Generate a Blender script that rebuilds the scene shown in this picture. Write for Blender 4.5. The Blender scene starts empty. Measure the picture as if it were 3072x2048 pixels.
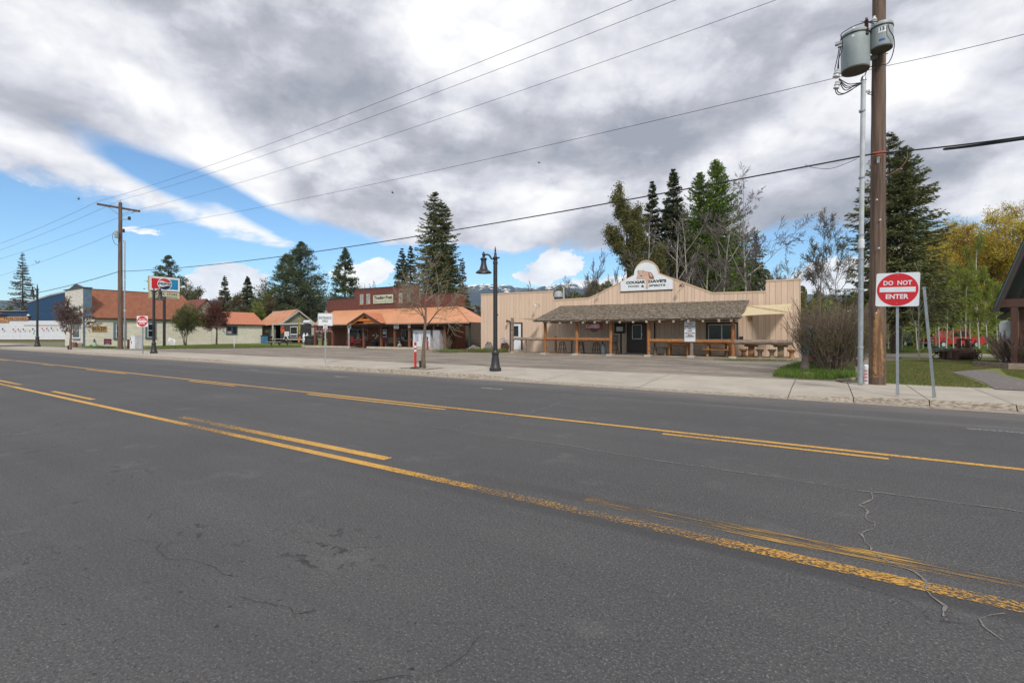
import bpy, math, random
import numpy as np
from mathutils import Vector, Matrix
R = math.radians
random.seed(7)
rng = np.random.default_rng(7)
SC = bpy.context.scene
COL = SC.collection

# ------------------------------------------------------------------ camera
H = 1.5                      # eye height above the road
F = 1440.0                   # focal length in photo pixels (3072 wide)
HZ = 1003.5                  # horizon row
TH = R(56.96)                # the road's direction against the view direction
FWD = Vector((-math.cos(TH), math.sin(TH), 0.0))
RGT = Vector((math.sin(TH), math.cos(TH), 0.0))
EYE = Vector((0, 0, H))
cd = bpy.data.cameras.new('camera')
cam = bpy.data.objects.new('camera', cd)
COL.objects.link(cam)
cam.location = EYE
cam.rotation_euler = (R(90), 0, R(90) - TH)
cd.sensor_width = 36.0
cd.lens = 36.0 * F / 3072.0
cd.shift_y = -(1024 - HZ) / 3072.0
cd.clip_start = 0.05
cd.clip_end = 20000
SC.camera = cam

SC.view_settings.view_transform = 'Standard'
SC.view_settings.look = 'None'
SC.view_settings.exposure = 0.50
SC.view_settings.gamma = 1.0
SC.view_settings.use_curve_mapping = False
SC.cycles.max_bounces = 6
SC.cycles.transparent_max_bounces = 12
SC.cycles.volume_bounces = 0


# world-space helpers: where the line of sight through a photo pixel meets a
# known height, depth or facade plane
def ray(u, v):
    return FWD + RGT * ((u - 1536) / F) - Vector((0, 0, (v - HZ) / F))


def at(u, v, z=0.0):
    r = ray(u, v)
    return EYE + r * ((z - H) / r.z)


def atd(u, v, Y):
    return EYE + ray(u, v) * Y


def zat(v, Y):
    return H - (v - HZ) * Y / F


class Frame:
    """a facade's own axes: x along it to the right, y away from the road, z up"""
    def __init__(s, O, deg):
        s.O = Vector(O); s.a = R(deg)
        s.X = Vector((math.cos(s.a), math.sin(s.a), 0)); s.Y = Vector((-math.sin(s.a), math.cos(s.a), 0))

    def loc(s, P):
        d = P - s.O
        return Vector((d.dot(s.X), d.dot(s.Y), d.z))

    def y(s, u, v, y=0.0):
        r = ray(u, v); o = s.loc(EYE)
        d = Vector((r.dot(s.X), r.dot(s.Y), r.z))
        return o + d * ((y - o.y) / d.y)

    def x(s, u, v, x=0.0):
        r = ray(u, v); o = s.loc(EYE)
        d = Vector((r.dot(s.X), r.dot(s.Y), r.z))
        return o + d * ((x - o.x) / d.x)

    def world(s, p):
        return s.O + s.X * p[0] + s.Y * p[1] + Vector((0, 0, p[2]))


# ------------------------------------------------------------------ world
SUN_DIR = (RGT * 0.12 - FWD * 0.85 + Vector((0, 0, .80))).normalized()
w = bpy.data.worlds.new('World')
SC.world = w
w.use_nodes = True
NT = w.node_tree
NT.nodes.clear()


class S:
    """a node socket with arithmetic"""
    nt = None

    def __init__(s, k): s.k = k

    @staticmethod
    def m(op, *a, clamp=False):
        n = S.nt.nodes.new('ShaderNodeMath'); n.operation = op; n.use_clamp = clamp
        for i, x in enumerate(a):
            if isinstance(x, S): S.nt.links.new(x.k, n.inputs[i])
            else: n.inputs[i].default_value = float(x)
        return S(n.outputs[0])

    def __add__(s, o): return S.m('ADD', s, o)
    def __sub__(s, o): return S.m('SUBTRACT', s, o)
    def __mul__(s, o): return S.m('MULTIPLY', s, o)
    def __rmul__(s, o): return S.m('MULTIPLY', s, o)
    def __truediv__(s, o): return S.m('DIVIDE', s, o)
    def min(s, o): return S.m('MINIMUM', s, o)
    def max(s, o): return S.m('MAXIMUM', s, o)
    def clamp(s): return S.m('ADD', s, 0.0, clamp=True)
    def pow(s, o): return S.m('POWER', s, o)

    def smooth(s, a, b):
        n = S.nt.nodes.new('ShaderNodeMapRange'); n.interpolation_type = 'SMOOTHSTEP'
        S.nt.links.new(s.k, n.inputs[0]); n.inputs[1].default_value = a; n.inputs[2].default_value = b
        return S(n.outputs[0])


def vdot(vs, c):
    n = S.nt.nodes.new('ShaderNodeVectorMath'); n.operation = 'DOT_PRODUCT'
    S.nt.links.new(vs, n.inputs[0]); n.inputs[1].default_value = tuple(c)
    return S(n.outputs['Value'])


def comb(x, y, z):
    n = S.nt.nodes.new('ShaderNodeCombineXYZ')
    for i, q in enumerate((x, y, z)):
        if isinstance(q, S): S.nt.links.new(q.k, n.inputs[i])
        else: n.inputs[i].default_value = q
    return n.outputs[0]


def noise(vec, scale, detail=6, rough=.55, dist=0.0, dim='3D'):
    n = S.nt.nodes.new('ShaderNodeTexNoise'); n.noise_dimensions = dim
    if vec is not None: S.nt.links.new(vec, n.inputs['Vector'])
    n.inputs['Scale'].default_value = scale; n.inputs['Detail'].default_value = detail
    n.inputs['Roughness'].default_value = rough; n.inputs['Distortion'].default_value = dist
    return S(n.outputs['Fac'])


def mixc(f, a, b):
    n = S.nt.nodes.new('ShaderNodeMix'); n.data_type = 'RGBA'
    if isinstance(f, S): S.nt.links.new(f.k, n.inputs[0])
    else: n.inputs[0].default_value = f
    for i, q in ((6, a), (7, b)):
        if isinstance(q, bpy.types.NodeSocket): S.nt.links.new(q, n.inputs[i])
        else: n.inputs[i].default_value = (*q, 1)
    return n.outputs[2]


S.nt = NT
tc = NT.nodes.new('ShaderNodeTexCoord')
D = tc.outputs['Generated']
dr = vdot(D, RGT); df = vdot(D, FWD); dz = vdot(D, (0, 0, 1))
zz = dz.max(0.0) + 0.10
pv = comb(dr / zz, df / zz, 0.0)
# slow warp + cloud-deck noise laid out on a flat deck overhead
n_big = noise(pv, 0.55, 7, .55, .5)
n_med = noise(pv, 1.3, 8, .6, .4)
D2 = comb(dr, df, dz * 1.6)
n_fin = noise(D2, 6.0, 8, .58, .35)
n_puf = noise(D2, 17.0, 7, .66, .3)
bil = S.m('ABSOLUTE', noise(D2, 4.0, 5, .5, .3) - .5)


def pdir(u, v):      # u,v in 2352-wide picture units
    return ray(u * 1.30612, v * 1.30612).normalized()


def blob(u, v, ru, rv, ang=0.0, warp=0.35):
    """1 in the middle of an elliptical patch of sky, 0 outside; sizes in degrees"""
    c = pdir(u, v)
    r = Vector((c.y, -c.x, 0)).normalized(); up = r.cross(c)
    a = R(ang)
    r2 = r * math.cos(a) + up * math.sin(a); u2 = -r * math.sin(a) + up * math.cos(a)
    x = (vdot(D, r2)) * (1 / math.sin(R(ru))); y = (vdot(D, u2)) * (1 / math.sin(R(rv)))
    q = (x * x + y * y).pow(.5) + (n_fin - .5) * (warp * 2.2)
    f = vdot(D, c)
    return S.m('SUBTRACT', 1.0, q.smooth(.35, 1.15)) * f.smooth(0.0, .3)


# plane through the eye that carries the lower edge of the long bright band
A_, B_ = pdir(0, 400), pdir(770, 602)
nb = B_.cross(A_).normalized()
if nb.z < 0: nb = -nb
edge = vdot(D, nb).min(dz - 0.168)
cov = (edge + (n_med - .5) * .10 + (n_fin - .5) * .085 + (n_puf - .5) * .035).smooth(-0.010, .018)
slit = blob(360, 402, 7.0, 1.7, -24) + blob(560, 470, 9.0, 1.6, -27) + blob(800, 555, 9.0, 1.7, -14) * .9 + blob(1010, 582, 6, 1.0, 0)
cov = (cov - slit * 1.15).clamp()
cum = blob(530, 640, 4.6, 2.2) + blob(470, 670, 5, 1.6) + blob(810, 640, 3.3, 2.4) + blob(870, 625, 2.4, 2.0) + \
    blob(1290, 606, 4.0, 2.2) + blob(1235, 632, 3.6, 1.5) + blob(1180, 565, 3.0, .7) + blob(640, 690, 9, 1.2) + \
    blob(1430, 655, 8, 1.6) + blob(1990, 640, 7, 2.6) + blob(2150, 600, 6, 3) + blob(345, 531, 4, .5, 0, .8) * .55
cum = (cum.clamp() * 1.25 + (n_puf - .5) * 3.0).smooth(.55, .80)
# brightness of the cloud base
dark = blob(740, 190, 15, 9, -20) * 1.0 + blob(1130, 370, 20, 4.5, 10) * .85 + blob(1900, 450, 14, 6, 8) * .8 + \
    blob(1500, 330, 14, 4.5, 16) * .75 + blob(900, 470, 14, 3.0, -8) * .55 + blob(1700, 190, 20, 6, 12) * .45 + \
    blob(2250, 300, 12, 5, 10) * .5 + blob(330, 330, 10, 3, -14) * .5 + blob(1350, 540, 9, 2.2, 8) * .7 + blob(30, 180, 10, 5, -30) * .45
lite = blob(1060, 60, 10, 6, 0) + blob(230, 150, 14, 6, -20) * .8 + blob(1290, 430, 9, 3, 8) * .9 + blob(1700, 350, 8, 3, 14) * .7 + \
    blob(450, 480, 20, 2.2, -18) + blob(1020, 280, 7, 2.4, -10) * .7 + blob(2200, 90, 10, 4, 14) * .5 + blob(2280, 430, 10, 3, 12) * .7 + blob(350, 270, 12, 4, -18) * .5
lum = (n_big - .5) * .6 + (n_med - .5) * .8 + (n_fin - .5) * .80 + (n_puf - .5) * .42 + (bil * 1.7 - .17) + lite * .30 - dark * .36 + .73
ramp = NT.nodes.new('ShaderNodeValToRGB')
NT.links.new(lum.k, ramp.inputs[0])
el = ramp.color_ramp.elements
el[0].position = .10; el[0].color = (.36, .385, .45, 1)
el[1].position = .95; el[1].color = (1.06, 1.06, 1.06, 1)
e = el.new(.38); e.color = (.52, .535, .60, 1)
e = el.new(.62); e.color = (.76, .765, .83, 1)
cumcol = mixc((n_puf * .6 + n_fin * .6).smooth(.35, .8), (.72, .77, .88), (1.12, 1.12, 1.12))
sky = NT.nodes.new('ShaderNodeTexSky'); sky.sky_type = 'NISHITA'; sky.sun_disc = False
sky.sun_elevation = math.asin(SUN_DIR.z); sky.sun_rotation = math.atan2(SUN_DIR.x, SUN_DIR.y)
sky.air_density = 1.0; sky.dust_density = .25; sky.ozone_density = 2.0
SKYS = .10
skyc = mixc(1.0, (0, 0, 0), sky.outputs[0]); NT.nodes[-1].blend_type = 'MULTIPLY'
mm = NT.nodes[-1]; mm.inputs[6].default_value = (.74, .96, 1.10, 1)
K = 1 / SKYS


def scl(c, k):
    n = S.nt.nodes.new('ShaderNodeVectorMath'); n.operation = 'SCALE'; n.inputs['Scale'].default_value = k
    S.nt.links.new(c, n.inputs[0]); return n.outputs[0]


c1 = mixc(cum, skyc, scl(cumcol, K * .74))
c2 = mixc(cov, c1, scl(ramp.outputs[0], K * .72))
bgd = NT.nodes.new('ShaderNodeBackground'); bgd.inputs[1].default_value = SKYS
NT.links.new(c2, bgd.inputs[0])
wo = NT.nodes.new('ShaderNodeOutputWorld'); NT.links.new(bgd.outputs[0], wo.inputs[0])
w.cycles.sampling_method = 'MANUAL'; w.cycles.sample_map_resolution = 512

sl = bpy.data.lights.new('sun', 'SUN'); sl.energy = 2.1; sl.angle = R(9); sl.color = (1, .95, .88)
so = bpy.data.objects.new('sun', sl); COL.objects.link(so)
so.rotation_euler = SUN_DIR.to_track_quat('Z', 'Y').to_euler()


# ------------------------------------------------------------------ materials
_M = {}


def mat(name, col, rough=.8, col2=None, scale=2.0, detail=5, stretch=(1, 1, 1), bump=0.0, bscale=None, metal=0.0,
        rand=0.0, spots=None, trans=0.0, alpha=None, spec=None, fac=(.35, .65), emit=0.0):
    """procedural surface: two tones mixed by noise, fine relief, per-object tone, optional third tone as spots"""
    if name in _M: return _M[name]
    m = bpy.data.materials.new(name); m.use_nodes = True
    nt = m.node_tree; S.nt = nt
    b = nt.nodes['Principled BSDF']; out = nt.nodes['Material Output']
    t = nt.nodes.new('ShaderNodeTexCoord'); mp = nt.nodes.new('ShaderNodeMapping')
    nt.links.new(t.outputs['Object'], mp.inputs[0]); mp.inputs['Scale'].default_value = stretch
    oi = nt.nodes.new('ShaderNodeObjectInfo')
    V = mp.outputs[0]
    if rand:
        ad = nt.nodes.new('ShaderNodeVectorMath'); ad.operation = 'ADD'
        sc = nt.nodes.new('ShaderNodeVectorMath'); sc.operation = 'SCALE'; sc.inputs['Scale'].default_value = 37.0
        nt.links.new(comb(S(oi.outputs['Random']), S(oi.outputs['Random']) * 3.1, 0.0), sc.inputs[0])
        nt.links.new(V, ad.inputs[0]); nt.links.new(sc.outputs[0], ad.inputs[1]); V = ad.outputs[0]
    if col2 is None: col2 = tuple(c * .78 for c in col)
    n1 = noise(V, scale, detail, .6)
    c = mixc(n1.smooth(*fac), col, col2)
    if spots:
        sc_, thr, w_, scol = spots
        n2 = noise(V, sc_, 4, .55)
        c = mixc(n2.smooth(thr, thr + w_), c, scol)
    n3 = noise(V, (bscale or scale * 6), 3, .6)
    c = mixc((n3 * .35) if not rand else ((n3 * .25) + (S(oi.outputs['Random']) * rand)).clamp(), c, tuple(x * .45 for x in col2))
    nt.links.new(c, b.inputs['Base Color'])
    b.inputs['Roughness'].default_value = rough; b.inputs['Metallic'].default_value = metal
    if spec is not None: b.inputs['Specular IOR Level'].default_value = spec
    if bump:
        bn = nt.nodes.new('ShaderNodeBump'); bn.inputs['Strength'].default_value = min(1, bump); bn.inputs['Distance'].default_value = .01 * max(1, bump)
        nt.links.new((n3 + n1 * .4).k, bn.inputs['Height']); nt.links.new(bn.outputs[0], b.inputs['Normal'])
    last = b.outputs[0]
    if trans:
        tr = nt.nodes.new('ShaderNodeBsdfTranslucent'); nt.links.new(c, tr.inputs[0])
        mx = nt.nodes.new('ShaderNodeMixShader'); mx.inputs[0].default_value = trans
        nt.links.new(last, mx.inputs[1]); nt.links.new(tr.outputs[0], mx.inputs[2]); last = mx.outputs[0]
    if alpha:
        sc_, lo, hi, st = alpha
        mp2 = nt.nodes.new('ShaderNodeMapping'); nt.links.new(t.outputs['Object'], mp2.inputs[0]); mp2.inputs['Scale'].default_value = st
        na = (noise(mp2.outputs[0], sc_, 6, .7) + (noise(t.outputs['Object'], .45, 2, .5) - .5) * .5).smooth(lo, hi)
        tp = nt.nodes.new('ShaderNodeBsdfTransparent'); mx = nt.nodes.new('ShaderNodeMixShader')
        nt.links.new(na.k, mx.inputs[0]); nt.links.new(tp.outputs[0], mx.inputs[1]); nt.links.new(last, mx.inputs[2]); last = mx.outputs[0]
    nt.links.new(last, out.inputs[0])
    _M[name] = m
    return m


# ------------------------------------------------------------------ mesh helpers
class MB:
    def __init__(s): s.v = []; s.f = []; s.mi = []; s.cur = 0

    def add(s, vs, fs, M=None):
        o = len(s.v)
        s.v += [tuple(M @ Vector(p)) for p in vs] if M else [tuple(p) for p in vs]
        for f in fs: s.f.append(tuple(i + o for i in f)); s.mi.append(s.cur)
        return s

    def box(s, x0, y0, z0, x1, y1, z1, M=None):
        return s.add([(x0, y0, z0), (x1, y0, z0), (x1, y1, z0), (x0, y1, z0), (x0, y0, z1), (x1, y0, z1), (x1, y1, z1), (x0, y1, z1)],
                     [(0, 3, 2, 1), (4, 5, 6, 7), (0, 1, 5, 4), (1, 2, 6, 5), (2, 3, 7, 6), (3, 0, 4, 7)], M)

    def cbox(s, c, d, M=None):
        return s.box(c[0] - d[0] / 2, c[1] - d[1] / 2, c[2] - d[2] / 2, c[0] + d[0] / 2, c[1] + d[1] / 2, c[2] + d[2] / 2, M)

    def quad(s, a, b, c, d, M=None): return s.add([a, b, c, d], [(0, 1, 2, 3)], M)

    def prism(s, poly, y0, y1, M=None):
        """outline in x,z pushed from y0 to y1"""
        n = len(poly)
        vs = [(x, y0, z) for x, z in poly] + [(x, y1, z) for x, z in poly]
        fs = [tuple(range(n)), tuple(reversed(range(n, 2 * n)))] + [(i, i + n, (i + 1) % n + n, (i + 1) % n) for i in range(n)]
        return s.add(vs, fs, M)

    def slab(s, poly, z0, z1, M=None):
        """outline in x,y pushed from z0 to z1 (lists allowed for sloping tops)"""
        n = len(poly)
        zt = z1 if isinstance(z1, (list, tuple)) else [z1] * n
        vs = [(x, y, z0) for x, y in poly] + [(poly[i][0], poly[i][1], zt[i]) for i in range(n)]
        fs = [tuple(reversed(range(n))), tuple(range(n, 2 * n))] + [(i, (i + 1) % n, (i + 1) % n + n, i + n) for i in range(n)]
        return s.add(vs, fs, M)

    def tube(s, pts, rad, n=8, cap=True, M=None):
        pts = [Vector(p) for p in pts]
        if not isinstance(rad, (list, tuple)): rad = [rad] * len(pts)
        vs = []; fs = []; ref = None
        for i, p in enumerate(pts):
            d = (pts[min(i + 1, len(pts) - 1)] - pts[max(i - 1, 0)])
            if d.length < 1e-9: d = Vector((0, 0, 1))
            d.normalize()
            if ref is None: ref = d.orthogonal().normalized()
            ref = (ref - d * ref.dot(d))
            if ref.length < 1e-5: ref = d.orthogonal()
            ref.normalize(); b = d.cross(ref)
            for k in range(n):
                a = 2 * math.pi * k / n
                vs.append(p + (ref * math.cos(a) + b * math.sin(a)) * rad[i])
        for i in range(len(pts) - 1):
            for k in range(n):
                a = i * n + k; b_ = i * n + (k + 1) % n
                fs.append((a, b_, b_ + n, a + n))
        if cap:
            fs.append(tuple(reversed(range(n)))); fs.append(tuple(range((len(pts) - 1) * n, len(pts) * n)))
        return s.add(vs, fs, M)

    def lathe(s, prof, c=(0, 0, 0), n=16, M=None):
        vs = []; fs = []
        for r, z in prof:
            for k in range(n):
                a = 2 * math.pi * k / n
                vs.append((c[0] + r * math.cos(a), c[1] + r * math.sin(a), c[2] + z))
        for i in range(len(prof) - 1):
            for k in range(n):
                a = i * n + k; b = i * n + (k + 1) % n
                fs.append((a, b, b + n, a + n))
        fs.append(tuple(reversed(range(n)))); fs.append(tuple(range((len(prof) - 1) * n, len(prof) * n)))
        return s.add(vs, fs, M)

    def ring(s, c, r, t, axis='y', n=20, w=None):
        """a torus-like ring"""
        pts = []
        for k in range(n + 1):
            a = 2 * math.pi * k / n
            if axis == 'y': pts.append((c[0] + r * math.cos(a), c[1], c[2] + r * math.sin(a)))
            elif axis == 'x': pts.append((c[0], c[1] + r * math.cos(a), c[2] + r * math.sin(a)))
            else: pts.append((c[0] + r * math.cos(a), c[1] + r * math.sin(a), c[2]))
        return s.tube(pts, t, 5, False)

    def mesh(s, name):
        me = bpy.data.meshes.new(name); me.from_pydata(s.v, [], s.f); me.update()
        return me

    def build(s, name, m, parent=None, loc=None, smooth=False, kind=None, label=None):
        me = s.mesh(name)
        for k in (m if isinstance(m, (list, tuple)) else [m]): me.materials.append(k)
        if isinstance(m, (list, tuple)): me.polygons.foreach_set('material_index', s.mi)
        if smooth: smooth_(me, smooth if not isinstance(smooth, bool) else 40)
        return link(name, me, parent, loc, kind, label)


def smooth_(me, ang=40):
    me.polygons.foreach_set('use_smooth', [True] * len(me.polygons))
    try: me.set_sharp_from_angle(angle=R(ang))
    except Exception: pass


def link(name, me, parent=None, loc=None, kind=None, label=None):
    o = bpy.data.objects.new(name, me); COL.objects.link(o)
    if parent is not None: o.parent = parent
    if loc is not None: o.location = loc
    if kind: o['kind'] = kind
    if label: o['label'] = label
    return o


def tag(o, label, cat, group=None, kind=None):
    o['label'] = label; o['category'] = cat
    if group: o['group'] = group
    if kind: o['kind'] = kind
    return o


def thing(name, label, cat, loc=(0, 0, 0), rz=0.0, group=None, scale=1.0):
    o = bpy.data.objects.new(name, None); COL.objects.link(o)
    o.location = loc; o.rotation_euler = (0, 0, rz); o.scale = (scale,) * 3
    o.empty_display_size = .2
    return tag(o, label, cat, group)


def fthing(name, label, cat, fr, group=None):
    return thing(name, label, cat, fr.O, fr.a, group)


def children(o): return [c for c in ALLC.get(o.name, [])]


def dup(root, loc, rz=None, label=None, scale=None):
    r = root.copy(); COL.objects.link(r); r.location = loc
    if rz is not None: r.rotation_euler = (0, 0, rz)
    if scale is not None: r.scale = (scale,) * 3 if not isinstance(scale, tuple) else scale
    if label: r['label'] = label
    for ch in [c for c in bpy.data.objects if c.parent == root]:
        c = ch.copy(); COL.objects.link(c); c.parent = r
        for g in [k for k in bpy.data.objects if k.parent == ch]:
            d = g.copy(); COL.objects.link(d); d.parent = c
    return r


def text(s, size, m, parent, M, name='lettering', ext=.004, bold=0.0, w=None, h=None, align='CENTER', shear=0.0, sp=1.0):
    """flat lettering as a mesh; M places its local x-y plane"""
    cu = bpy.data.curves.new('t', 'FONT'); cu.body = s; cu.size = size; cu.extrude = ext; cu.offset = bold
    cu.align_x = align; cu.align_y = 'CENTER'; cu.shear = shear; cu.resolution_u = 2; cu.space_character = sp
    o = bpy.data.objects.new('t', cu); COL.objects.link(o)
    bpy.context.view_layer.update()
    me = bpy.data.meshes.new_from_object(o.evaluated_get(bpy.context.evaluated_depsgraph_get()))
    bpy.data.objects.remove(o); bpy.data.curves.remove(cu)
    n = len(me.vertices); co = np.empty(n * 3, np.float32); me.vertices.foreach_get('co', co); co = co.reshape(-1, 3)
    if n:
        mn, mx = co.min(0), co.max(0)
        if w: co[:, 0] = (co[:, 0] - (mn[0] + mx[0]) / 2) * (w / max(1e-6, mx[0] - mn[0]))
        if h: co[:, 1] = (co[:, 1] - (mn[1] + mx[1]) / 2) * (h / max(1e-6, mx[1] - mn[1]))
        me.vertices.foreach_set('co', co.ravel())
    me.transform(M); me.materials.clear(); me.materials.append(m); me.update()
    return link(name, me, parent)


def MF(x, y, z):
    """text plane facing the road (-y) at x,y,z in its parent's axes"""
    return Matrix.Translation((x, y, z)) @ Matrix.Rotation(R(90), 4, 'X')


def MX(x, y, z):
    """text plane facing +x"""
    return Matrix.Translation((x, y, z)) @ Matrix.Rotation(R(90), 4, 'Z') @ Matrix.Rotation(R(90), 4, 'X')


def npmesh(name, V, T, mats, mi=None, parent=None, loc=None, kind=None, label=None, quads=False):
    """mesh from numpy arrays; T is n x 3 or n x 4"""
    me = bpy.data.meshes.new(name)
    k = T.shape[1]; nf = len(T)
    me.vertices.add(len(V)); me.vertices.foreach_set('co', np.ascontiguousarray(V, np.float32).ravel())
    me.loops.add(nf * k); me.loops.foreach_set('vertex_index', np.ascontiguousarray(T, np.int32).ravel())
    me.polygons.add(nf); me.polygons.foreach_set('loop_start', np.arange(0, nf * k, k, dtype=np.int32))
    try: me.polygons.foreach_set('loop_total', np.full(nf, k, np.int32))
    except Exception: pass
    for m in mats: me.materials.append(m)
    if mi is not None: me.polygons.foreach_set('material_index', np.ascontiguousarray(mi, np.int32))
    me.update(calc_edges=True)
    return link(name, me, parent, loc, kind, label)
# ------------------------------------------------------------------ ground materials
def asphalt_mat():
    m = bpy.data.materials.new('asphalt'); m.use_nodes = True; nt = m.node_tree; S.nt = nt
    b = nt.nodes['Principled BSDF']
    t = nt.nodes.new('ShaderNodeTexCoord'); V = t.outputs['Object']
    sx = nt.nodes.new('ShaderNodeSeparateXYZ'); nt.links.new(V, sx.inputs[0])
    X, Y = S(sx.outputs[0]), S(sx.outputs[1])
    c = mixc(noise(V, .35, 4, .6).smooth(.3, .7), (.062, .061, .063), (.080, .078, .078))
    # lengthwise streaks left by tyres
    st = noise(comb(X * .05, Y * 1.4, 0.0), 1.0, 5, .65)
    c = mixc(st.smooth(.35, .7) * .5, c, (.052, .051, .054))
    # aggregate
    g = noise(V, 75.0, 3, .75)
    c = mixc(g.smooth(.50, .78) * .75, c, (.32, .31, .295))
    g1 = noise(V, 48.0, 3, .7)
    c = mixc(g1.smooth(.50, .66) * .55, c, (.016, .016, .018))
    g2 = nt.nodes.new('ShaderNodeTexVoronoi'); g2.inputs['Scale'].default_value = 34; nt.links.new(V, g2.inputs['Vector'])
    c = mixc(S.m('SUBTRACT', 1.0, S(g2.outputs['Distance']).smooth(.10, .22)) * noise(V, 9, 3).smooth(.45, .65) * .5, c, (.30, .28, .25))
    # oil drips and small dark patches, in clusters on the near lane
    v2 = noise(comb(X * 1.0, Y * 1.3, 0.0), 7.0, 4, .6)
    cl = noise(V, .8, 3, .6).smooth(.54, .66)
    near = S.m('SUBTRACT', 1.0, Y.smooth(1.5, 3.3))
    c = mixc((v2.smooth(.57, .60) * cl * (near * .95 + .05)).clamp(), c, (.016, .016, .018))
    c = mixc((noise(V, 15.0, 3, .6).smooth(.66, .70) * near * noise(V, .5, 2).smooth(.42, .55)).clamp(), c, (.016, .016, .018))
    c = mixc(noise(V, 1.6, 5, .7).smooth(.55, .72) * .35, c, (.145, .14, .135))
    c = mixc((S.m('SUBTRACT', 1.0, S.m('ABSOLUTE', Y - 1.4).smooth(.2, .8)) + S.m('SUBTRACT', 1.0, S.m('ABSOLUTE', Y - 8.6).smooth(.15, .6)) + S.m('SUBTRACT', 1.0, S.m('ABSOLUTE', Y - 10.1).smooth(.1, .5))) * st.smooth(.25, .6) * .28, c, (.060, .059, .062))
    # tar-coloured tyre band along the near stripe
    band = S.m('SUBTRACT', 1.0, S.m('ABSOLUTE', Y - 3.62).smooth(.03, .16)) * X.smooth(-7, 0)
    c = mixc(band * .62, c, (.038, .037, .039))
    band2 = S.m('SUBTRACT', 1.0, S.m('ABSOLUTE', Y - 4.05).smooth(.05, .17)) * X.smooth(-4.2, -1.5)
    c = mixc(band2 * .40, c, (.045, .04, .038))
    # dust thrown against the kerb
    dst = Y.smooth(11.0, 13.1) * (noise(comb(X * .12, Y * .9, 0.0), 2.0, 5, .6).smooth(.25, .7)) * .6
    c = mixc(dst, c, (.23, .205, .185))
    dl = S.m('SUBTRACT', 1.0, S.m('ABSOLUTE', Y - 10.9).smooth(.1, .7)) * noise(comb(X * .06, Y, 0.0), 1.6, 4).smooth(.4, .7)
    c = mixc(dl * .3, c, (.2, .19, .18))
    nt.links.new(c, b.inputs['Base Color'])
    b.inputs['Roughness'].default_value = .82; b.inputs['Specular IOR Level'].default_value = .35
    bn = nt.nodes.new('ShaderNodeBump'); bn.inputs['Strength'].default_value = .5; bn.inputs['Distance'].default_value = .012
    nt.links.new((g + g1 * .7).k, bn.inputs['Height']); nt.links.new(bn.outputs[0], b.inputs['Normal'])
    return m


def lot_mat():
    m = bpy.data.materials.new('lot_asphalt'); m.use_nodes = True; nt = m.node_tree; S.nt = nt
    b = nt.nodes['Principled BSDF']; t = nt.nodes.new('ShaderNodeTexCoord'); V = t.outputs['Object']
    sx = nt.nodes.new('ShaderNodeSeparateXYZ'); nt.links.new(V, sx.inputs[0]); X, Y = S(sx.outputs[0]), S(sx.outputs[1])
    n = noise(comb(X * .35, Y * .9, 0.0), .8, 6, .65)
    c = mixc(n.smooth(.32, .68), (.125, .108, .090), (.255, .212, .165))
    c = mixc(noise(V, 14, 5, .7).smooth(.5, .75) * .7, c, (.32, .275, .225))
    c = mixc(noise(V, 2.2, 6, .75).smooth(.50, .70) * .8, c, (.085, .075, .066))
    c = mixc(noise(V, 60, 2, .7).smooth(.5, .8) * .5, c, (.42, .38, .34))
    nt.links.new(c, b.inputs['Base Color']); b.inputs['Roughness'].default_value = .93
    bn = nt.nodes.new('ShaderNodeBump'); bn.inputs['Strength'].default_value = .6; bn.inputs['Distance'].default_value = .02
    nt.links.new(noise(V, 14, 5, .7).k, bn.inputs['Height']); nt.links.new(bn.outputs[0], b.inputs['Normal'])
    return m


ASPH = asphalt_mat()
LOT = lot_mat()
CONC = mat('pavement_concrete', (.44, .395, .33), .9, (.37, .33, .275), 1.2, 6, bump=.3, bscale=60, rand=.10, spots=(3.0, .62, .1, (.36, .32, .27)))
KERB = mat('kerb_concrete', (.44, .38, .30), .95, (.20, .165, .13), 22, 6, stretch=(.5, 1, 1.4), bump=1.2, bscale=60, rand=.08, fac=(.4, .62))
GRASS = mat('lawn_grass', (.115, .165, .030), .95, (.17, .175, .05), .9, 6, bump=1.0, bscale=30, spots=(3.0, .60, .12, (.20, .17, .085)))
GRASSB = mat('grass_blade', (.13, .16, .034), .8, (.20, .175, .065), 1.3, 3, trans=.3)
TALLG = mat('tall_grass', (.10, .23, .02), .8, (.15, .25, .035), 2.0, 3, trans=.35)
DIRT = mat('dirt', (.40, .33, .25), .95, (.30, .24, .18), 2.0, 5, bump=.5)
GRAVEL = mat('gravel', (.21, .185, .175), .95, (.12, .105, .10), 26, 4, bump=1.5, bscale=50, spots=(8, .6, .08, (.36, .33, .31)))
FIELD = mat('far_ground', (.13, .14, .06), .95, (.19, .17, .10), .05, 5)
YEL = mat('yellow_paint', (.62, .335, .050), .7, (.52, .29, .065), 6, 4, bump=.2, alpha=(26, .30, .48, (1, 1, 1)))
YELW = mat('worn_yellow_paint', (.60, .32, .045), .75, (.48, .26, .06), 6, 4, alpha=(70, .47, .57, (.6, 1, 1)))
YELF = mat('faint_yellow_paint', (.50, .29, .06), .8, (.36, .22, .07), 6, 4, alpha=(14, .50, .62, (.12, 3.2, 1)))
WHT = mat('worn_white_paint', (.6, .6, .58), .8, None, 6, 4, alpha=(24, .42, .58, (1, 1, 1)))
SEAL = mat('crack_filler', (.24, .22, .20), .9, (.17, .155, .145), 9, 4, alpha=(18, .33, .5, (1, 1, 1)))
CRK = mat('dark_crack', (.03, .03, .03), .95)

KY = 13.2       # kerb face
SB = 16.7       # back of the pavement
Z1 = 0.13       # top of kerb

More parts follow.
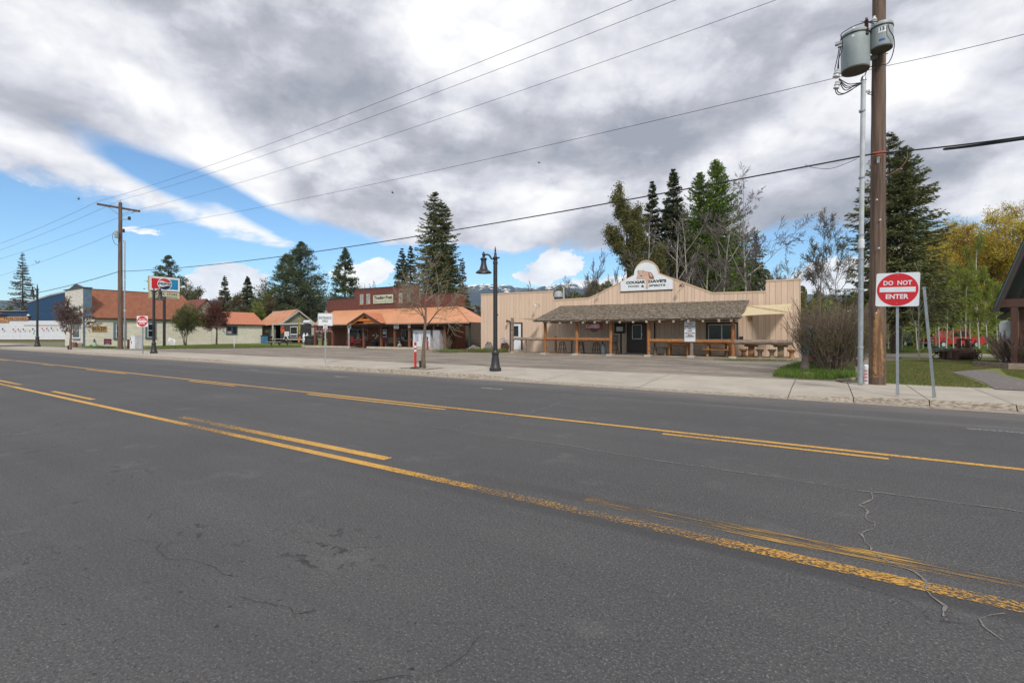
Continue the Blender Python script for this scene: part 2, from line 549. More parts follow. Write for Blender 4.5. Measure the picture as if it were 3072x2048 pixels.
# ground, road, hills
MB().quad((-1400, -600, -.03), (900, -600, -.03), (900, 3000, -.03), (-1400, 3000, -.03)).build('ground', FIELD, kind='structure')
MB().quad((-420, -9, 0.0), (160, -9, 0.0), (160, KY, 0.0), (-420, KY, 0.0)).build('road', ASPH, kind='structure')
MB().quad((-92, KY + .01, .0), (-76.5, KY + .01, .0), (-76.5, 140, .3), (-92, 140, .3)).build('road', ASPH, kind='structure')


def kh(x):
    """kerb height along the street: it drops at the two driveways"""
    def drive(a, b):
        if x < a - 2.2 or x > b + 2.2: return 1.0
        if x < a: return (a - x) / 2.2
        if x > b: return (x - b) / 2.2
        return 0.0
    return .018 + (Z1 - .018) * min(drive(-25.5, -20.6), drive(-7.6, -1.0))


pav = bpy.data.objects.new('pavement', None); COL.objects.link(pav); pav['kind'] = 'structure'
krb = bpy.data.objects.new('kerb', None); COL.objects.link(krb); krb['kind'] = 'structure'
joints = [-76.5, -72, -67, -62, -57, -52, -47, -42.5, -38, -34.5, -31, -28, -25.5, -22.6, -19.6, -16.8, -14.2, -12.3, -10.2, -7.6, -4.4, -.72, .55, 1.85, 3.15, 4.45, 5.75, 7.1, 8.4, 9.7, 11, 14, 17, 20, 24, 28, 33, 38, 45]
for a, b in zip(joints[:-1], joints[1:]):
    g = .008
    n = max(1, int((b - a) / .8)); xs = [a + g + (b - a - 2 * g) * i / n for i in range(n + 1)]
    p = MB()
    vs = []; fs = []
    for x in xs:
        k = kh(x)
        vs += [(x, KY + .16, k - .006), (x, (KY + SB) / 2 - .3, k * .35 + Z1 * .65 + .004), (x, SB, Z1 + .02), (x, SB, 0)]
    for i in range(n):
        o = i * 4
        for j in range(3): fs.append((o + j, o + j + 4, o + j + 5, o + j + 1))
    p.add(vs, fs).build('paving_slab', CONC, pav)
    q = MB(); vs = []; fs = []
    for x in xs:
        k = kh(x)
        vs += [(x, KY - .42, .005), (x, KY - .02, .006), (x, KY + .035, k * .8), (x, KY + .07, k), (x, KY + .155, k)]
    for i in range(n):
        o = i * 5
        for j in range(4): fs.append((o + j, o + j + 5, o + j + 6, o + j + 1))
    q.add(vs, fs).build('kerb_stone', KERB, krb)
MB().quad((-300, KY + .2, .05), (-92.1, KY + .2, .05), (-92.1, 20, .12), (-300, 20, .12)).build('pavement', CONC, kind='structure')

# parking lot behind the pavement, lawns, paths
def sheet(name, pts, z, m, kind='structure'):
    mb = MB(); zz = z if isinstance(z, list) else [z] * len(pts)
    mb.add([(p[0], p[1], zz[i]) for i, p in enumerate(pts)], [tuple(range(len(pts)))])
    return mb.build(name, m, kind=kind)


LZ = .15
g1 = at(430, 1047, LZ); g2 = at(909, 1041.8, .13)
sheet('parking_lot', [(-62, SB), (0.3, SB), (2.2, 24), (4.5, 42), (-60, 60), (-66, 20)], [LZ, LZ, .15, .16, .16, LZ], LOT)
sheet('lawn', [(-76.3, SB + .02), (-62.2, SB + .02), (-60.5, 17.6), (g1.x, g1.y), (g2.x, g2.y + .1), (g2.x + 1.5, 40), (-30, 78), (-76.3, 78)],
      [.15, .15, .16, .165, .165, .35, .5, .5], GRASS)
sheet('lawn', [(.31, SB), (60, SB), (60, 120), (5, 120), (4.6, 42.1), (2.2, 24)], [.150, .150, .15, .15, .165, .155], GRASS)
p = [at(2692, 1060, .16), at(3100, 1064, .16), at(3100, 1075, .16), at(2640, 1070, .16), at(2600, 1064, .16)]
sheet('dirt_drive', [(q.x, q.y) for q in p], .17, DIRT)
p = [at(2836, 1112, .15), at(2920, 1109, .15), at(2980, 1115, .15), at(3010, 1128, .15), at(3110, 1150, .15), at(3330, 1192, .15), at(3250, 1182, .15), at(3110, 1174, .15), at(2985, 1168, .15), at(2950, 1147, .15), at(2900, 1130, .15)]
sheet('gravel_path', [(q.x, q.y) for q in p], .163, GRAVEL)

# painted lines: x ranges worked out along the street
def xon(u, y):
    s = (u - 1536) / F
    r = FWD + RGT * s
    return r.x * y / r.y


def stripe(x0, x1, y, wdt, m, name='road_stripe', z=.004):
    n = max(1, int(abs(x1 - x0) / 6)); mb = MB()
    for i in range(n):
        a = x0 + (x1 - x0) * i / n; b = x0 + (x1 - x0) * (i + 1) / n
        mb.quad((a, y - wdt / 2, z), (b, y - wdt / 2, z), (b, y + wdt / 2, z), (a, y + wdt / 2, z))
    o = mb.build(name, m, kind='structure'); return o


stripe(-300, 60, 7.57, .115, YEL)
YELM = mat('scuffed_yellow_paint', (.62, .335, .050), .7, (.52, .29, .065), 6, 4, alpha=(60, .40, .54, (.6, 1, 1)))
stripe(-300, xon(560, 3.75), 3.75, .12, YEL)
stripe(xon(560, 3.75), xon(1420, 3.75), 3.75, .12, YELM)
stripe(xon(1420, 3.75), 30, 3.74, .14, YELW)
for a, b in ((-16, 24), (128, 160), (258, 379), (568, 705), (921, 1336), (1987, 2666)):
    stripe(xon(a, 7.33), xon(b, 7.33), 7.33, .10, YEL)
for a, b in ((-30, 62), (158, 280)): stripe(xon(a, 4.02), xon(b, 4.02), 4.02, .11, YEL)
stripe(xon(640, 4.04), xon(1165, 4.04), 4.04, .14, YELM)
stripe(xon(545, 4.04), xon(640, 4.04), 4.04, .12, YELW)
stripe(xon(1760, 4.05), xon(3120, 4.05), 4.05, .20, YELF)
stripe(xon(3140, 4.05), 20, 4.05, .12, YELF)
# parking ticks beside the kerb
for (u, v, du) in ((760, 1109, 14), (935 + 90, 1130.5, 20), (1475, 1165, 26), (2990, 1292, 30)):
    q = at(u, v, 0); stripe(q.x - .35, q.x + .35, q.y, .09, WHT)

# sealed and open cracks
def crack(pts, wd, m, name='pavement_crack', jit=.03, z=.006, seed=1):
    r = random.Random(seed); P = [at(u, v, 0) for u, v in pts]; out = []; ph = [r.uniform(0, 6.28) for _ in range(6)]; ds = 0
    for a, b in zip(P[:-1], P[1:]):
        n = max(2, int((b - a).length / .07)); pn = Vector((-(b - a).y, (b - a).x, 0)).normalized()
        for i in range(n):
            ds += .07; w_ = jit * (1.3 * math.sin(ds * 3.1 + ph[0]) + .9 * math.sin(ds * 7.7 + ph[1]) + .6 * math.sin(ds * 17 + ph[2]))
            out.append(a.lerp(b, i / n) + pn * w_ + Vector((r.uniform(-jit, jit), r.uniform(-jit, jit), 0)) * .5)
    out.append(P[-1]); mb = MB()
    for a, b in zip(out[:-1], out[1:]):
        d = (b - a); nrm = Vector((-d.y, d.x, 0)).normalized(); k1 = wd * r.uniform(.15, 1); k2 = wd * r.uniform(.15, 1)
        mb.quad((a + nrm * k1).to_tuple()[:2] + (z,), (a - nrm * k1).to_tuple()[:2] + (z,), (b - nrm * k2).to_tuple()[:2] + (z,), (b + nrm * k2).to_tuple()[:2] + (z,))
    return mb.build(name, m, kind='structure')


crack([(700, 1198), (1000, 1238), (1400, 1296), (1700, 1337), (2080, 1398), (2470, 1452), (2572, 1470), (2772, 1495), (3090, 1540)], .014, SEAL, jit=.012)
crack([(1375, 1283), (1450, 1261), (1530, 1247), (1600, 1236), (1680, 1207)], .016, SEAL, seed=3)
crack([(2582, 1472), (2600, 1500), (2603, 1535), (2626, 1580), (2628, 1612), (2615, 1640), (2660, 1690), (2720, 1730), (2790, 1790), (2830, 1850)], .012, SEAL, seed=4, jit=.04)
crack([(2830, 1850), (2900, 1870)], .003, CRK, seed=5)
crack([(2985, 1830), (2990, 1870), (3005, 1920)], .006, SEAL, seed=9)
crack([(2550, 1740), (2700, 1800), (2790, 1860)], .0025, CRK, seed=6)
crack([(380, 1630), (470, 1635), (530, 1670), (600, 1672), (660, 1710), (720, 1730)], .0025, CRK, seed=7)
crack([(680, 1803), (780, 1825), (830, 1830), (900, 1828), (950, 1830)], .003, CRK, seed=8)
crack([(1065, 2020), (1200, 2015), (1290, 1990), (1380, 1950), (1450, 1900)], .0028, CRK, seed=10)
crack([(0, 1313), (120, 1300), (260, 1283)], .008, CRK, seed=11)
crack([(420, 1560), (450, 1540), (540, 1510)], .003, CRK, seed=12)

# ------------------------------------------------------------------ hills (far, forested, snow on top)
def hill(name, pts, Y, back, seed, m, base=0.0):
    """ridge given as (u, v) profile at distance Y; slopes down towards us"""
    r = np.random.default_rng(seed); us = np.linspace(pts[0][0], pts[-1][0], 260)
    vs = np.interp(us, [a for a, _ in pts], [b for _, b in pts])
    rough = np.convolve(r.normal(0, 1, len(us) + 12), np.ones(5) / 5, 'same')[:len(us)] * 2.0 + r.normal(0, .6, len(us))
    rows = 14; V = []
    for j in range(rows):
        t = j / (rows - 1)
        for i, u in enumerate(us):
            Yd = Y * (1 - .45 * t); top = zat(vs[i] + rough[i], Y)
            z = base + (top - base) * (1 - t) ** 1.25 + (r.normal(0, 1) * 4 * (1 - t) * (t > 0))
            g = math.sin(i * .21 + 3 * t + seed) * 9 * t * (1 - t)
            p = EYE + (FWD + RGT * ((u - 1536) / F)) * (Yd + g * 6)
            V.append((p.x, p.y, z + g))
    n = len(us); T = []
    for j in range(rows - 1):
        for i in range(n - 1):
            a = j * n + i; T.append((a, a + n, a + n + 1, a + 1))
    o = npmesh(name, np.array(V), np.array(T), [m], kind='structure')
    return o


def hill_mat():
    m = bpy.data.materials.new('forested_hill'); m.use_nodes = True; nt = m.node_tree; S.nt = nt
    b = nt.nodes['Principled BSDF']; t = nt.nodes.new('ShaderNodeTexCoord'); V = t.outputs['Object']
    sx = nt.nodes.new('ShaderNodeSeparateXYZ'); nt.links.new(V, sx.inputs[0]); Z = S(sx.outputs[2])
    c = mixc(noise(V, .02, 6, .7).smooth(.35, .65), (.010, .026, .045), (.022, .042, .055))  # forest tones tinted blue: part of the distance haze is in the colour
    c = mixc(noise(V, .006, 4, .6).smooth(.5, .7) * .4, c, (.10, .10, .06))
    sn = noise(comb(S(sx.outputs[0]) * 1.0, S(sx.outputs[1]) * 1.0, Z * .35), .030, 7, .72)
    c = mixc((sn + (Z - 238) * .0030).smooth(.56, .62), c, (.85, .87, .9))
    nt.links.new(c, b.inputs['Base Color']); b.inputs['Roughness'].default_value = 1
    return m


HM = hill_mat()
hill('hills', [(-400, 905), (0, 900), (300, 905), (560, 900), (800, 900), (930, 888), (1000, 892), (1200, 880), (1330, 875), (1400, 858), (1455, 851), (1520, 853), (1580, 866), (1640, 856),
               (1700, 848), (1760, 853), (1800, 860), (1900, 862), (2100, 872), (2300, 878), (2400, 880), (2600, 890), (3072, 885), (3500, 900)], 2600, 0, 3, HM)

def haze_box():
    m = bpy.data.materials.new('haze'); m.use_nodes = True; nt = m.node_tree
    nt.nodes.remove(nt.nodes['Principled BSDF'])
    pvn = nt.nodes.new('ShaderNodeVolumePrincipled'); pvn.inputs['Density'].default_value = HAZE_D
    pvn.inputs['Color'].default_value = (.62, .78, 1.0, 1); pvn.inputs['Anisotropy'].default_value = .1
    nt.links.new(pvn.outputs[0], nt.nodes['Material Output'].inputs['Volume'])
    MB().box(-4300, -900, -1.2, 3900, 3900, 330).build('haze', m, kind='stuff')


HAZE_D = 0.9e-4
haze_box()
# ------------------------------------------------------------------ shared materials
GLASS = mat('dark_window_glass', (.010, .011, .014), .12, (.022, .025, .03), .8, 2, spec=.32)
STEEL = mat('galvanised_steel', (.42, .44, .46), .45, (.34, .36, .38), 8, 4, metal=.6)
CAN = mat('grey_enamel', (.36, .40, .40), .45, (.31, .35, .355), 3, 4, spots=(14, .66, .05, (.24, .25, .25)))
CANB = mat('can_bottom', (.10, .09, .075), .8)
BLACK = mat('black_metal', (.018, .018, .020), .45, (.028, .028, .03), 9, 3)
RUBB = mat('black_rubber', (.02, .02, .02), .7)
BLKP = mat('black_lettering', (.015, .015, .018), .6)
WHITEP = mat('white_paint', (.74, .76, .78), .55, (.66, .68, .70), 3, 4)
SIGNW = mat('white_sign_sheet', (.78, .80, .82), .35, (.72, .74, .76), 5, 3)
REDS = mat('red_sign_sheet', (.64, .010, .020), .4, (.58, .012, .02), 4, 3)
POLEW = mat('creosoted_pole', (.215, .140, .100), .85, (.085, .052, .037), 6, 7, stretch=(3, 3, .12), bump=1.2, bscale=40, fac=(.3, .7), spots=(1.3, .62, .05, (.24, .20, .17)))
POLEL = mat('split_pole_wood', (.42, .235, .105), .8, (.15, .075, .035), 4, 6, stretch=(3, 3, .3), bump=1.0, fac=(.35, .6))
PORC = mat('white_porcelain', (.70, .71, .72), .3)
BRNP = mat('brown_porcelain', (.15, .06, .03), .3)
TAN = mat('tan_siding', (.71, .525, .395), .85, (.65, .475, .35), 1.4, 6, stretch=(3, 3, .35), bump=.3, bscale=30, rand=.16, spots=(2.6, .66, .08, (.48, .35, .25)))
TANT = mat('tan_trim', (.62, .45, .32), .85, (.54, .39, .27), 3, 4)
LOG = mat('orange_log', (.44, .185, .055), .65, (.25, .095, .03), 5, 5, stretch=(2, 2, 2), rand=.2, bump=.4, spots=(6, .6, .08, (.20, .07, .025)))
LOGG = mat('weathered_log', (.34, .26, .20), .9, (.20, .15, .12), 5, 5, stretch=(.4, 2, 2), rand=.2, bump=.5)
RAFT = mat('rafter_wood', (.68, .56, .42), .85, (.55, .43, .31), 5, 4, rand=.25)
BEAM = mat('beam_wood', (.30, .225, .165), .85, (.20, .145, .105), 4, 4, stretch=(.3, 2, 2))
SHAKE = mat('cedar_shake', (.29, .235, .175), .95, (.15, .118, .09), 3.5, 6, stretch=(3, .6, 1), bump=.6, spots=(5, .58, .08, (.36, .31, .25)), fac=(.38, .62))
BROWN = mat('dark_brown_paint', (.055, .032, .024), .55, (.045, .027, .02), 4, 3)
STONE = mat('rough_stone', (.34, .31, .27), .95, (.20, .18, .16), 5, 6, bump=1.5, rand=.15)
ROCK = mat('boulder_rock', (.23, .205, .18), .95, (.10, .085, .075), 3, 7, bump=2.0, bscale=10, fac=(.38, .6))
CLOTH = mat('cream_shade_cloth', (.78, .66, .42), .85, (.74, .62, .39), 2, 3, trans=.3)
VINYL = mat('banner_vinyl', (.72, .72, .74), .6, (.66, .66, .69), 2, 3)
SLABM = mat('porch_slab', (.30, .25, .21), .9, (.24, .20, .17), 3, 5)
GRYM = mat('dark_interior', (.01, .009, .009), .9)  # near-black colour stands in for the shade inside the open shed
REDP = mat('red_paint', (.50, .022, .02), .5, (.42, .02, .018), 3, 3)
ALU = mat('vent_metal', (.55, .56, .56), .5, (.42, .43, .43), 6, 3, metal=.3)
RUST = mat('rusty_iron', (.14, .062, .04), .9, (.07, .035, .028), 7, 5, bump=.6)
WICK = mat('weathered_wood', (.30, .24, .18), .9, (.19, .15, .11), 5, 4, rand=.2)

# ------------------------------------------------------------------ near power pole on the right
def curve_pts(P, n=8):
    """smooth path through P"""
    P = [Vector(p) for p in P]; out = []
    for i in range(len(P) - 1):
        p0 = P[max(0, i - 1)]; p1 = P[i]; p2 = P[i + 1]; p3 = P[min(len(P) - 1, i + 2)]
        for k in range(n):
            t = k / n
            out.append(.5 * ((2 * p1) + (p2 - p0) * t + (2 * p0 - 5 * p1 + 4 * p2 - p3) * t * t + (3 * p1 - p0 - 3 * p2 + p3) * t ** 3))
    return out + [P[-1]]


PY = 13.1
pb = atd(2631.5, 1152, PY); pb.z = .15
pole = thing('utility_pole', 'tall dark wooden power pole with two grey transformers, behind the do not enter sign', 'utility pole', pb, 0)
lean = Vector((RGT.x * .05, RGT.y * .05, 0))
mb = MB(); pts = []; rad = []
for i in range(40):
    t = i / 39; z = -.2 + 13.7 * t
    pts.append(Vector((0, 0, z)) + lean * (z / 10)); rad.append((.195 - .058 * t) * (1 + .015 * math.sin(i * 1.7)))
mb.tube(pts, rad, 22); mb.build('shaft', POLEW, pole, smooth=True)
# split, bare strip low on the shaft
mb = MB(); fa = math.atan2(-pb.y, -pb.x)
rr = random.Random(5); vs = []; fs = []
N = 26
for i in range(N + 1):
    z = .18 + 1.9 * i / N; t = i / N
    wd = (.10 + .13 * (1 - t)) * (1 + .35 * math.sin(i * 2.2)) * (1 if t < .85 else (1 - t) / .15 + .05)
    for k in range(5):
        a = fa + .10 + (k / 4 - .5) * 2 * wd / .19 * .8
        r_ = .1955 + (.004 if 0 < k < 4 else 0)
        vs.append((math.cos(a) * r_, math.sin(a) * r_, z + rr.uniform(-.02, .02)))
for i in range(N):
    for k in range(4): fs.append((i * 5 + k, i * 5 + k + 1, i * 5 + k + 6, i * 5 + k + 5))
mb.add(vs, fs).build('split_wood', POLEL, pole)


def pz(u, v, Y=PY):  # pixel to pole-local point at depth Y
    return atd(u, v, Y) - pb


def transformer(u, vb, vt, wpx, Y, plab, extra):
    c = pz(u, vb, Y); r = wpx * Y / F / 2 / 1.10; z0 = zat(vb, Y) - pb.z; z1 = zat(vt, Y) - pb.z
    mb = MB(); mb.lathe([(r * .97, z0 + .03), (r, z0 + .05), (r, z1 - .05), (r * 1.03, z1 - .045), (r * 1.04, z1), (r * .98, z1 + .03), (r * .6, z1 + .09), (0.02, z1 + .11)], (c.x, c.y, 0), 36)
    o = mb.build('transformer', CAN, pole, smooth=30, label=plab)
    b = MB(); b.lathe([(r * .96, z0), (r * .97, z0 + .032)], (c.x, c.y, 0), 36); b.build('can_bottom', CANB, o)
    b = MB(); b.lathe([(r * 1.035, z1 - .085), (r * 1.05, z1 - .08), (r * 1.05, z1 - .055), (r * 1.035, z1 - .05)], (c.x, c.y, 0), 36); b.build('lid_band', BLACK, o)
    for (du, dY) in extra:
        q = pz(u + du, vt, Y + dY)
        b = MB(); b.lathe([(.07, z1), (.05, z1 + .05), (.075, z1 + .08), (.045, z1 + .11), (.075, z1 + .14), (.045, z1 + .17), (.07, z1 + .2), (.03, z1 + .27), (.035, z1 + .3)], (q.x, q.y, 0), 14)
        b.build('bushing', PORC, o, smooth=True)
    return o, c, r, z0, z1


T1, c1_, r1_, z10, z11 = transformer(2566, 214, 106, 80, 13.0, 'larger grey transformer can left of the pole', [(-6, .1)])
T2, c2_, r2_, z20, z21 = transformer(2644.5, 150, 80, 62, 12.72, 'smaller grey transformer can marked 15 on the pole', [(-22, .05)])
# label plates: face the camera side
def decal(parent, c, r, z, w_, h_, m, txt=None, tm=None, th=.1, az=0.0):
    a = math.atan2(-(c.y + pb.y), -(c.x + pb.x)) + az; mb = MB(); vs = []; n = 5
    for k in range(n):
        aa = a + (k / (n - 1) - .5) * w_ / r
        vs += [(c.x + math.cos(aa) * (r + .004), c.y + math.sin(aa) * (r + .004), z - h_ / 2), (c.x + math.cos(aa) * (r + .004), c.y + math.sin(aa) * (r + .004), z + h_ / 2)]
    mb.add(vs, [(k * 2, k * 2 + 2, k * 2 + 3, k * 2 + 1) for k in range(n - 1)]); mb.build('label', m, parent)
    if txt:
        M_ = Matrix.Translation((c.x + math.cos(a) * (r + .008), c.y + math.sin(a) * (r + .008), z)) @ Matrix.Rotation(a + R(90), 4, 'Z') @ Matrix.Rotation(R(90), 4, 'X')
        text(txt, th, tm, parent, M_, ext=.001, bold=.003)


decal(T2, c2_, r2_, zat(102, 12.72) - pb.z, .15, .11, SIGNW, '15', BLKP, .12, .05)
decal(T2, c2_, r2_, zat(109, 12.72) - pb.z, .17, .035, SIGNW, az=.05)
decal(T2, c2_, r2_, zat(133, 12.72) - pb.z, .13, .055, mat('blue_label', (.03, .09, .5), .5), az=.05)
decal(T1, c1_, r1_, zat(124, 13.0) - pb.z, .06, .06, SIGNW, az=-.15)
# brackets, arrester, conduit hardware
for v in (105, 175):
    a = pz(2602, v); b = pz(2622, v); MB().cbox(((a.x + b.x) / 2, (a.y + b.y) / 2, a.z), (.30, .08, .11)).build('bracket', STEEL, pole)
a = pz(2599.5, 100, 12.7); zz0 = a.z
prof = [(.02, -.02)]
for k in range(9): prof += [(.05, .03 + k * .038), (.028, .045 + k * .038)]
MB().lathe(prof + [(.03, .40)], (a.x, a.y, zz0), 12).build('arrester', BRNP, pole, smooth=20)
MB().lathe([(.045, 0), (.055, .02), (.05, .05)], (a.x, a.y, zz0 - .05), 12).build('arrester_cap', RUBB, pole)
for (u, v, ax) in ((2511, 222, .09), (2511, 256, .075)):
    a = pz(u, v, 12.9)
    b = MB(); b.lathe([(ax * .7, -.10), (ax, -.08), (ax * .8, -.04), (ax * .82, -.01), (ax, 0), (ax * .8, .03), (ax * .9, .08), (ax * .6, .1)], (0, 0, 0), 14, Matrix.Translation(a) @ Matrix.Rotation(R(14), 4, 'Y'))
    b.build('insulator', PORC, pole, smooth=30)
a = pz(2516, 131, 12.9); MB().cbox(a, (.16, .1, .07)).cbox(a + Vector((.04, 0, -.08)), (.12, .08, .05)).build('terminal_clamp', STEEL, pole)
# jumper cables
def jump(pts, r_=.011, name='jumper_cable', m=None, parent=pole):
    P = curve_pts([pz(u, v, Y) for u, v, Y in pts], 7); MB().tube(P, r_, 6).build(name, m or RUBB, parent, smooth=True)


jump([(2527, 120, 12.6), (2523, 105, 12.6), (2535, 94, 12.6), (2566, 77, 12.7), (2598, 68, 12.7), (2630, 66, 12.6), (2668, 68, 12.5), (2674, 78, 12.5)])
jump([(2664, 74, 12.45), (2669, 92, 12.4), (2680, 110, 12.4), (2683, 133, 12.4), (2680, 155, 12.5), (2672, 178, 12.6), (2660, 193, 12.7), (2634, 196, 12.8), (2610, 202, 13), (2597, 220, 13), (2592, 244, 13)])
jump([(2518, 138, 12.9), (2514, 165, 12.9), (2504, 210, 12.9)])
jump([(2522, 140, 12.9), (2516, 180, 12.9), (2517, 215, 12.9)])
jump([(2528, 122, 12.7), (2526, 150, 12.8), (2516, 180, 12.8), (2512, 220, 12.9)])
for k, (d1, d2) in enumerate(((252, 0), (258, 3), (262, 6), (268, 2))):
    jump([(2517, 236 + k * 2, 12.9), (2545 - k * 3, d1 + k, 12.9), (2572, 250 + d2, 13), (2596, 246 + k, 13.05)], .012)
jump([(2507, 262, 12.9), (2508, 278, 12.9), (2520, 285, 12.9), (2545, 276, 12.95), (2575, 256, 13), (2597, 247, 13.05)], .012)
jump([(2511, 264, 12.9), (2514, 276, 12.9), (2530, 281, 12.9), (2556, 268, 12.95), (2590, 248, 13)], .012)
jump([(2604, 97, 12.7), (2604, 108, 12.75), (2612, 119, 12.9), (2622, 117, 13)], .012)
jump([(2601, 68, 12.7), (2616, 62, 12.8), (2622, 56, 12.9)], .010)
jump([(2584, 66, 12.8), (2600, 67, 12.7), (2622, 72, 12.7), (2628, 80, 12.6)], .009)
# mounting bolts, stand-off arms, tag
MB().cbox(pz(2645, 196), (.10, .14, .07)).cbox(pz(2641, 210), (.07, .1, .22)).build('dead_end_clamp', STEEL, pole)
for v, du in ((285, 8), (274, 10)):
    MB().tube([pz(2602, 282), pz(2618, v)], .012, 6).build('standoff_arm', RUBB, pole)
MB().cbox(pz(2599, 275, 13.02), (.16, .06, .05)).build('standoff_band', PORC, pole)
MB().tube([pz(2648, 165), pz(2663, 161)], .012, 6).build('through_bolt', RUST, pole)
a = pz(2638, 460, 12.86); MB().cbox(a, (.28, .02, .10), None).build('orange_tag', mat('orange_tag', (.55, .12, .06), .6), pole)
a = pz(2635, 480, 12.86); MB().cbox(a, (.06, .05, .16)).build('cable_clamp', STEEL, pole)
for (u, v) in ((2636, 745), (2633, 865), (2628, 940), (2640, 660), (2630, 600)): MB().lathe([(.001, 0), (.028, .002), (.03, .012), (.01, .02)], (0, 0, 0), 8, Matrix.Translation(pz(u, v, 12.905)) @ Matrix.Rotation(fa, 4, 'Z') @ Matrix.Rotation(R(90), 4, 'Y')).build('bolt_head', STEEL, pole)

# conduit riser beside the pole
cb = atd(2581, 1150, 13.0); cb.z = .15
cond = thing('conduit_riser', 'light grey metal conduit standing left of the near power pole', 'conduit', cb)
MB().tube([(0, 0, 0), (.02, .01, 3.8)], .062, 14).build('lower_pipe', STEEL, cond, smooth=True)
MB().tube([(.02, .01, 3.8), (.07, .05, 8.25)], .058, 14).build('upper_pipe', mat('pale_plastic_pipe', (.55, .58, .60), .45), cond, smooth=True)
for z in (1.0, 2.55, 3.4, 4.05, 5.6, 7.4): MB().lathe([(.066, -.03), (.072, -.02), (.072, .02), (.066, .03)], (.005 * z, .003 * z, z), 14).build('pipe_band', STEEL, cond)
MB().lathe([(.07, -.12), (.074, -.1), (.074, .1), (.064, .13)], (.02, .01, 3.8), 14).build('coupling', PORC, cond)
MB().lathe([(.05, 0), (.07, .03), (.05, .12), (.02, .15)], (.07, .05, 8.2), 12).build('weatherhead', STEEL, cond)

# phone marker post between conduit and pole
q = at(2598, 1151, .15)
mk = thing('cable_marker', 'short white cable marker with red print between conduit and power pole', 'marker post', q)
MB().lathe([(.055, 0), (.055, .42), (.06, .44), (.06, .50), (.04, .53)], n=14).build('marker_tube', WHITEP, mk, smooth=30)
ma = math.atan2(-q.y, -q.x)
for k, s_ in enumerate(('CALL', 'DIG', 'STOP', 'GAS')):
    text(s_, .07, REDS, mk, Matrix.Rotation(ma + R(90), 4, 'Z') @ Matrix.Translation((0, -.058, .36 - .09 * k)) @ Matrix.Rotation(R(90), 4, 'X'), ext=.001, bold=.002, w=.075)

# ------------------------------------------------------------------ overhead wires
def wire(P0, P1, sag, r_, name, lab, cat='cable', group=None, m=None, n=40):
    P0, P1 = Vector(P0), Vector(P1); pts = []
    for i in range(n + 1):
        t = i / n; p = P0.lerp(P1, t); p.z -= sag * 4 * t * (1 - t); pts.append(p)
    mb = MB(); mb.tube(pts, r_, 5); o = mb.build(name, m or RUBB, smooth=True)
    tag(o, lab, cat, group); return o


LP = atd(361, 1047, 45.4); LP.z = .14       # left pole
LZT = zat(607, 45.4)
nR = Vector((0, 1, 0))
armL = [atd(291, 612, 43.9), atd(420, 634, 47.0)]
tops = [armL[0] + Vector((0, 0, .2)), atd(360, 601, 45.4), armL[1] + Vector((0, 0, .2))]
# the same arm on the near pole, above the frame
near = []
for (u, v), k in (((1898, 0), 0), ((2027, 0), 1), ((2330, 0), 2)):
    near.append(k)
exitpx = [(1898, 0), (2027, 0), (2330, 0)]
offy = [-1.15, 0, 1.15]
for k in range(3):
    # choose the far end on the near pole's arm so that the span leaves the frame where it does
    u, v = exitpx[k]; r_ = ray(u, v)
    yy = pb.y + offy[k]; P0 = tops[k]
    # point along the sight line whose y lies on the straight run between the poles
    best = None
    for j in range(200, 1200):
        Y = j * .05; p = EYE + r_ * Y
        t = (p.x - P0.x) / (pb.x - P0.x); ty = P0.y + (yy - P0.y) * t
        e_ = abs(p.y - ty)
        if best is None or e_ < best[0]: best = (e_, p, t)
    p, t = best[1], best[2]
    sag = .55
    z1 = (p.z + sag * 4 * t * (1 - t) - P0.z * (1 - t)) / t
    P1 = Vector((pb.x, yy, z1))
    wire(P0, P1, sag, .0085, 'power_line', ('topmost bare power line from the left arm tip of the far pole', 'middle bare power line running from the top of the far pole', 'lowest of the three bare power lines, from the right arm tip of the far pole')[k],
         'power line', 'bare power lines between the two poles', n=60)
    if k == 1: PT = z1
    # and onwards to the left, out of the frame
    vv = (747, 767, 790)[k]
    q = atd(-60, vv - 6 + 10, 60 + k * 2)
    wire(P0, q, .25, .011, 'power_line', ('top power line left of the far pole', 'second power line left of the far pole', 'third power line left of the far pole')[k], 'power line', 'power lines leaving to the left')
wire(atd(352, 697, 45.4), atd(-60, 845, 64), .25, .011, 'power_line', 'lowest power line left of the far pole, under the others', 'power line', 'power lines leaving to the left')
neutral = wire(atd(378, 690, 45.4), atd(2655, 199, 13.0), .42, .008, 'neutral_wire', 'thin neutral wire from the far pole to the transformers', 'cable', n=60)
wire(atd(2655, 199, 13.0), atd(3200, 71, 9.5), .03, .007, 'neutral_wire', 'thin neutral wire right of the transformers', 'cable')
cable = wire(atd(363, 814, 45.2), atd(2624, 461, 12.9), .62, .022, 'telephone_cable', 'thick black cable sagging across the street in front of the buildings', 'cable', n=60)
wire(atd(2624, 461, 12.9), atd(3200, 392, 9.6), .04, .019, 'telephone_cable', 'thick black lashed cable right of the near pole', 'cable')
P = curve_pts([atd(2830, 448, 11.6), atd(2900, 440, 11.1), atd(2990, 428, 10.6), atd(3080, 415, 10.1), atd(3200, 399, 9.7)], 8)
tag(MB().tube(P, [.02] + [.03] * (len(P) - 1), 6).build('splice_sleeve', RUBB, smooth=True), 'thick black cable splice hanging under the lashed cable at the right', 'cable splice')
wire(atd(355, 815, 45.2), atd(116, 877, 52), .12, .03, 'telephone_cable', 'black cable descending left from the far pole towards the blue building', 'cable')
P = curve_pts([atd(2415, 494, 14.4), atd(2440, 503, 14.2), atd(2490, 506, 13.9), atd(2540, 490, 13.5), atd(2570, 477, 13.2)], 6)
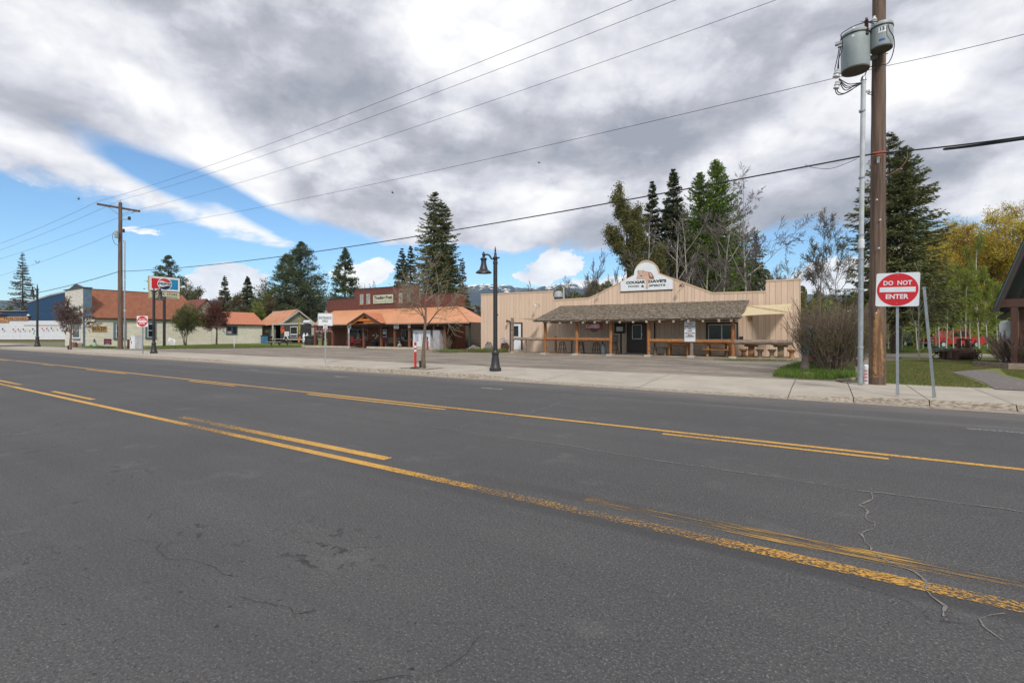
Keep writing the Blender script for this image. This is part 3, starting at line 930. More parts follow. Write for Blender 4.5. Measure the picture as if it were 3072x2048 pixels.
tag(MB().tube(P, .007, 5).build('drop_wire', RUBB, smooth=True), 'thin loose drop wire looping below the thick cable left of the near pole', 'cable')
P = curve_pts([atd(2655, 530, 12.95), atd(2700, 505, 13.2), atd(2720, 478, 13.3), atd(2722, 455, 13.4)], 6)
tag(MB().tube(P, .008, 5).build('drop_wire', mat('rusty_wire', (.25, .10, .06), .7), smooth=True), 'reddish drop wire curving up right of the near pole', 'cable')

# ------------------------------------------------------------------ far pole on the left
fp = thing('utility_pole', 'wooden power pole with a crossarm beside the white clapboard shop', 'utility pole', LP)
fz = LZT - LP.z
MB().tube([(0, 0, -.1), (-.02, 0, fz * .5), (-.06, .02, fz)], [.21, .18, .14], 14).build('shaft', POLEW, fp, smooth=True)
a0, a1 = armL[0] - LP, armL[1] - LP
def barbox(p, q, w_, h_):
    p, q = Vector(p), Vector(q); d = (q - p); L = d.length; zq = d.normalized(); x = zq.cross(Vector((0, 0, 1))).normalized(); y = x.cross(zq)
    M_ = Matrix((x, y, zq)).transposed().to_4x4(); M_.translation = p
    return M_, L


def bar(mb, p, q, w_, h_=None):
    h_ = h_ or w_
    M_, L = barbox(p, q, w_, h_); return mb.box(-w_ / 2, -h_ / 2, 0, w_ / 2, h_ / 2, L, M_)


bar(MB(), a0, a1, .14, .17).build('crossarm', POLEW, fp)
ac = (a0 + a1) / 2
for s_ in (-1, 1): bar(MB(), ac + (a1 - a0).normalized() * s_ * .95 - Vector((0, 0, .05)), Vector((-.05, 0, ac.z - .75)), .04).build('brace', STEEL, fp)
for p_ in (a0 + (a1 - a0) * .02, a1 - (a1 - a0) * .02, Vector((-.06, .02, fz)), a1 - (a1 - a0) * .06):
    MB().lathe([(.02, 0), (.02, .08), (.07, .1), (.045, .14), (.065, .17), (.03, .22)], p_, 10).build('insulator', PORC, fp, smooth=30)
q = atd(388, 655, 45.2) - LP; MB().cbox(q, (.18, .18, .30)).build('cutout', BLACK, fp)
P = curve_pts([atd(395, 640, 45.3) - LP, atd(402, 636, 45.6) - LP, a1], 5); MB().tube(P, .018, 5).build('jumper_cable', RUBB, fp)
bar(MB(), atd(362, 659, 45.4) - LP, atd(388, 657, 45.2) - LP, .06).build('cutout_arm', STEEL, fp)
q = atd(350, 703, 45.0) - LP; MB().lathe([(.16, -.34), (.17, -.3), (.17, .3), (.12, .36)], q, 14).build('small_transformer', CAN, fp, smooth=30)
P = curve_pts([atd(340, 697, 45) - LP, atd(338, 715, 45) - LP, atd(346, 732, 45) - LP, atd(354, 735, 45.2) - LP], 5); MB().tube(P, .02, 5).build('jumper_cable', RUBB, fp)
MB().cbox(atd(371, 692, 45.1) - LP, (.14, .14, .34)).build('switch_box', BLACK, fp)
q = atd(374.5, 1040, 45.6); q.z = .14
oc = thing('conduit_riser', 'thin grey conduit on the right of the far power pole', 'conduit', q)
MB().tube([(0, 0, 0), (-.02, 0, 12.0 - 1.9), (-.1, 0, 10.35), (-.2, 0, 10.2)], [.055, .055, .055, .05], 10).build('pipe', STEEL, oc, smooth=True)
for z in (3.6, 6.5): MB().lathe([(.07, 0), (.08, .02), (.08, .08), (.07, .1)], (0, 0, z), 10).build('pipe_band', PORC, oc)

# ------------------------------------------------------------------ street lamps
def lamp_post(P, lab, scale=1.0, rz=0.0):
    t = thing('street_lamp', lab, 'street lamp', P, rz, 'black bell street lamps along the pavement', scale)
    prof = [(.215, 0), (.225, .02), (.225, .10), (.20, .13), (.175, .18), (.135, .42), (.118, .56), (.115, .58), (.13, .60), (.14, .66), (.14, .69), (.12, .72), (.105, .76)]
    MB().lathe(prof, n=24).build('base', BLACK, t, smooth=25)
    mb = MB()
    for k in range(12):
        a = 2 * math.pi * k / 12; mb.tube([(.162 * math.cos(a), .162 * math.sin(a), .2), (.112 * math.cos(a), .112 * math.sin(a), .57)], .009, 5)
    mb.build('flute', BLACK, t, kind='stuff')
    MB().lathe([(.086, .74), (.082, 1.5), (.078, 4.0), (.09, 4.02), (.09, 4.10), (.075, 4.13)], n=20).build('shaft', BLACK, t, smooth=25)
    MB().lathe([(.06, 4.12), (.09, 4.2), (.10, 4.25), (.06, 4.3), (.045, 4.36), (.05, 4.4), (.028, 4.46), (.035, 4.52), (.012, 4.64), (.004, 4.68)], n=16).build('finial', BLACK, t, smooth=25)
    arm = curve_pts([(-.05, 0, 4.22), (-.14, 0, 4.21), (-.22, 0, 4.33), (-.33, 0, 4.37), (-.42, 0, 4.32), (-.44, 0, 4.25)], 6)
    MB().tube(arm, .032, 8).tube([(.05, 0, 4.24), (.14, 0, 4.25), (.17, 0, 4.26)], [.03, .03, .012], 8).build('arm', BLACK, t, smooth=True)
    MB().lathe([(.012, .50), (.05, .44), (.06, .37), (.04, .32)], (-.44, 0, 3.98), 14).build('arm_finial', BLACK, t, smooth=True)
    sh = MB().lathe([(.05, .30), (.085, .26), (.125, .24), (.135, .21), (.11, .19), (.095, .16), (.10, .05), (.125, -.06), (.155, -.15), (.165, -.18), (.29, -.27), (.305, -.31), (.28, -.31), (.14, -.21)], (-.44, 0, 3.98), 24).build('bell_shade', BLACK, t, smooth=25)
    MB().lathe([(.13, -.25), (.12, -.27), (.08, -.30), (.02, -.315)], (-.44, 0, 3.98), 14).build('lens', mat('lamp_lens', (.5, .5, .46), .3), sh)
    MB().cbox((.095, 0, 2.1), (.03, .04, .05)).build('banner_stub', BLACK, t); MB().cbox((.095, 0, 2.95), (.03, .04, .05)).build('banner_stub', BLACK, t)
    return t


aV = math.atan2(RGT.y, RGT.x)
q = at(1486, 1112, .14); lamp = lamp_post(q, 'black bell street lamp on the pavement in front of the tan wooden building', 1.0, aV)
q = at(461.5, 1059.5, .14); dup(lamp, q, aV + R(180), 'black bell street lamp beside the red, white and blue store sign', 1.06)
q = at(112, 1039.3, .15); dup(lamp, q, aV, 'black bell street lamp at far left in front of the white building', (1.25, 1.25, 1.52))

# ------------------------------------------------------------------ signs on the right
def perf_post(u, v, ut, vt, lab, Yt=None):
    q = at(u, v, .145); Y = (q - EYE).dot(FWD); top = atd(ut, vt, Yt or Y) - q
    t = thing('sign_post', lab, 'sign post', q)
    d = top.normalized(); a = math.atan2(-q.y, -q.x) + R(90)
    side = Vector((math.cos(a), math.sin(a), 0)); nrm = side.cross(d).normalized(); side = d.cross(nrm)
    M_ = Matrix((side, nrm, d)).transposed().to_4x4(); L = top.length; wq = .026
    mb = MB()
    n = int(L / .0508)
    # tube walls with real holes on the face seen: rails and rungs
    for s_ in (-1, 1): mb.box(s_ * wq - (.016 if s_ > 0 else 0), -wq, 0, s_ * wq + (0 if s_ > 0 else .016), wq, L, M_)
    mb.box(-wq + .016, wq - .003, 0, wq - .016, wq, L, M_)
    for k in range(n): mb.box(-wq + .016, -wq, k * .0508, wq - .016, -wq + .003, k * .0508 + .036, M_)
    mb.build('perforated_tube', STEEL, t)
    MB().box(-.034, -.034, 0, .034, .034, .10, M_).build('anchor_sleeve', STEEL, t)
    return t, q, a, Y, M_, L


dn, q, a, Y, M_, L = perf_post(2692.5, 1184, 2692, 815, 'upright perforated steel post carrying the do not enter sign')
c = atd(2692, 868.5, Y - .05) - q; ws = .765
FM = Matrix.Translation(c) @ Matrix.Rotation(a, 4, 'Z') @ Matrix.Rotation(R(1.8), 4, 'Y')
def rrect(w_, h_, r_, n=5):
    out = []
    for cx_, cz_, s0 in ((w_ / 2 - r_, h_ / 2 - r_, 0), (-w_ / 2 + r_, h_ / 2 - r_, 90), (-w_ / 2 + r_, -h_ / 2 + r_, 180), (w_ / 2 - r_, -h_ / 2 + r_, 270)):
        for k in range(n + 1):
            t_ = R(s0 + 90 * k / n); out.append((cx_ + r_ * math.cos(t_), cz_ + r_ * math.sin(t_)))
    return out


def circ(r_, n=48, cx=0, cz=0, sx=1): return [(cx + sx * r_ * math.cos(2 * math.pi * k / n), cz + r_ * math.sin(2 * math.pi * k / n)) for k in range(n)]


sp_ = MB().prism(rrect(ws, ws * .98, .04), -.003, .003, FM).build('sign_plate', SIGNW, dn)
MB().prism(circ(ws * .475), -.006, -.004, FM).build('red_disc', REDS, sp_)
MB().prism([(-.315, -.055), (.315, -.055), (.315, .055), (-.315, .055)], -.009, -.007, FM).build('white_bar', SIGNW, sp_)
TXM = FM @ Matrix.Translation((0, -.008, 0)) @ Matrix.Rotation(R(90), 4, 'X')
text('DO  NOT', .15, SIGNW, sp_, TXM @ Matrix.Translation((0, .15, 0)), ext=.001, bold=.004, w=.50, h=.105)
text('ENTER', .15, SIGNW, sp_, TXM @ Matrix.Translation((0, -.155, 0)), ext=.001, bold=.004, w=.40, h=.105)
for zq in (.33, -.31): MB().prism(circ(.009, 8, 0, zq), -.013, -.008, FM).build('bolt', STEEL, sp_)
perf_post(2803, 1190, 2772, 860, 'bare perforated steel post leaning left, without a sign')

# ENTRANCE ONLY
q = at(976, 1089.5, .14); Y = (q - EYE).dot(FWD); a = math.atan2(-q.y, -q.x) + R(90)
en = thing('entrance_sign', 'white entrance only sign on a grey post by the driveway', 'sign', q, a)
Lh = zat(945, Y) - q.z
MB().box(-.03, -.03, 0, .03, .03, Lh + .2).build('post', STEEL, en)
wq = 31.0 * Y / F
MB().prism(rrect(.66, .60, .03), -.045, -.035, Matrix.Translation((0, 0, zat(958.3, Y) - q.z))).build('sign_plate', SIGNW, en)
MB().prism(rrect(.63, .57, .03), -.047, -.0455, Matrix.Translation((0, 0, zat(958.3, Y) - q.z))).build('sign_border', BLKP, en)
MB().prism(rrect(.61, .55, .03), -.050, -.048, Matrix.Translation((0, 0, zat(958.3, Y) - q.z))).build('sign_face', SIGNW, en)
text('ENTRANCE', .14, BLKP, en, MF(0, -.051, zat(953.5, Y) - q.z), bold=.003, ext=.001, w=.54, h=.13)
text('ONLY', .14, BLKP, en, MF(0, -.051, zat(963, Y) - q.z), bold=.003, ext=.001, w=.27, h=.13)
zc = zat(980, Y) - q.z
MB().prism(rrect(.185, .27, .015), -.045, -.035, Matrix.Translation((0, 0, zc))).build('small_plate', SIGNW, en)
mb = MB(); mb.ring((0, -.047, zc + .05), .05, .007, n=16); bar(mb, (-.035, -.047, zc + .085), (.035, -.047, zc + .015), .012); mb.build('no_parking_ring', REDS, en)
for k in range(3): MB().box(-.07, -.048, zc - .05 - k * .03, .07, -.046, zc - .035 - k * .03).build('small_print', BLKP, en)

# far DO NOT ENTER
q = at(428, 1060.8, .14); Y = (q - EYE).dot(FWD)
dn2 = thing('road_sign', 'small do not enter sign on a thin post beside the white cabinet', 'sign', q, R(35))
MB().box(-.03, -.03, 0, .03, .03, zat(975, Y) - q.z).build('post', STEEL, dn2)
zc = zat(963.8, Y) - q.z; FM = Matrix.Translation((0, 0, zc))
MB().prism(rrect(.76, .76, .04), -.04, -.034, FM).build('sign_plate', SIGNW, dn2)
MB().prism(circ(.365, 32), -.044, -.041, FM).build('red_disc', REDS, dn2)
MB().prism([(-.31, -.055), (.31, -.055), (.31, .055), (-.31, .055)], -.048, -.045, FM).build('white_bar', SIGNW, dn2)
text('DO NOT', .15, SIGNW, dn2, MF(0, -.046, zc + .15), ext=.001, bold=.004, w=.48, h=.11)
text('ENTER', .15, SIGNW, dn2, MF(0, -.046, zc - .15), ext=.001, bold=.004, w=.40, h=.11)

# red delineator by the street tree
ORN = mat('delineator_plastic', (.62, .020, .014), .45, (.56, .02, .014), 5, 3)
q = at(1246, 1104.5, .14)
de = thing('delineator_post', 'red plastic post with two white bands beside the street tree', 'delineator', q)
MB().lathe([(.21, 0), (.21, .03), (.18, .045), (.06, .05)], n=8).build('rubber_base', RUBB, de)
MB().lathe([(.046, .045), (.046, 1.0), (.05, 1.02), (.05, 1.04), (.03, 1.06)], n=16).build('tube', ORN, de, smooth=30)
for z in (.67, .86 - .03): MB().lathe([(.0475, z), (.0482, z + .005), (.0482, z + .08), (.0475, z + .085)], n=16).build('reflective_band', SIGNW, de, smooth=30)
q = at(1262, 1103, .14)
bx_ = thing('tree_watering_box', 'small black box leaning on the trunk of the street tree', 'box', q, aV)
MB().cbox((0, 0, .14), (.10, .10, .28)).box(-.06, -.06, .24, .06, .06, .29).build('box_shell', RUBB, bx_)
MB().cbox((0, -.056, .12), (.06, .01, .10)).build('door', BLACK, bx_)
# soil square in the pavement
q = at(1275, 1104, .14)
MB().quad((q.x - 1.0, q.y - .55, .150), (q.x + .6, q.y - .55, .150), (q.x + .6, q.y + .55, .157), (q.x - 1.0, q.y + .55, .157)).build('tree_pit', DIRT, kind='structure')
q = at(211, 1048, .15)
# ------------------------------------------------------------------ tan wooden tavern
CO = atd(1912, 1060.8, 32.1); CO.z = .15
TV = Frame(CO, 3.95)
GZ = 0.0
tav = fthing('wooden_tavern', 'tan wooden building with arched false front and shake-roofed porch', 'building', TV)


def tvp(u, v, y=0.0): q = TV.y(u, v, y); return (q.x, q.z)


prof = [tvp(1443, 883), tvp(1659, 873)]
prof += [tvp(1660, 899.4), tvp(1766, 893.5), tvp(1780, 888), tvp(1900.4, 826.6), tvp(1904, 812), tvp(1912, 797), tvp(1925, 785), tvp(1940.6, 781), tvp(1957, 786), tvp(1970, 798), tvp(1977, 811),
         tvp(1979.6, 820.9), tvp(2138, 878.3), tvp(2296.5, 873.8), tvp(2297.5, 841.8), tvp(2402, 836.5)]
XL, XR = prof[0][0], prof[-1][0]
px_, pz_ = [p_[0] for p_ in prof], [p_[1] for p_ in prof]
def ptop(x): return float(np.interp(x, px_, pz_))


xb = XL; rr = random.Random(3); nb_ = 0
cuts = [prof[1][0], prof[15][0]]
edges = [XL]
while edges[-1] < XR - .01:
    nx = edges[-1] + (.305 if rr.random() < .75 else .205)
    for c_ in cuts:
        if edges[-1] < c_ - .01 < nx and nx > c_: nx = c_
        elif abs(nx - c_) < .07: nx = c_
    edges.append(min(nx, XR))
for a, b in zip(edges[:-1], edges[1:]):
    za, zb = ptop(a + .012), ptop(b - .012)
    if b - a > .25 and 1900 < 2000:
        mid = (a + b) / 2; poly = [(a + .007, .02), (b - .007, .02), (b - .007, zb), (mid, ptop(mid)), (a + .007, za)]
    d_ = rr.uniform(-.003, .003)
    poly = [(a + .006, .02), (b - .006, .02), (b - .006, zb), ((a + b) / 2, ptop((a + b) / 2)), (a + .006, za)]
    MB().prism(poly, -.02 + d_, .02).build('board', TAN, tav)
# wall body behind the boards
back = [(p_[0], p_[1] - .05) for p_ in prof]
poly = [(XL + .02, 0)] + [(XR - .02, 0)] + [(min(max(x, XL + .02), XR - .02), z) for x, z in reversed(back)]
MB().prism(poly, .022, .14).build('wall', mat('tan_backing', (.24, .165, .12), .9), tav)
MB().box(XL + .02, .141, 0, XR - .02, 14, 3.4).build('rear_wall', TAN, tav)
MB().box(XL + .02, .142, 3.405, XR - .02, 14, 3.5).build('flat_roof', mat('roof_felt', (.12, .12, .12), .95), tav)
# cap trim that follows the parapet
for i in range(len(prof) - 1):
    a, b = prof[i], prof[i + 1]
    if abs(a[0] - b[0]) < .1: continue
    mb = MB(); mb.prism([(a[0], a[1] - .07), (b[0], b[1] - .07), (b[0], b[1] + .03), (a[0], a[1] + .03)], -.045, .16); mb.build('parapet_cap', TANT, tav)

# shake porch roof
EY = -3.15                                  # eave line in front of the wall
ez = TV.y(1912, 956.0, EY).z
tz = TV.y(1912, 908.5, 0).z - .02
xl0 = TV.y(1686, 911, 0).x; xl1 = TV.y(1599, 953, EY).x
xr0 = TV.y(2248, 893, 0).x; xr1 = TV.y(2222.4, 950, EY).x
def roofp(s_, t, off=0.0):
    """s along, t from wall 0 to eave 1"""
    xa = xl0 + (xl1 - xl0) * t; xb_ = xr0 + (xr1 - xr0) * t
    return Vector((xa + (xb_ - xa) * s_, EY * t, tz + (ez - tz) * t + off))


deck = MB(); A, B, C_, D_ = roofp(0, 0, -.05), roofp(1, 0, -.05), roofp(1, 1, -.05), roofp(0, 1, -.05)
deck.add([A + Vector((0, -.03, 0)), B + Vector((0, -.03, 0)), C_, D_, A + Vector((0, -.03, -.06)), B + Vector((0, -.03, -.06)), C_ + Vector((0, 0, -.06)), D_ + Vector((0, 0, -.06))],
         [(0, 3, 2, 1), (4, 5, 6, 7), (0, 1, 5, 4), (1, 2, 6, 5), (2, 3, 7, 6), (3, 0, 4, 7)])
rf = deck.build('porch_roof', BEAM, tav)
sh = MB(); rows = 17; rr = random.Random(11)
for r_ in range(rows):
    t0 = r_ / rows; t1 = min(1.035, (r_ + 1.35) / rows); Lx = (roofp(1, t1) - roofp(0, t1)).length; s_ = -.002
    while s_ < 1:
        wd = rr.uniform(.10, .24) / Lx; e_ = min(1.0, s_ + wd - .012 / Lx); tt = t1 + rr.uniform(-.008, .012); th = rr.uniform(.022, .05); lift = rr.uniform(0, .012)
        a, b = roofp(max(0, s_), t0, -.03), roofp(e_, t0, -.03); c_, d_ = roofp(e_, tt, lift), roofp(max(0, s_), tt, lift)
        u_ = Vector((0, 0, th))
        sh.add([a, b, c_, d_, a + u_ * .4, b + u_ * .4, c_ + u_, d_ + u_], [(4, 7, 6, 5), (3, 2, 6, 7), (0, 3, 7, 4), (1, 5, 6, 2)])
        s_ += wd
sh.build('shake_course', SHAKE, rf, kind='stuff')
# beam, rafter tails, posts
PYl = -2.55
bz0 = TV.y(1912, 966.2, PYl).z; bz1 = bz0 + .16
bx0 = TV.y(1631, 965, PYl).x; bx1 = TV.y(2205, 964, PYl).x
MB().box(bx0, PYl - .09, bz0, bx1, PYl + .09, bz1).build('beam', BEAM, tav)
for u in (1647.6, 1681.4, 1715.2, 1750.3, 1785.4, 1822.3, 1860.6, 1900.4, 1940.6, 1979.6, 2021, 2065.7, 2109.4, 2157.3, 2194.3):
    x = TV.y(u, 957, EY + .15).x
    mb = MB(); zE = tz + (ez - tz) * .95 - .12
    M2 = Matrix.Translation((x, EY + .0, zE - .03)) @ Matrix.Rotation(math.atan2(tz - ez, -EY), 4, 'X')
    mb.box(-.06, 0, -.16, .06, 2.9, .0, M2); mb.build('rafter', RAFT, tav)
posts = [1635.5, 1730.5, 1832, 1946, 2074.5, 2198.5]
for k, u in enumerate(posts):
    x = TV.y(u, 1010, PYl).x
    top_ = bz0 if k != 4 else TV.y(2074, 1027, PYl).z
    mb = MB(); rr = random.Random(k); pts = []; rad = []
    for i in range(9):
        z = .10 + (top_ - .10) * i / 8; pts.append((x + rr.uniform(-.008, .008), PYl + rr.uniform(-.008, .008), z)); rad.append(.105 * rr.uniform(.92, 1.1))
    mb.tube(pts, rad, 10).build('post', LOG if k not in (4,) else LOGG, tav, smooth=True)
    MB().box(x - .19, PYl - .40, -.08, x + .19, PYl + .19, .13).build('post_footing', mat('pale_footing', (.52, .48, .42), .9, (.40, .36, .31), 5, 4), tav)
# the grey post at the porch's left end
x = TV.y(1537, 1010, PYl).x
MB().box(x - .08, PYl - .08, .05, x + .08, PYl + .08, TV.y(1537, 953, PYl).z).build('end_post', LOGG, tav)
MB().lathe([(.2, -.1), (.24, .0), (.2, .12), (.12, .18)], (x, PYl, 0), 9).build('post_footing', STONE, tav)
for u, v0, v1 in ((1577.5, 1019, 1053),):
    x = TV.y(u, 1030, PYl).x; MB().box(x - .06, PYl - .06, .05, x + .06, PYl + .06, TV.y(u, v0, PYl).z).build('short_post', LOGG, tav)
x = TV.y(1667, 1030, -1.2).x; MB().box(x - .06, -1.26, .05, x + .06, -1.14, TV.y(1667, 1008, -1.2).z).build('short_post', LOG, tav)
# rails
def rail(u0, u1, v0, v1, m, h=.17, y=PYl, seed=0):
    a, b = TV.y(u0, v0, y), TV.y(u1, v1, y); rr = random.Random(seed); n = 14; pts = []; rad = []
    for i in range(n + 1):
        p_ = a.lerp(b, i / n); pts.append(p_ + Vector((0, 0, rr.uniform(-.008, .008)))); rad.append(h / 2 * rr.uniform(.9, 1.12))
    return MB().tube(pts, rad, 9).build('rail', m, tav, smooth=True)


rail(1541, 1633, 1015.3, 1017.5, LOGG, .20, seed=1)
rail(1638, 1728, 1016.5, 1017.5, LOG, .22, seed=2); rail(1733, 1829, 1017.5, 1019.0, LOG, .22, seed=3)
rail(1950, 2072, 1021.5, 1023.5, LOG, .25, seed=4); rail(2076, 2196, 1023.5, 1025, LOG, .24, seed=5)
rail(2202, 2378, 1025.5, 1026.5, LOGG, .26, seed=6)
# porch floor
fx0 = TV.y(1520, 1050, PYl).x; fx1 = TV.y(2385, 1075, PYl).x
MB().box(fx0, PYl - .25, -.05, fx1, -.03, .07).build('porch_floor', SLABM, tav)
MB().box(fx0, PYl - .36, -.05, fx1, PYl - .255, .085).build('floor_edge', mat('edge_timber', (.40, .31, .22), .9, (.28, .2, .14), 3, stretch=(.3, 1, 1)), tav)
# doors and windows
def frect(u0, v0, u1, v1, y=0.0):
    a, b = TV.y(u0, v1, y), TV.y(u1, v0, y); return a.x, a.z, b.x, b.z


x0, z0, x1, z1 = frect(1885, 966.5, 1936, 1060.5); z0 = .08
MB().box(x0 - .10, -.06, z0, x0, -.021, z1 + .1).box(x1, -.06, z0, x1 + .1, -.021, z1 + .1).box(x0, -.06, z1, x1, -.021, z1 + .1).build('door_frame', BROWN, tav)
dr_ = MB().box(x0 + .005, -.045, z0, x1 - .005, -.022, z1 - .005).build('door', BROWN, tav, label='dark brown entrance door')
wx0, wz0, wx1, wz1 = frect(1897, 973.5, 1926, 1017)
MB().box(wx0, -.06, wz0, wx1, -.046, wz1).build('door_window_frame', WHITEP, dr_)
MB().box(wx0 + .05, -.066, wz0 + .05, wx1 - .05, -.061, wz1 - .05).build('door_window', GLASS, dr_)
for k in range(2): MB().box(wx0 + .0 + k * .5 * (wx1 - wx0), -.052, z0 + .15, wx0 + (.44 + k * .5) * (wx1 - wx0), -.046, z0 + .6).build('door_panel', BROWN, dr_)
MB().lathe([(.02, 0), (.035, .03), (.02, .06)], (0, 0, 0), 10, Matrix.Translation((x1 - .09, -.045, z0 + .98)) @ Matrix.Rotation(R(90), 4, 'X')).build('handle', STEEL, dr_)
MB().box(x0 - .05, -.3, .071, x1 + .05, -.02, .10).build('door_sill', ALU, tav)
MB().box(x1 - .3, -.065, .95 + .35, x1 - .17, -.062, 1.06 + .35).build('paper_notice', VINYL, dr_)
for u in (1863.5, 1964.3): a = frect(u - 2.2, 967, u + 2.2, 1059); MB().box(a[0], -.05, .08, a[2], -.021, a[3]).build('trim_board', BROWN, tav)
# white door at the left
x0, z0, x1, z1 = frect(1540.5, 971, 1563.8, 1048); z0 = max(z0, .05)
MB().box(x0 - .13, -.06, z0, x0, -.021, z1 + .1).box(x1, -.06, z0, x1 + .13, -.021, z1 + .1).box(x0, -.06, z1, x1, -.021, z1 + .1).build('door_frame', BROWN, tav)
dw = MB().box(x0 + .004, -.045, z0, x1 - .004, -.022, z1 - .004).build('door', WHITEP, tav, label='white side door')
a = frect(1541, 977.5, 1556, 1008.5); MB().box(a[0], -.055, a[1], a[2], -.046, a[3]).build('door_window', GLASS, dw)
a = frect(1522, 965, 1532, 1056); MB().box(TV.y(1530.5, 1000, 0).x, -.08, .05, TV.y(1533.5, 1000, 0).x, -.021, a[3]).build('trim_board', BROWN, tav)
# right window
x0, z0, x1, z1 = frect(2118, 966, 2215, 1020)
MB().box(x0, -.05, z0, x1, -.021, z1).build('window_surround', BROWN, tav)
w_ = frect(2125, 972, 2209, 1019)
wn = MB().box(w_[0], -.07, w_[1], w_[2], -.051, w_[3]).build('window', WHITEP, tav)
m_ = TV.y(2165.6, 1000, 0).x
MB().box(w_[0] + .05, -.075, w_[1] + .05, m_ - .03, -.071, w_[3] - .05).build('pane', GLASS, wn)
MB().box(m_ + .03, -.075, w_[1] + .05, w_[2] - .05, -.071, w_[3] - .05).build('pane', GLASS, wn)
# menu case
x0, z0, x1, z1 = frect(1845, 969, 1876.5, 1000)
mc = MB().box(x0, -.16, z0, x1, -.021, z1).build('menu_case', BROWN, tav)
a = frect(1851, 980, 1870.5, 993.5); MB().box(a[0], -.168, a[1], a[2], -.161, a[3]).build('paper', VINYL, mc)
# wall lights, small box, wires
def sconce(u, v):
    p_ = TV.y(u, v, 0); mb = MB(); mb.tube(curve_pts([(p_.x, -.02, p_.z + .02), (p_.x - .05, -.35, p_.z + .14), (p_.x - .1, -.62, p_.z + .10)], 6), .022, 6)
    mb.lathe([(.03, .06), (.06, .02), (.12, -.10), (.10, -.10)], (p_.x - .1, -.62, p_.z + .05), 10); mb.build('gooseneck_light', ALU if u < 1700 else RUST, tav)


sconce(1620, 917); sconce(1812, 868); sconce(2052, 860)
a = TV.y(2252, 954, 0); MB().box(a.x - .09, -.12, a.z - .1, a.x + .09, -.021, a.z + .08).build('junction_box', LOG, tav)
a = frect(2219, 1009, 2230, 1017); MB().box(a[0], -.1, a[1], a[2], -.021, a[3]).build('ashtray_box', BROWN, tav)
a = TV.y(1522, 963, -.4); MB().tube([(a.x, -.02, a.z), (a.x - .02, -.4, a.z + .02)], .05, 8).lathe([(.09, -.1), (.07, .1)], (a.x - .02, -.4, a.z), 10).build('corner_light', RUST, tav)
# gable sign
SGN = [tvp(1861.8, 874.1, -.05), tvp(2018.5, 868, -.05), tvp(2018.5, 839.5, -.05), tvp(1973.8, 821.3, -.05)]
cx_, cz_ = tvp(1938.5, 819, -.05); R_ = cz_; top_ = tvp(1939.5, 787, -.05)[1]
rx = (tvp(1973.6, 821, -.05)[0] - tvp(1902.5, 825, -.05)[0]) / 2; cx_ = (tvp(1973.6, 821, -.05)[0] + tvp(1902.5, 825, -.05)[0]) / 2; cz_ = tvp(1938.5, 821, -.05)[1]
arc = [(cx_ + rx * math.cos(t), cz_ + (top_ - cz_) * math.sin(t)) for t in [math.pi * k / 20 for k in range(1, 20)]]
SGN += arc + [tvp(1902.5, 825.5, -.05), tvp(1861.8, 847.9, -.05)]
sg = MB().prism(SGN, -.09, -.05).build('gable_sign', SIGNW, tav, label='white gable sign with a painted cougar')
bl = tvp(1861.8, 874.1, -.05); br = tvp(2018.5, 868, -.05)
MB().box(bl[0], -.095, bl[1] - .04, br[0], -.05, bl[1] - .002).build('sign_edge', BLKP, sg)
ang = math.atan2(br[1] - bl[1], br[0] - bl[0])
def stext(s_, u0, u1, v0, v1, b_=.03):
    a, b = tvp(u0, v1, -.09), tvp(u1, v0, -.09)
    text(s_, .5, BLKP, sg, MF((a[0] + b[0]) / 2, -.093, (a[1] + b[1]) / 2), w=b[0] - a[0], h=b[1] - a[1], bold=b_, ext=.002)


stext('COUGAR', 1878, 1936, 841, 852.8); stext("DAVE'S", 1945, 1999.5, 837.0, 849.0)
stext('FOOD', 1885, 1917.5, 855.2, 862.6, .02); stext('&', 1923.5, 1933, 854.5, 862, .02); stext('SPIRITS', 1946.5, 1996.5, 851.6, 860.2, .02)
# slab serifs of the sign lettering
mb = MB()
for u in (1880, 1948, 1951):
    pass
FUR = mat('cougar_fur_paint', (.66, .44, .34), .6, (.58, .37, .28), 3, 4)
FURL = mat('cougar_pale_paint', (.66, .48, .38), .6); FURD = mat('cougar_brown_paint', (.32, .14, .07), .6); LINEP = mat('cougar_outline', (.07, .04, .05), .6)
def cpoly(pts, m, y, name='cougar_art'):
    P = [tvp(u, v, y) for u, v in pts]; MB().prism(P, y - .003, y).build(name, m, sg)


def cp(x, y): return (1830 + x / 10.69, 760 + y / 10.69)


body = [(850, 830), (880, 740), (905, 690), (890, 640), (890, 570), (920, 548), (960, 565), (1060, 545), (1090, 560), (1100, 568), (1200, 590), (1300, 610), (1350, 660), (1400, 760), (1410, 830), (1340, 830), (1250, 825), (1240, 900), (1215, 1000),
        (1228, 1070), (1210, 1120), (1165, 1135), (1145, 1090), (1150, 1000), (1160, 900), (1120, 830), (960, 825)]
cx0 = 1130; cz0 = 800
cpoly([cp(cx0 + (x - cx0) * 1.03, cz0 + (y - cz0) * 1.025) for x, y in body], LINEP, -.096)
cpoly([cp(x, y) for x, y in body], FUR, -.101)
cpoly([cp(x, y) for x, y in [(1225, 610), (1300, 615), (1350, 665), (1395, 760), (1400, 820), (1320, 825), (1260, 800), (1235, 700)]], FURD, -.106)
cpoly([cp(x, y) for x, y in [(1255, 625), (1310, 640), (1350, 700), (1330, 760), (1280, 720)]], FURL, -.110)
cpoly([cp(x, y) for x, y in [(895, 660), (930, 590), (1050, 575), (1080, 640), (1060, 720), (1000, 775), (940, 740)]], FURL, -.106)
cpoly([cp(x, y) for x, y in [(965, 705), (1040, 700), (1020, 740), (980, 745)]], LINEP, -.110)
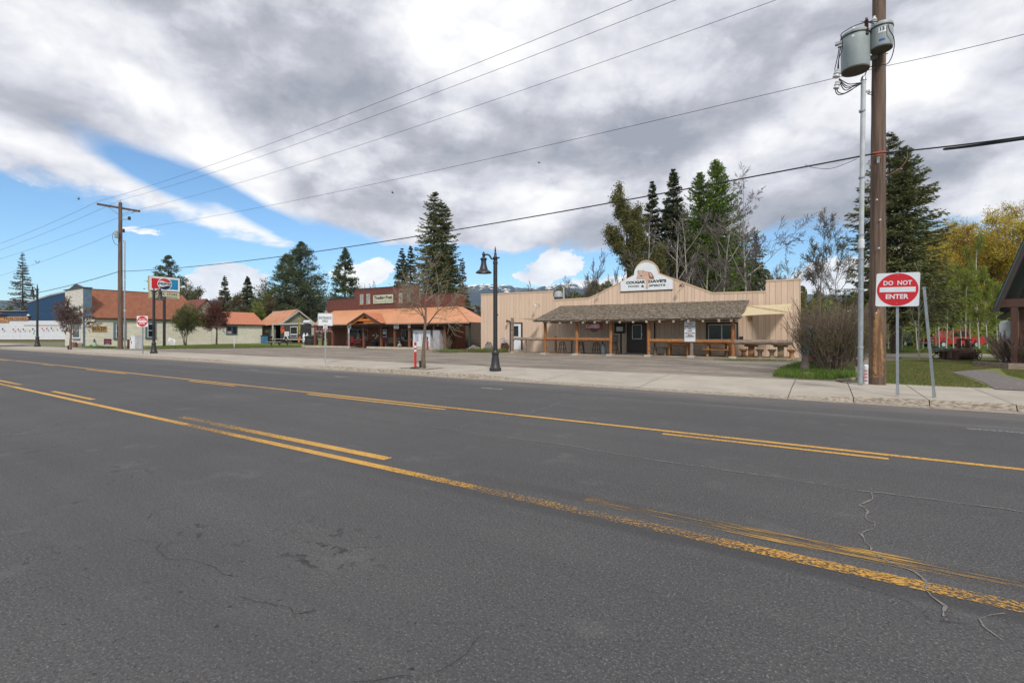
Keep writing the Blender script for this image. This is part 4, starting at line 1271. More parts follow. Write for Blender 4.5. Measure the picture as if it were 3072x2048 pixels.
for x, y in ((940, 640), (1045, 630)): cpoly([cp(x - 14, y - 8), cp(x + 14, y - 8), cp(x + 14, y + 8), cp(x - 14, y + 8)], LINEP, -.110)
for x, y in ((915, 575), (1075, 562)): cpoly([cp(x - 16, y + 15), cp(x, y - 14), cp(x + 16, y + 15)], LINEP, -.110)
cpoly([cp(x, y) for x, y in [(1170, 900), (1225, 900), (1205, 1000), (1215, 1060), (1165, 1065), (1165, 980)]], FURL, -.106)
cpoly([cp(x, y) for x, y in [(985, 745), (1020, 745), (1010, 765), (992, 765)]], SIGNW, -.110)

# roof vents and antenna
def rvent(u, v0, v1, wpx, y, name, lab, style):
    b = TV.y(u, v0, y); tp = TV.y(u, v1, y); r_ = wpx / 2 * (TV.world(b) - EYE).dot(FWD) / F; h = tp.z - b.z
    t = thing(name, lab, 'roof vent', TV.world((b.x, y, 3.5)), 0); dzb = b.z - 3.5
    if style == 0: MB().lathe([(r_ * .7, 0), (r_ * .7, dzb), (r_ * .8, dzb + h * .2), (r_, dzb + h * .3), (r_ * .95, dzb + h * .4), (r_ * .7, dzb + h * .7), (r_ * .35, dzb + h * .85), (r_ * .1, dzb + h)], n=18).build('vent_cap', ALU, t, smooth=25)
    elif style == 1:
        MB().lathe([(r_ * .85, 0), (r_ * .85, dzb + h * .25), (r_, dzb + h * .3), (r_, dzb + h * .72), (r_ * .8, dzb + h * .78), (r_ * .8, dzb + h * .95), (r_ * .5, dzb + h)], n=18).build('fan_housing', ALU, t, smooth=25)
        MB().lathe([(r_ * .87, dzb * .5), (r_ * .9, dzb * .5 + .03), (r_ * .9, dzb + h * .2), (r_ * .87, dzb + h * .22)], n=18).build('curb', BLACK, t)
    else:
        MB().lathe([(r_ * .6, 0), (r_ * .6, dzb + h * .88)], n=12).build('pipe', ALU, t, smooth=True); MB().lathe([(r_ * 1.2, dzb + h * .88), (r_ * 1.25, dzb + h * .93), (r_ * .9, dzb + h)], n=12).build('cap', ALU, t)


rvent(1646, 873, 857, 24, 6, 'roof_vent', 'domed metal vent above the left parapet', 0)
rvent(1675, 899, 873, 27, 6, 'roof_fan', 'pale drum-shaped exhaust fan in the gap of the parapet', 1)
rvent(1691, 899, 852, 9, 7, 'vent_pipe', 'tall thin vent pipe beside the exhaust fan', 2)
rvent(1520, 882, 869, 20, 7, 'roof_vent', 'low white dome just right of the near street lamp top', 0)
b = TV.y(1488, 880, 5); t = thing('tv_antenna', 'flat dark antenna on the roof behind the street lamp', 'antenna', TV.world((b.x, 5, 3.5)), TV.a)
MB().tube([(0, 0, 0), (0, 0, b.z - 3.5 + .35)], .02, 6).build('mast', BLACK, t)
mb = MB(); bar(mb, (-.75, 0, b.z - 3.5 + .3), (.75, 0, b.z - 3.5 + .38), .03)
for k in range(7): bar(mb, (-.7 + k * .22, -.25, b.z - 3.5 + .31 + k * .01), (-.7 + k * .22, .25, b.z - 3.5 + .31 + k * .01), .015)
mb.build('boom', BLACK, t)

# shade sails
def sail(pts, lab, y0=None):
    """triangular cloth with concave edges, given three world points"""
    n = 10; V = []; idx = {}; A, B, C_ = [Vector(p_) for p_ in pts]; ce = (A + B + C_) / 3
    mb = MB(); vs = []; fs = []
    for i in range(n + 1):
        for j in range(n + 1 - i):
            a, b = i / n, j / n; c_ = 1 - a - b; p_ = A * a + B * b + C_ * c_
            k = 4 * (a * b * (c_ < .001) + b * c_ * (a < .001) + a * c_ * (b < .001))
            pull = .13 * (4 * a * b * (1 - c_) ** 3 + 4 * b * c_ * (1 - a) ** 3 + 4 * a * c_ * (1 - b) ** 3)
            idx[(i, j)] = len(vs); vs.append(p_.lerp(ce, pull) - Vector((0, 0, .10 * 27 * a * b * c_)))
    for i in range(n):
        for j in range(n - i):
            fs.append((idx[(i, j)], idx[(i + 1, j)], idx[(i, j + 1)]))
            if j < n - i - 1: fs.append((idx[(i + 1, j)], idx[(i + 1, j + 1)], idx[(i, j + 1)]))
    o = mb.add(vs, fs).build('shade_sail', CLOTH); smooth_(o.data, 60); return tag(o, lab, 'shade sail', 'cream shade sails at the porch ends')


W = TV.world
def tw(u, v, y): return W(TV.y(u, v, y))


sail([tw(2241, 916, -.3), tw(2377, 911, -.4), tw(2378.5, 937, -2.2)], 'upper cream triangular shade sail right of the porch roof')
sail([tw(2239, 918, -.8), tw(2222, 947.8, -3.2), tw(2372, 940.5, -2.9)], 'lower cream triangular shade sail right of the porch roof')
sail([tw(1545, 953.5, -2.6), tw(1614, 956, -2.9), tw(1622, 958.5, -.4)], 'narrow cream shade sail left of the porch roof')

# CLOSED sign and banner hang from the beam
o = TV.y(1783, 978, PYl + .12)
t = thing('closed_sign', 'dark red hanging sign reading closed in white', 'sign', TV.world(o), TV.a)
a, b = TV.y(1757, 988, PYl + .12), TV.y(1807.5, 966.8, PYl + .12); hw = (b.x - a.x) / 2; hh = (b.z - a.z) / 2
MB().cbox((0, 0, 0), (hw * 2, .03, hh * 2)).build('panel', mat('maroon_panel', (.26, .020, .018), .6), t)
text('CLOSED', .3, SIGNW, t, MF(-.1, -.018, 0), w=hw * 1.6, h=hh * 1.05, bold=.004, ext=.001)
MB().prism([(-.03 + .28 * math.cos(x), -hh + .16 * math.sin(x)) for x in [math.pi * (1 + k / 10) for k in range(11)]], -.01, .01).build('dark_swag', BLACK, t)
o = TV.y(2069.5, 993.5, PYl - .15)
t = thing('reservation_banner', 'tall white banner about dinner reservations hanging over the porch rail', 'banner', TV.world(o), TV.a)
a, b = TV.y(2053, 1025, PYl - .15), TV.y(2086, 963, PYl - .15); hw = (b.x - a.x) / 2; hh = (b.z - a.z) / 2
mb = MB(); n = 12; vs = []; fs = []
for i in range(n + 1):
    for s_ in (-1, 1): vs.append((s_ * hw, .01 * math.sin(i * .9), -hh + 2 * hh * i / n))
for i in range(n): fs.append((2 * i, 2 * i + 1, 2 * i + 3, 2 * i + 2))
mb.add(vs, fs).build('sheet', VINYL, t)
for k, (s_, f_) in enumerate((('NOW', .26), ('TAKING', .45), ('RESERVATIONS', .88), ('FOR', .24), ('DINNER', .44), ('208-325-6003', .88), ("COUGAR DAVE'S", .8))):
    text(s_, .1, BLKP, t, MF(0, -.02, hh * (.90 - .215 * k) if k < 6 else -hh * .50), w=hw * 2 * f_, h=hh * .10, bold=.002, ext=.001)
MB().prism([(-.12, -hh * .40), (-.10, -hh * .30), (0, -hh * .33), (.14, -hh * .36), (.16, -hh * .42)], -.022, -.018).build('printed_cougar', FURD, t)

# ------------------------------------------------------------------ porch furniture
def tpos(u, v, y): return TV.world((TV.y(u, v, y).x, y, .07))


DWOOD = mat('dark_stool_wood', (.05, .028, .02), .6)
def stool(P, lab, back=False):
    t = thing('bar_stool', lab, 'bar stool', P, TV.a, 'dark bar stools on the porch')
    MB().lathe([(.17, .72), (.19, .73), (.19, .765), (.17, .775)], n=16).build('seat', DWOOD, t)
    for sx in (-1, 1):
        for sy in (-1, 1): bar(MB(), (sx * .21, sy * .21, 0), (sx * .13, sy * .13, .73), .035).build('leg', DWOOD, t)
    for z in (.26, .58):
        k = .21 - .08 * z / .73; mb = MB()
        bar(mb, (-k, -k, z), (k, -k, z), .022); bar(mb, (-k, k, z), (k, k, z), .022); bar(mb, (-k, -k, z + .04), (-k, k, z + .04), .022); bar(mb, (k, -k, z + .04), (k, k, z + .04), .022); mb.build('footrest', DWOOD, t)
    if back:
        mb = MB()
        for k in range(6): bar(mb, (-.16 + .064 * k, .17, .76), (-.18 + .072 * k, .22, 1.18), .018)
        mb.build('back_slat', DWOOD, t); bar(MB(), (-.2, .22, 1.19), (.2, .22, 1.19), .05).build('top_rail', DWOOD, t)
    return t


s0 = stool(tpos(1687, 1050, -1.2), 'dark bar stool left of the left high table')
dup(s0, tpos(1742.5, 1050, -1.1), TV.a + .2, 'dark bar stool just right of the second porch post')
dup(s0, tpos(1789, 1050, -1.2), TV.a - .15, 'dark bar stool under the closed sign')
stool(tpos(1843, 1050, -1.1), 'dark slat-backed bar stool under the menu case', True)


def hightable(P, lab):
    t = thing('high_table', lab, 'table', P, TV.a, 'high pedestal tables on the porch')
    MB().box(-.62, -.38, 1.02, .62, .38, 1.06).build('tabletop', DWOOD, t)
    MB().tube([(0, 0, .03), (0, 0, 1.02)], .045, 10).build('pedestal', BLACK, t)
    MB().lathe([(.30, 0), (.30, .015), (.06, .05)], n=18).build('foot_plate', BLACK, t)
    return t


h0 = hightable(tpos(1715.5, 1050, -1.0), 'high dark table between the first two log posts')
dup(h0, tpos(1808, 1050, -1.0), TV.a, 'high dark table behind the grey bin')
t = thing('trash_can', 'grey metal cylinder bin on the porch edge', 'bin', tpos(1809, 1062, -2.2), TV.a)
MB().lathe([(.15, 0), (.15, .60), (.16, .61), (.16, .65), (.13, .67)], n=18).build('body', mat('slate_metal', (.10, .12, .14), .6), t, smooth=30)
MB().lathe([(.155, .60), (.165, .61), (.165, .66), (.14, .68), (.06, .69)], n=18).build('lid', mat('grey_lid', (.18, .19, .2), .6), t)

OWOOD = mat('golden_log', (.46, .215, .060), .65, (.30, .12, .035), 4, 5, rand=.2, spots=(7, .62, .06, (.16, .06, .02)))
def logtable(P, L, D, Hh, lab, name='log_table', cat='table'):
    t = thing(name, lab, cat, P, TV.a)
    for k in range(3): MB().box(-L / 2, -D / 2 + k * D / 3 + .01, Hh - .07, L / 2, -D / 2 + (k + 1) * D / 3 - .01, Hh).build('plank', OWOOD, t)
    for sx in (-1, 1):
        for sy in (-1, 1): MB().tube([(sx * (L / 2 - .12), sy * (D / 2 - .1), 0), (sx * (L / 2 - .12), sy * (D / 2 - .1), Hh - .07)], .06, 8).build('leg', OWOOD, t, smooth=True)
    MB().tube([(-L / 2 + .1, -D / 2 + .1, Hh - .16), (L / 2 - .1, -D / 2 + .1, Hh - .16)], .045, 8).build('apron', OWOOD, t, smooth=True)
    return t


logtable(tpos(2037, 1060, -1.3), 1.30, .8, .74, 'square-framed golden log table left of the banner')
t = thing('log_bench', 'rough slab bench with a stump leg left of the golden log table', 'bench', tpos(1980, 1060, -1.3), TV.a)
MB().box(-.5, -.2, .42, .5, .2, .50).build('seat', WICK, t)
for x in (-.3, .32): MB().lathe([(.13, 0), (.11, .2), (.13, .42)], (x, 0, 0), 10).build('leg', WICK, t, smooth=True)
t = thing('picnic_table', 'golden log picnic table right of the banner', 'picnic table', tpos(2155, 1065, -1.5), TV.a)
for k in range(4): MB().box(-.75, -.36 + .18 * k, .70, .75, -.36 + .18 * k + .165, .75).build('plank', OWOOD, t)
for y in (-.75, .75): MB().box(-.75, y - .13, .40, .75, y + .13, .45).build('bench_seat', OWOOD, t)
for x in (-.52, .52):
    mb = MB(); bar(mb, (x, -.7, 0), (x, -.2, .70), .1); bar(mb, (x, .7, 0), (x, .2, .70), .1); bar(mb, (x, -.78, .37), (x, .78, .37), .09); bar(mb, (x, -.3, .66), (x, .3, .66), .09); mb.build('trestle', OWOOD, t)
t = thing('umbrella_stand', 'black umbrella pole with a flat base beside the sixth porch post', 'umbrella stand', tpos(2178, 1070, -2.0), TV.a)
MB().lathe([(.28, 0), (.28, .03), (.06, .06)], n=16).build('base', BLACK, t); MB().tube([(0, 0, .05), (0, 0, .92)], .05, 8).build('pole', BLACK, t)
CARV = mat('carved_log', (.40, .20, .075), .75, (.25, .12, .05), 4, 5, rand=.25); CARV2 = mat('aged_carved_log', (.30, .23, .13), .85, (.20, .15, .085), 4, 5)
def pedtable(P, m, lab):
    t = thing('stump_table', lab, 'table', P, TV.a)
    MB().lathe([(.50, .70), (.52, .72), (.52, .78), (.49, .80)], n=14).build('tabletop', m, t)
    MB().box(-.16, -.16, .05, .16, .16, .70).build('pedestal', m, t)
    MB().box(-.34, -.34, 0, .34, .34, .06).build('foot', m, t); bar(MB(), (-.36, 0, .64), (.36, 0, .64), .10).build('brace', m, t)
    return t


pedtable(tpos(2254, 1068, -1.6), CARV, 'reddish carved pedestal table right of the last porch post')
pedtable(tpos(2342, 1068, -1.6), CARV2, 'greyer carved pedestal table near the willow shrub')
def stump(P, lab, m):
    t = thing('stump_stool', lab, 'stool', P, TV.a, 'carved stump stools at the pedestal tables')
    MB().lathe([(.19, .38), (.22, .40), (.22, .45), (.19, .47)], n=12).build('seat', m, t)
    MB().lathe([(.17, 0), (.15, .04), (.10, .2), (.12, .3), (.17, .38)], n=12).build('base', m, t, smooth=30)
    return t


stump(tpos(2230.5, 1068, -1.7), 'carved stump stool left of the reddish pedestal table', CARV)
stump(tpos(2280, 1068, -1.9), 'carved stump stool right of the reddish pedestal table', CARV2)
stump(tpos(2316, 1070, -2.0), 'carved stump stool left of the greyer pedestal table', CARV2)
stump(tpos(2375, 1070, -1.9), 'carved stump stool at the foot of the willow shrub', CARV)
# wheel ornament leaning on the wall
q = TV.y(1515, 1048, -.25); t = thing('wheel_ornament', 'rusty gear wheel topped by a spoked hubcap, leaning on the tan wall', 'ornament', TV.world((q.x, -.25, .0)), TV.a)
mb = MB(); mb.ring((0, 0, .42), .30, .075, n=20); mb.ring((0, 0, .42), .2, .03, n=16)
for k in range(6): a = k * math.pi / 3; bar(mb, (0, 0, .42), (.3 * math.cos(a), 0, .42 + .3 * math.sin(a)), .05)
mb.build('gear', RUST, t)
mb = MB(); mb.ring((-.03, -.08, .92), .22, .03, n=20); mb.lathe([(.06, 0), (.04, .03)], (0, 0, 0), 10, Matrix.Translation((-.03, -.08, .92)) @ Matrix.Rotation(R(90), 4, 'X'))
for k in range(6): a = k * math.pi / 3 + .3; bar(mb, (-.03, -.08, .92), (-.03 + .21 * math.cos(a), -.08, .92 + .21 * math.sin(a)), .07, .02)
mb.build('hubcap', ALU, t)
# boulders
def boulder(P, r_, lab, seed, sc=(1, 1, 1), m=ROCK, name='boulder', cat='rock', n=14):
    rr = np.random.default_rng(seed); vs = []; fs = []; rows, cols = n // 2 + 2, n
    ph = rr.uniform(0, 6, 12)
    for i in range(rows):
        th = math.pi * i / (rows - 1)
        for j in range(cols):
            a = 2 * math.pi * j / cols
            k = 1 + .16 * math.sin(2 * a + ph[0] + 2 * th) + .10 * math.sin(3 * a + ph[1]) * math.sin(2 * th + ph[2]) + .07 * math.sin(5 * a + 3 * th + ph[3]) + rr.normal(0, .035)
            vs.append((r_ * k * math.sin(th) * math.cos(a) * sc[0], r_ * k * math.sin(th) * math.sin(a) * sc[1], r_ * (.45 + k * math.cos(th)) * sc[2]))
    for i in range(rows - 1):
        for j in range(cols): fs.append((i * cols + j, (i + 1) * cols + j, (i + 1) * cols + (j + 1) % cols, i * cols + (j + 1) % cols))
    o = MB().add(vs, fs).build(name, m, loc=P); smooth_(o.data, 25); return tag(o, lab, cat)


boulder(at(1421, 1056, .15), .62, 'low grey boulder at the left corner of the tan building', 1, (.95, .6, .55))
boulder(at(1466, 1056, .15), .52, 'taller dark boulder behind the near street lamp', 2, (.85, .6, .95))
boulder(at(2426, 1133, .15), .14, 'small pale stone at the foot of the leaning mosaic post', 4, (1.2, .8, .8), mat('pale_stone', (.62, .50, .36), .9))
# ------------------------------------------------------------------ brown trading store with the orange metal porch
MARM = mat('maroon_metal_siding', (.165, .052, .036), .6, (.14, .045, .032), 3, 3, rand=.1)
DKB = mat('dark_stained_board', (.26, .090, .038), .8, (.13, .046, .022), 3, 6, stretch=(6, 6, .4), bump=.4, rand=.25, spots=(2, .6, .1, (.21, .085, .035)))
ORM = mat('orange_metal_roof', (.60, .285, .145), .45, (.53, .245, .125), .5, 3, rand=.08)
ORM2 = mat('worn_orange_metal', (.55, .20, .10), .55, (.50, .18, .09), .8, 4)
PSTM = mat('brown_post_paint', (.22, .085, .045), .75, (.15, .055, .03), 4, 5, stretch=(3, 3, .5), rand=.15)
ORW = mat('orange_gable_timber', (.62, .20, .035), .6, (.50, .15, .03), 4, 4)
KRBW = mat('painted_porch_kerb', (.56, .48, .36), .9, (.44, .37, .28), 3, 5, rand=.1)
TO = atd(1155, 1041, 49); TO.z = .10
TP = Frame(TO, 2.75)
tp = fthing('trading_store', 'dark red brown store with a stepped front and an orange metal porch roof', 'building', TP)
PYt = TP.loc(atd(1155, 1000, 46.4)).y
EYt = TP.loc(atd(1155, 1000, 45.6)).y


def tpp(u, v, y=0.0): q = TP.y(u, v, y); return (q.x, q.z)


# lower wall of stained boards
xA = tpp(1000, 1000)[0]; xB = tpp(1369.6, 878)[0]
pf = [tpp(981, 899.4), tpp(1064, 893.2), tpp(1064.6, 868.2), tpp(1256, 855.1), tpp(1256.8, 884.2), tpp(1369.6, 878)]
pf = [(min(a, xB), b) for a, b in pf]
xs_ = [a for a, b in pf]; zs_ = [b for a, b in pf]
zj = (tpp(981, 933)[1] + tpp(1366, 919.4)[1]) / 2
def boards(x0, x1, z0f, z1f, wd, y0, y1, m, name, parent, seed=0, gap=.012, jit=.01):
    rr = random.Random(seed); mb = MB(); x = x0
    while x < x1 - .02:
        e_ = min(x1, x + wd * rr.uniform(.85, 1.15)); d_ = rr.uniform(-jit, jit)
        mb.prism([(x + gap / 2, z0f), (e_ - gap / 2, z0f), (e_ - gap / 2, z1f(e_ - .02)), (x + gap / 2, z1f(x + .02))], y0 + d_, y1); x = e_
    return mb.build(name, m, parent, kind='stuff')


MB().box(xs_[0], .02, 0, xB - .01, .2, zj + .1).build('wall_backing', DKB, tp)
boards(xA, xB, .15, lambda x: zj, .17, -.025, .019, DKB, 'wall_board', tp, 1, jit=.012)
poly = [(xs_[0], zj + .02)] + [(xB - .005, zj + .02)] + [(a, b - .03) for a, b in reversed(list(zip(xs_, zs_)))]
MB().prism(poly, .021, .15).build('upper_wall', MARM, tp)
boards(xs_[0], xB, zj + .03, lambda x: float(np.interp(x, xs_, zs_)) - .02, .22, -.02, .02, MARM, 'metal_siding', tp, 2, gap=.03, jit=.0)
for i in (0, 2, 4):
    a, b = pf[i], pf[i + 1]; MB().prism([(a[0], a[1] - .05), (b[0], b[1] - .05), (b[0], b[1] + .05), (a[0], a[1] + .05)], -.05, .18).build('parapet_cap', BROWN, tp)
# right side wall and the body
yb = TP.x(1396, 879, xB).y; zr = zs_[-1]
MB().box(xs_[0], .2, 0, xB - .02, yb, 3.6).build('rear_body', DKB, tp)
mb = MB(); y = .0; rr = random.Random(4)
while y < yb:
    e_ = min(yb, y + .3); mb.box(xB - .02, y + .015, .1, xB + .015 + rr.uniform(0, .006), e_ - .015, zr - .03); y = e_
mb.build('side_board', DKB, tp, kind='stuff')
MB().box(xB - .06, .19, zr - .02, xB + .06, yb, zr + .06).build('parapet_cap', BROWN, tp)
# ribbed metal roof with hips
ze = TP.y(1155, 970, EYt).z
xe0 = TP.y(944.5, 971, EYt).x; xe1 = TP.y(1408.6, 967.6, EYt).x
xt0, xt1 = xs_[0], xB + .03
def ribbed(P00, P10, P01, P11, step, h, m, name, parent, n_hint=None):
    """sheet from the wall edge P00-P10 down to the eave P01-P11, with raised ribs running down the slope"""
    P00, P10, P01, P11 = map(Vector, (P00, P10, P01, P11))
    ed = (P11 - P01); L = ed.length; ed.normalize(); n = int(L / step)
    nrm = (P10 - P00).cross(P01 - P00).normalized()
    if nrm.z < 0: nrm = -nrm
    vs = []; fs = []
    # ribs are parallel: each starts where the straight line meets the upper edge or a hip
    down = None
    up0 = (P00 - P01); up1 = (P10 - P11); d0 = up0.dot(ed); d1 = (P10 - P01).dot(ed)
    perp = (up0 - ed * d0); W_ = perp.length; perp.normalize()
    for k in range(n + 1):
        s_ = L * k / n
        if s_ < d0: t = s_ / d0 if d0 > 1e-6 else 1
        elif s_ > d1: t = (L - s_) / (L - d1) if L - d1 > 1e-6 else 1
        else: t = 1
        if k in (0, n): t = max(t, 0.0)
        for off, hh in ((-.5, 0), (-.18, 0), (-.12, h), (.12, h), (.18, 0)):
            q = P01 + ed * min(L, max(0, s_ + off * step)); vs.append(q + nrm * hh); vs.append(q + perp * (W_ * max(0, min(1, t))) + nrm * hh)
    m_ = len(vs) // 2
    for i in range(m_ - 1): fs.append((2 * i, 2 * i + 2, 2 * i + 3, 2 * i + 1))
    return MB().add(vs, fs).build(name, m, parent)


r1_ = ribbed((xt0, -.03, zj), (xt1, -.03, zj), (xe0, EYt, ze), (xe1, EYt, ze), .23, .018, ORM, 'porch_roof', tp)
ysb = TP.x(1424.7, 967.6, xe1).y
ysb = max(ysb, yb - .5)
ribbed((xt1, -.03, zj), (xt1, ysb, zj), (xe1, EYt, ze), (xe1, ysb, ze), .23, .018, ORM, 'side_porch_roof', tp)
ribbed((xt0, ysb, zj), (xt0, -.03, zj), (xe0, 3, ze), (xe0, EYt, ze), .23, .018, ORM, 'side_porch_roof', tp)
MB().box(xe0, EYt - .02, ze - .09, xe1, EYt + .02, ze - .012).build('fascia', mat('pale_fascia', (.52, .30, .19), .7), tp)
MB().add([(xe0 + .1, EYt + .05, ze - .1), (xe1 - .1, EYt + .05, ze - .1), (xt1, 0, ze - .08), (xt0, 0, ze - .08)], [(0, 1, 2, 3)]).build('soffit', BROWN, tp)
for P0_, P1_ in (((xt1, -.03, zj), (xe1, EYt, ze)), ((xt0, -.03, zj), (xe0, EYt, ze))):
    MB().tube([Vector(P0_) + Vector((0, 0, .03)), Vector(P1_) + Vector((0, 0, .03))], .05, 6).build('hip_cap', ORM, tp)
# entrance gable
pk = TP.y(1091, 938, EYt - .6); f0 = TP.y(1042.5, 970, EYt - .6); f1 = TP.y(1143.5, 970, EYt - .6); gx = (f0.x + f1.x) / 2
zf = (f0.z + f1.z) / 2; hw = (f1.x - f0.x) / 2
slope = (zj - ze) / (-.03 - EYt)
yback = EYt + (pk.z - ze) / slope; yfr = EYt - .6; yfoot = EYt + (zf - ze) / slope
for s_ in (-1, 1):
    A_, B_, C_, D_ = Vector((gx, yfr, pk.z)), Vector((gx, yback, pk.z)), Vector((gx + s_ * hw, yfoot, zf)), Vector((gx + s_ * hw, yfr, zf))
    up = Vector((0, 0, .04))
    MB().add([A_, B_, C_, D_, A_ + up, B_ + up, C_ + up, D_ + up], [(0, 1, 2, 3), (4, 7, 6, 5), (0, 3, 7, 4), (2, 3, 7, 6)]).build('gable_roof', ORM2, tp)
    mb = MB(); bar(mb, Vector((gx, yfr - .02, pk.z - .09)), Vector((gx + s_ * hw, yfr - .02, zf - .09)), .06, .15); mb.build('barge_board', BROWN, tp)
    mb = MB(); bar(mb, Vector((gx + s_ * .1, yfr + .15, pk.z - .30)), Vector((gx + s_ * (hw - .45), yfr + .15, zf - .05)), .12, .16); mb.build('truss_rafter', ORW, tp)
bar(MB(), (gx - hw * .62, yfr + .15, zf + .34), (gx + hw * .72, yfr + .15, zf + .34), .14, .22).build('truss_tie', ORW, tp)
bar(MB(), (gx - hw * .1, yfr + .25, zf + .1), (gx + hw * .75, yfr + .25, zf + .1), .14, .2).build('truss_beam', ORW, tp)
bar(MB(), (gx + .1, yfr + .15, zf + .4), (gx + .1, yfr + .15, pk.z - .25), .14).build('king_post', ORW, tp)
MB().prism([(gx - hw + .1, zf - .05), (gx + hw - .1, zf - .05), (gx, pk.z - .15)], yback - 1.2, yback - 1.15).build('gable_back', BROWN, tp)
# posts
for u, top_ in ((945.5, 0), (998, 0), (1044.8, 0), (1091.4, 0), (1144, 0), (1184.4, 0), (1228, 0), (1302.6, 0), (1334.5, 0)):
    y = PYt; x = TP.y(u, 1000, y).x; mb = MB().box(x - .085, y - .085, .0, x + .085, y + .085, ze + .02); mb.build('post', PSTM, tp)
x = TP.y(968.5, 1000, -.2).x; MB().box(x - .08, -.3, .0, x + .08, -.14, ze).build('post', PSTM, tp)
q = TP.x(1409.3, 1000, xe1 - .35); MB().box(xe1 - .42, q.y - .07, 0, xe1 - .28, q.y + .07, ze).build('post', mat('dark_green_post', (.03, .04, .03), .7), tp)
MB().box(xA - 2.2, PYt - .1, ze - .3, xe1 - .6, PYt + .1, ze - .12).build('porch_beam', BROWN, tp)
# porch floor and kerb stones
x0, x1 = TP.y(907, 1041, PYt - .35).x, TP.y(1049, 1046, PYt - .35).x
x2, x3 = TP.y(1101, 1047, PYt - .35).x, TP.y(1298, 1053, PYt - .35).x
MB().box(x0 + .1, PYt - .2, -.02, x1, -.03, .20).build('porch_floor', SLABM, tp)
MB().box(x1 + .01, PYt + .2, -.02, x2 - .01, -.03, .06).build('porch_floor', SLABM, tp)
MB().box(x2, PYt - .2, -.02, x3 - .1, -.03, .20).build('porch_floor', SLABM, tp)
for a, b, n in ((x0, x1, 4), (x2, x3, 5)):
    for k in range(n):
        xa, xb_ = a + (b - a) * k / n + .01, a + (b - a) * (k + 1) / n - .01
        MB().box(xa, PYt - .42, -.04, xb_, PYt - .205, .235).build('kerb_block', KRBW, tp)
# door, windows
def tr(u0, v0, u1, v1, y=0.0): a, b = TP.y(u0, v1, y), TP.y(u1, v0, y); return a.x, a.z, b.x, b.z


a = tr(1147, 985, 1163.5, 1041)
MB().box(a[0] - .08, -.07, .2, a[2] + .08, -.03, a[3] + .1).build('door_frame', BROWN, tp)
d_ = MB().box(a[0], -.10, .21, a[2], -.071, a[3]).build('door', mat('dark_red_door', (.20, .018, .022), .5), tp, label='dark red glazed door')
MB().box(a[0] + .06, -.115, 1.15, a[2] - .06, -.101, a[3] - .1).build('window_frame', WHITEP, d_)
MB().box(a[0] + .11, -.122, 1.22, a[2] - .11, -.116, a[3] - .17).build('pane', GLASS, d_)
MB().box(a[0] + .2, -.127, 1.45, a[2] - .15, -.123, 1.75).build('paper_notice', VINYL, d_)
def shopwin(u0, v0, u1, v1, n):
    a = tr(u0, v0, u1, v1); w_ = MB().box(a[0], -.06, a[1], a[2], -.03, a[3]).build('window', mat('window_trim', (.40, .38, .36), .6), tp); dx = (a[2] - a[0]) / n
    for k in range(n): MB().box(a[0] + k * dx + .05, -.066, a[1] + .07, a[0] + (k + 1) * dx - .05, -.061, a[3] - .07).build('pane', GLASS, w_)
    return a, w_


a, w1 = shopwin(1046, 986.5, 1104.5, 1019, 2)
GD = [mat('goods_teal', (.10, .32, .40), .6), mat('goods_red', (.35, .03, .05), .6), mat('goods_straw', (.40, .33, .20), .7), mat('goods_pale', (.45, .48, .46), .6), mat('goods_green', (.08, .14, .08), .7)]
rr = random.Random(8)
for k, (fx, fz, w_, h_, ci) in enumerate(((.06, .05, .16, .6, 0), (.20, .05, .3, .22, 1), (.24, .02, .2, .12, 3), (.42, .05, .5, .26, 2), (.44, .30, .16, .3, 4), (.50, .38, .3, .12, 3), (.56, .30, .1, .2, 3), (.86, .05, .25, .22, 3))):
    X0 = a[0] + (a[2] - a[0]) * fx; Z0 = a[1] + .08 + (a[3] - a[1]) * fz
    MB().add([(X0, -.068, Z0), (X0 + w_, -.068, Z0), (X0 + w_ * .9, -.068, Z0 + h_), (X0 + w_ * .15, -.068, Z0 + h_ * .9)], [(0, 1, 2, 3)]).build('display_goods', GD[ci], w1)
a, w1 = shopwin(1204, 987, 1262, 1022, 2)
for fx, fz, w_, h_, ci in ((.03, .03, .3, .26, 3), (.12, .02, .2, .14, 3), (.52, .02, .14, .14, 3), (.78, .03, .14, .3, 0), (.25, .3, .03, .5, 3), (.66, .3, .03, .5, 3), (.36, .05, .2, .2, 1)):
    X0 = a[0] + (a[2] - a[0]) * fx; Z0 = a[1] + .08 + (a[3] - a[1]) * fz
    MB().add([(X0, -.068, Z0), (X0 + w_, -.068, Z0), (X0 + w_, -.068, Z0 + h_), (X0, -.068, Z0 + h_)], [(0, 1, 2, 3)]).build('display_goods', GD[ci], w1)
for u0, v0, u1, v1 in ((1080.4, 882, 1091.8, 913.6), (1099.9, 880.5, 1111.8, 912.5), (1197.4, 877.5, 1209, 908.5), (1221.5, 875.5, 1232.8, 907)):
    a = tr(u0, v0, u1, v1); f_ = MB().box(a[0], -.06, a[1], a[2], -.021, a[3]).build('upper_window', mat('faded_frame', (.38, .24, .18), .8), tp)
    for i in range(2):
        for j in range(3):
            xx = a[0] + .04 + i * (a[2] - a[0] - .06) / 2; zz = a[1] + .05 + j * (a[3] - a[1] - .07) / 3
            MB().box(xx, -.068, zz, xx + (a[2] - a[0] - .12) / 2, -.061, zz + (a[3] - a[1] - .14) / 3).build('pane', mat('curtained_glass', (.24, .27, .26), .4, (.40, .42, .40), 3, 3), f_)
    MB().box(a[0] - .05, -.1, a[1] - .06, a[2] + .05, -.021, a[1]).build('sill', ORM2, f_)
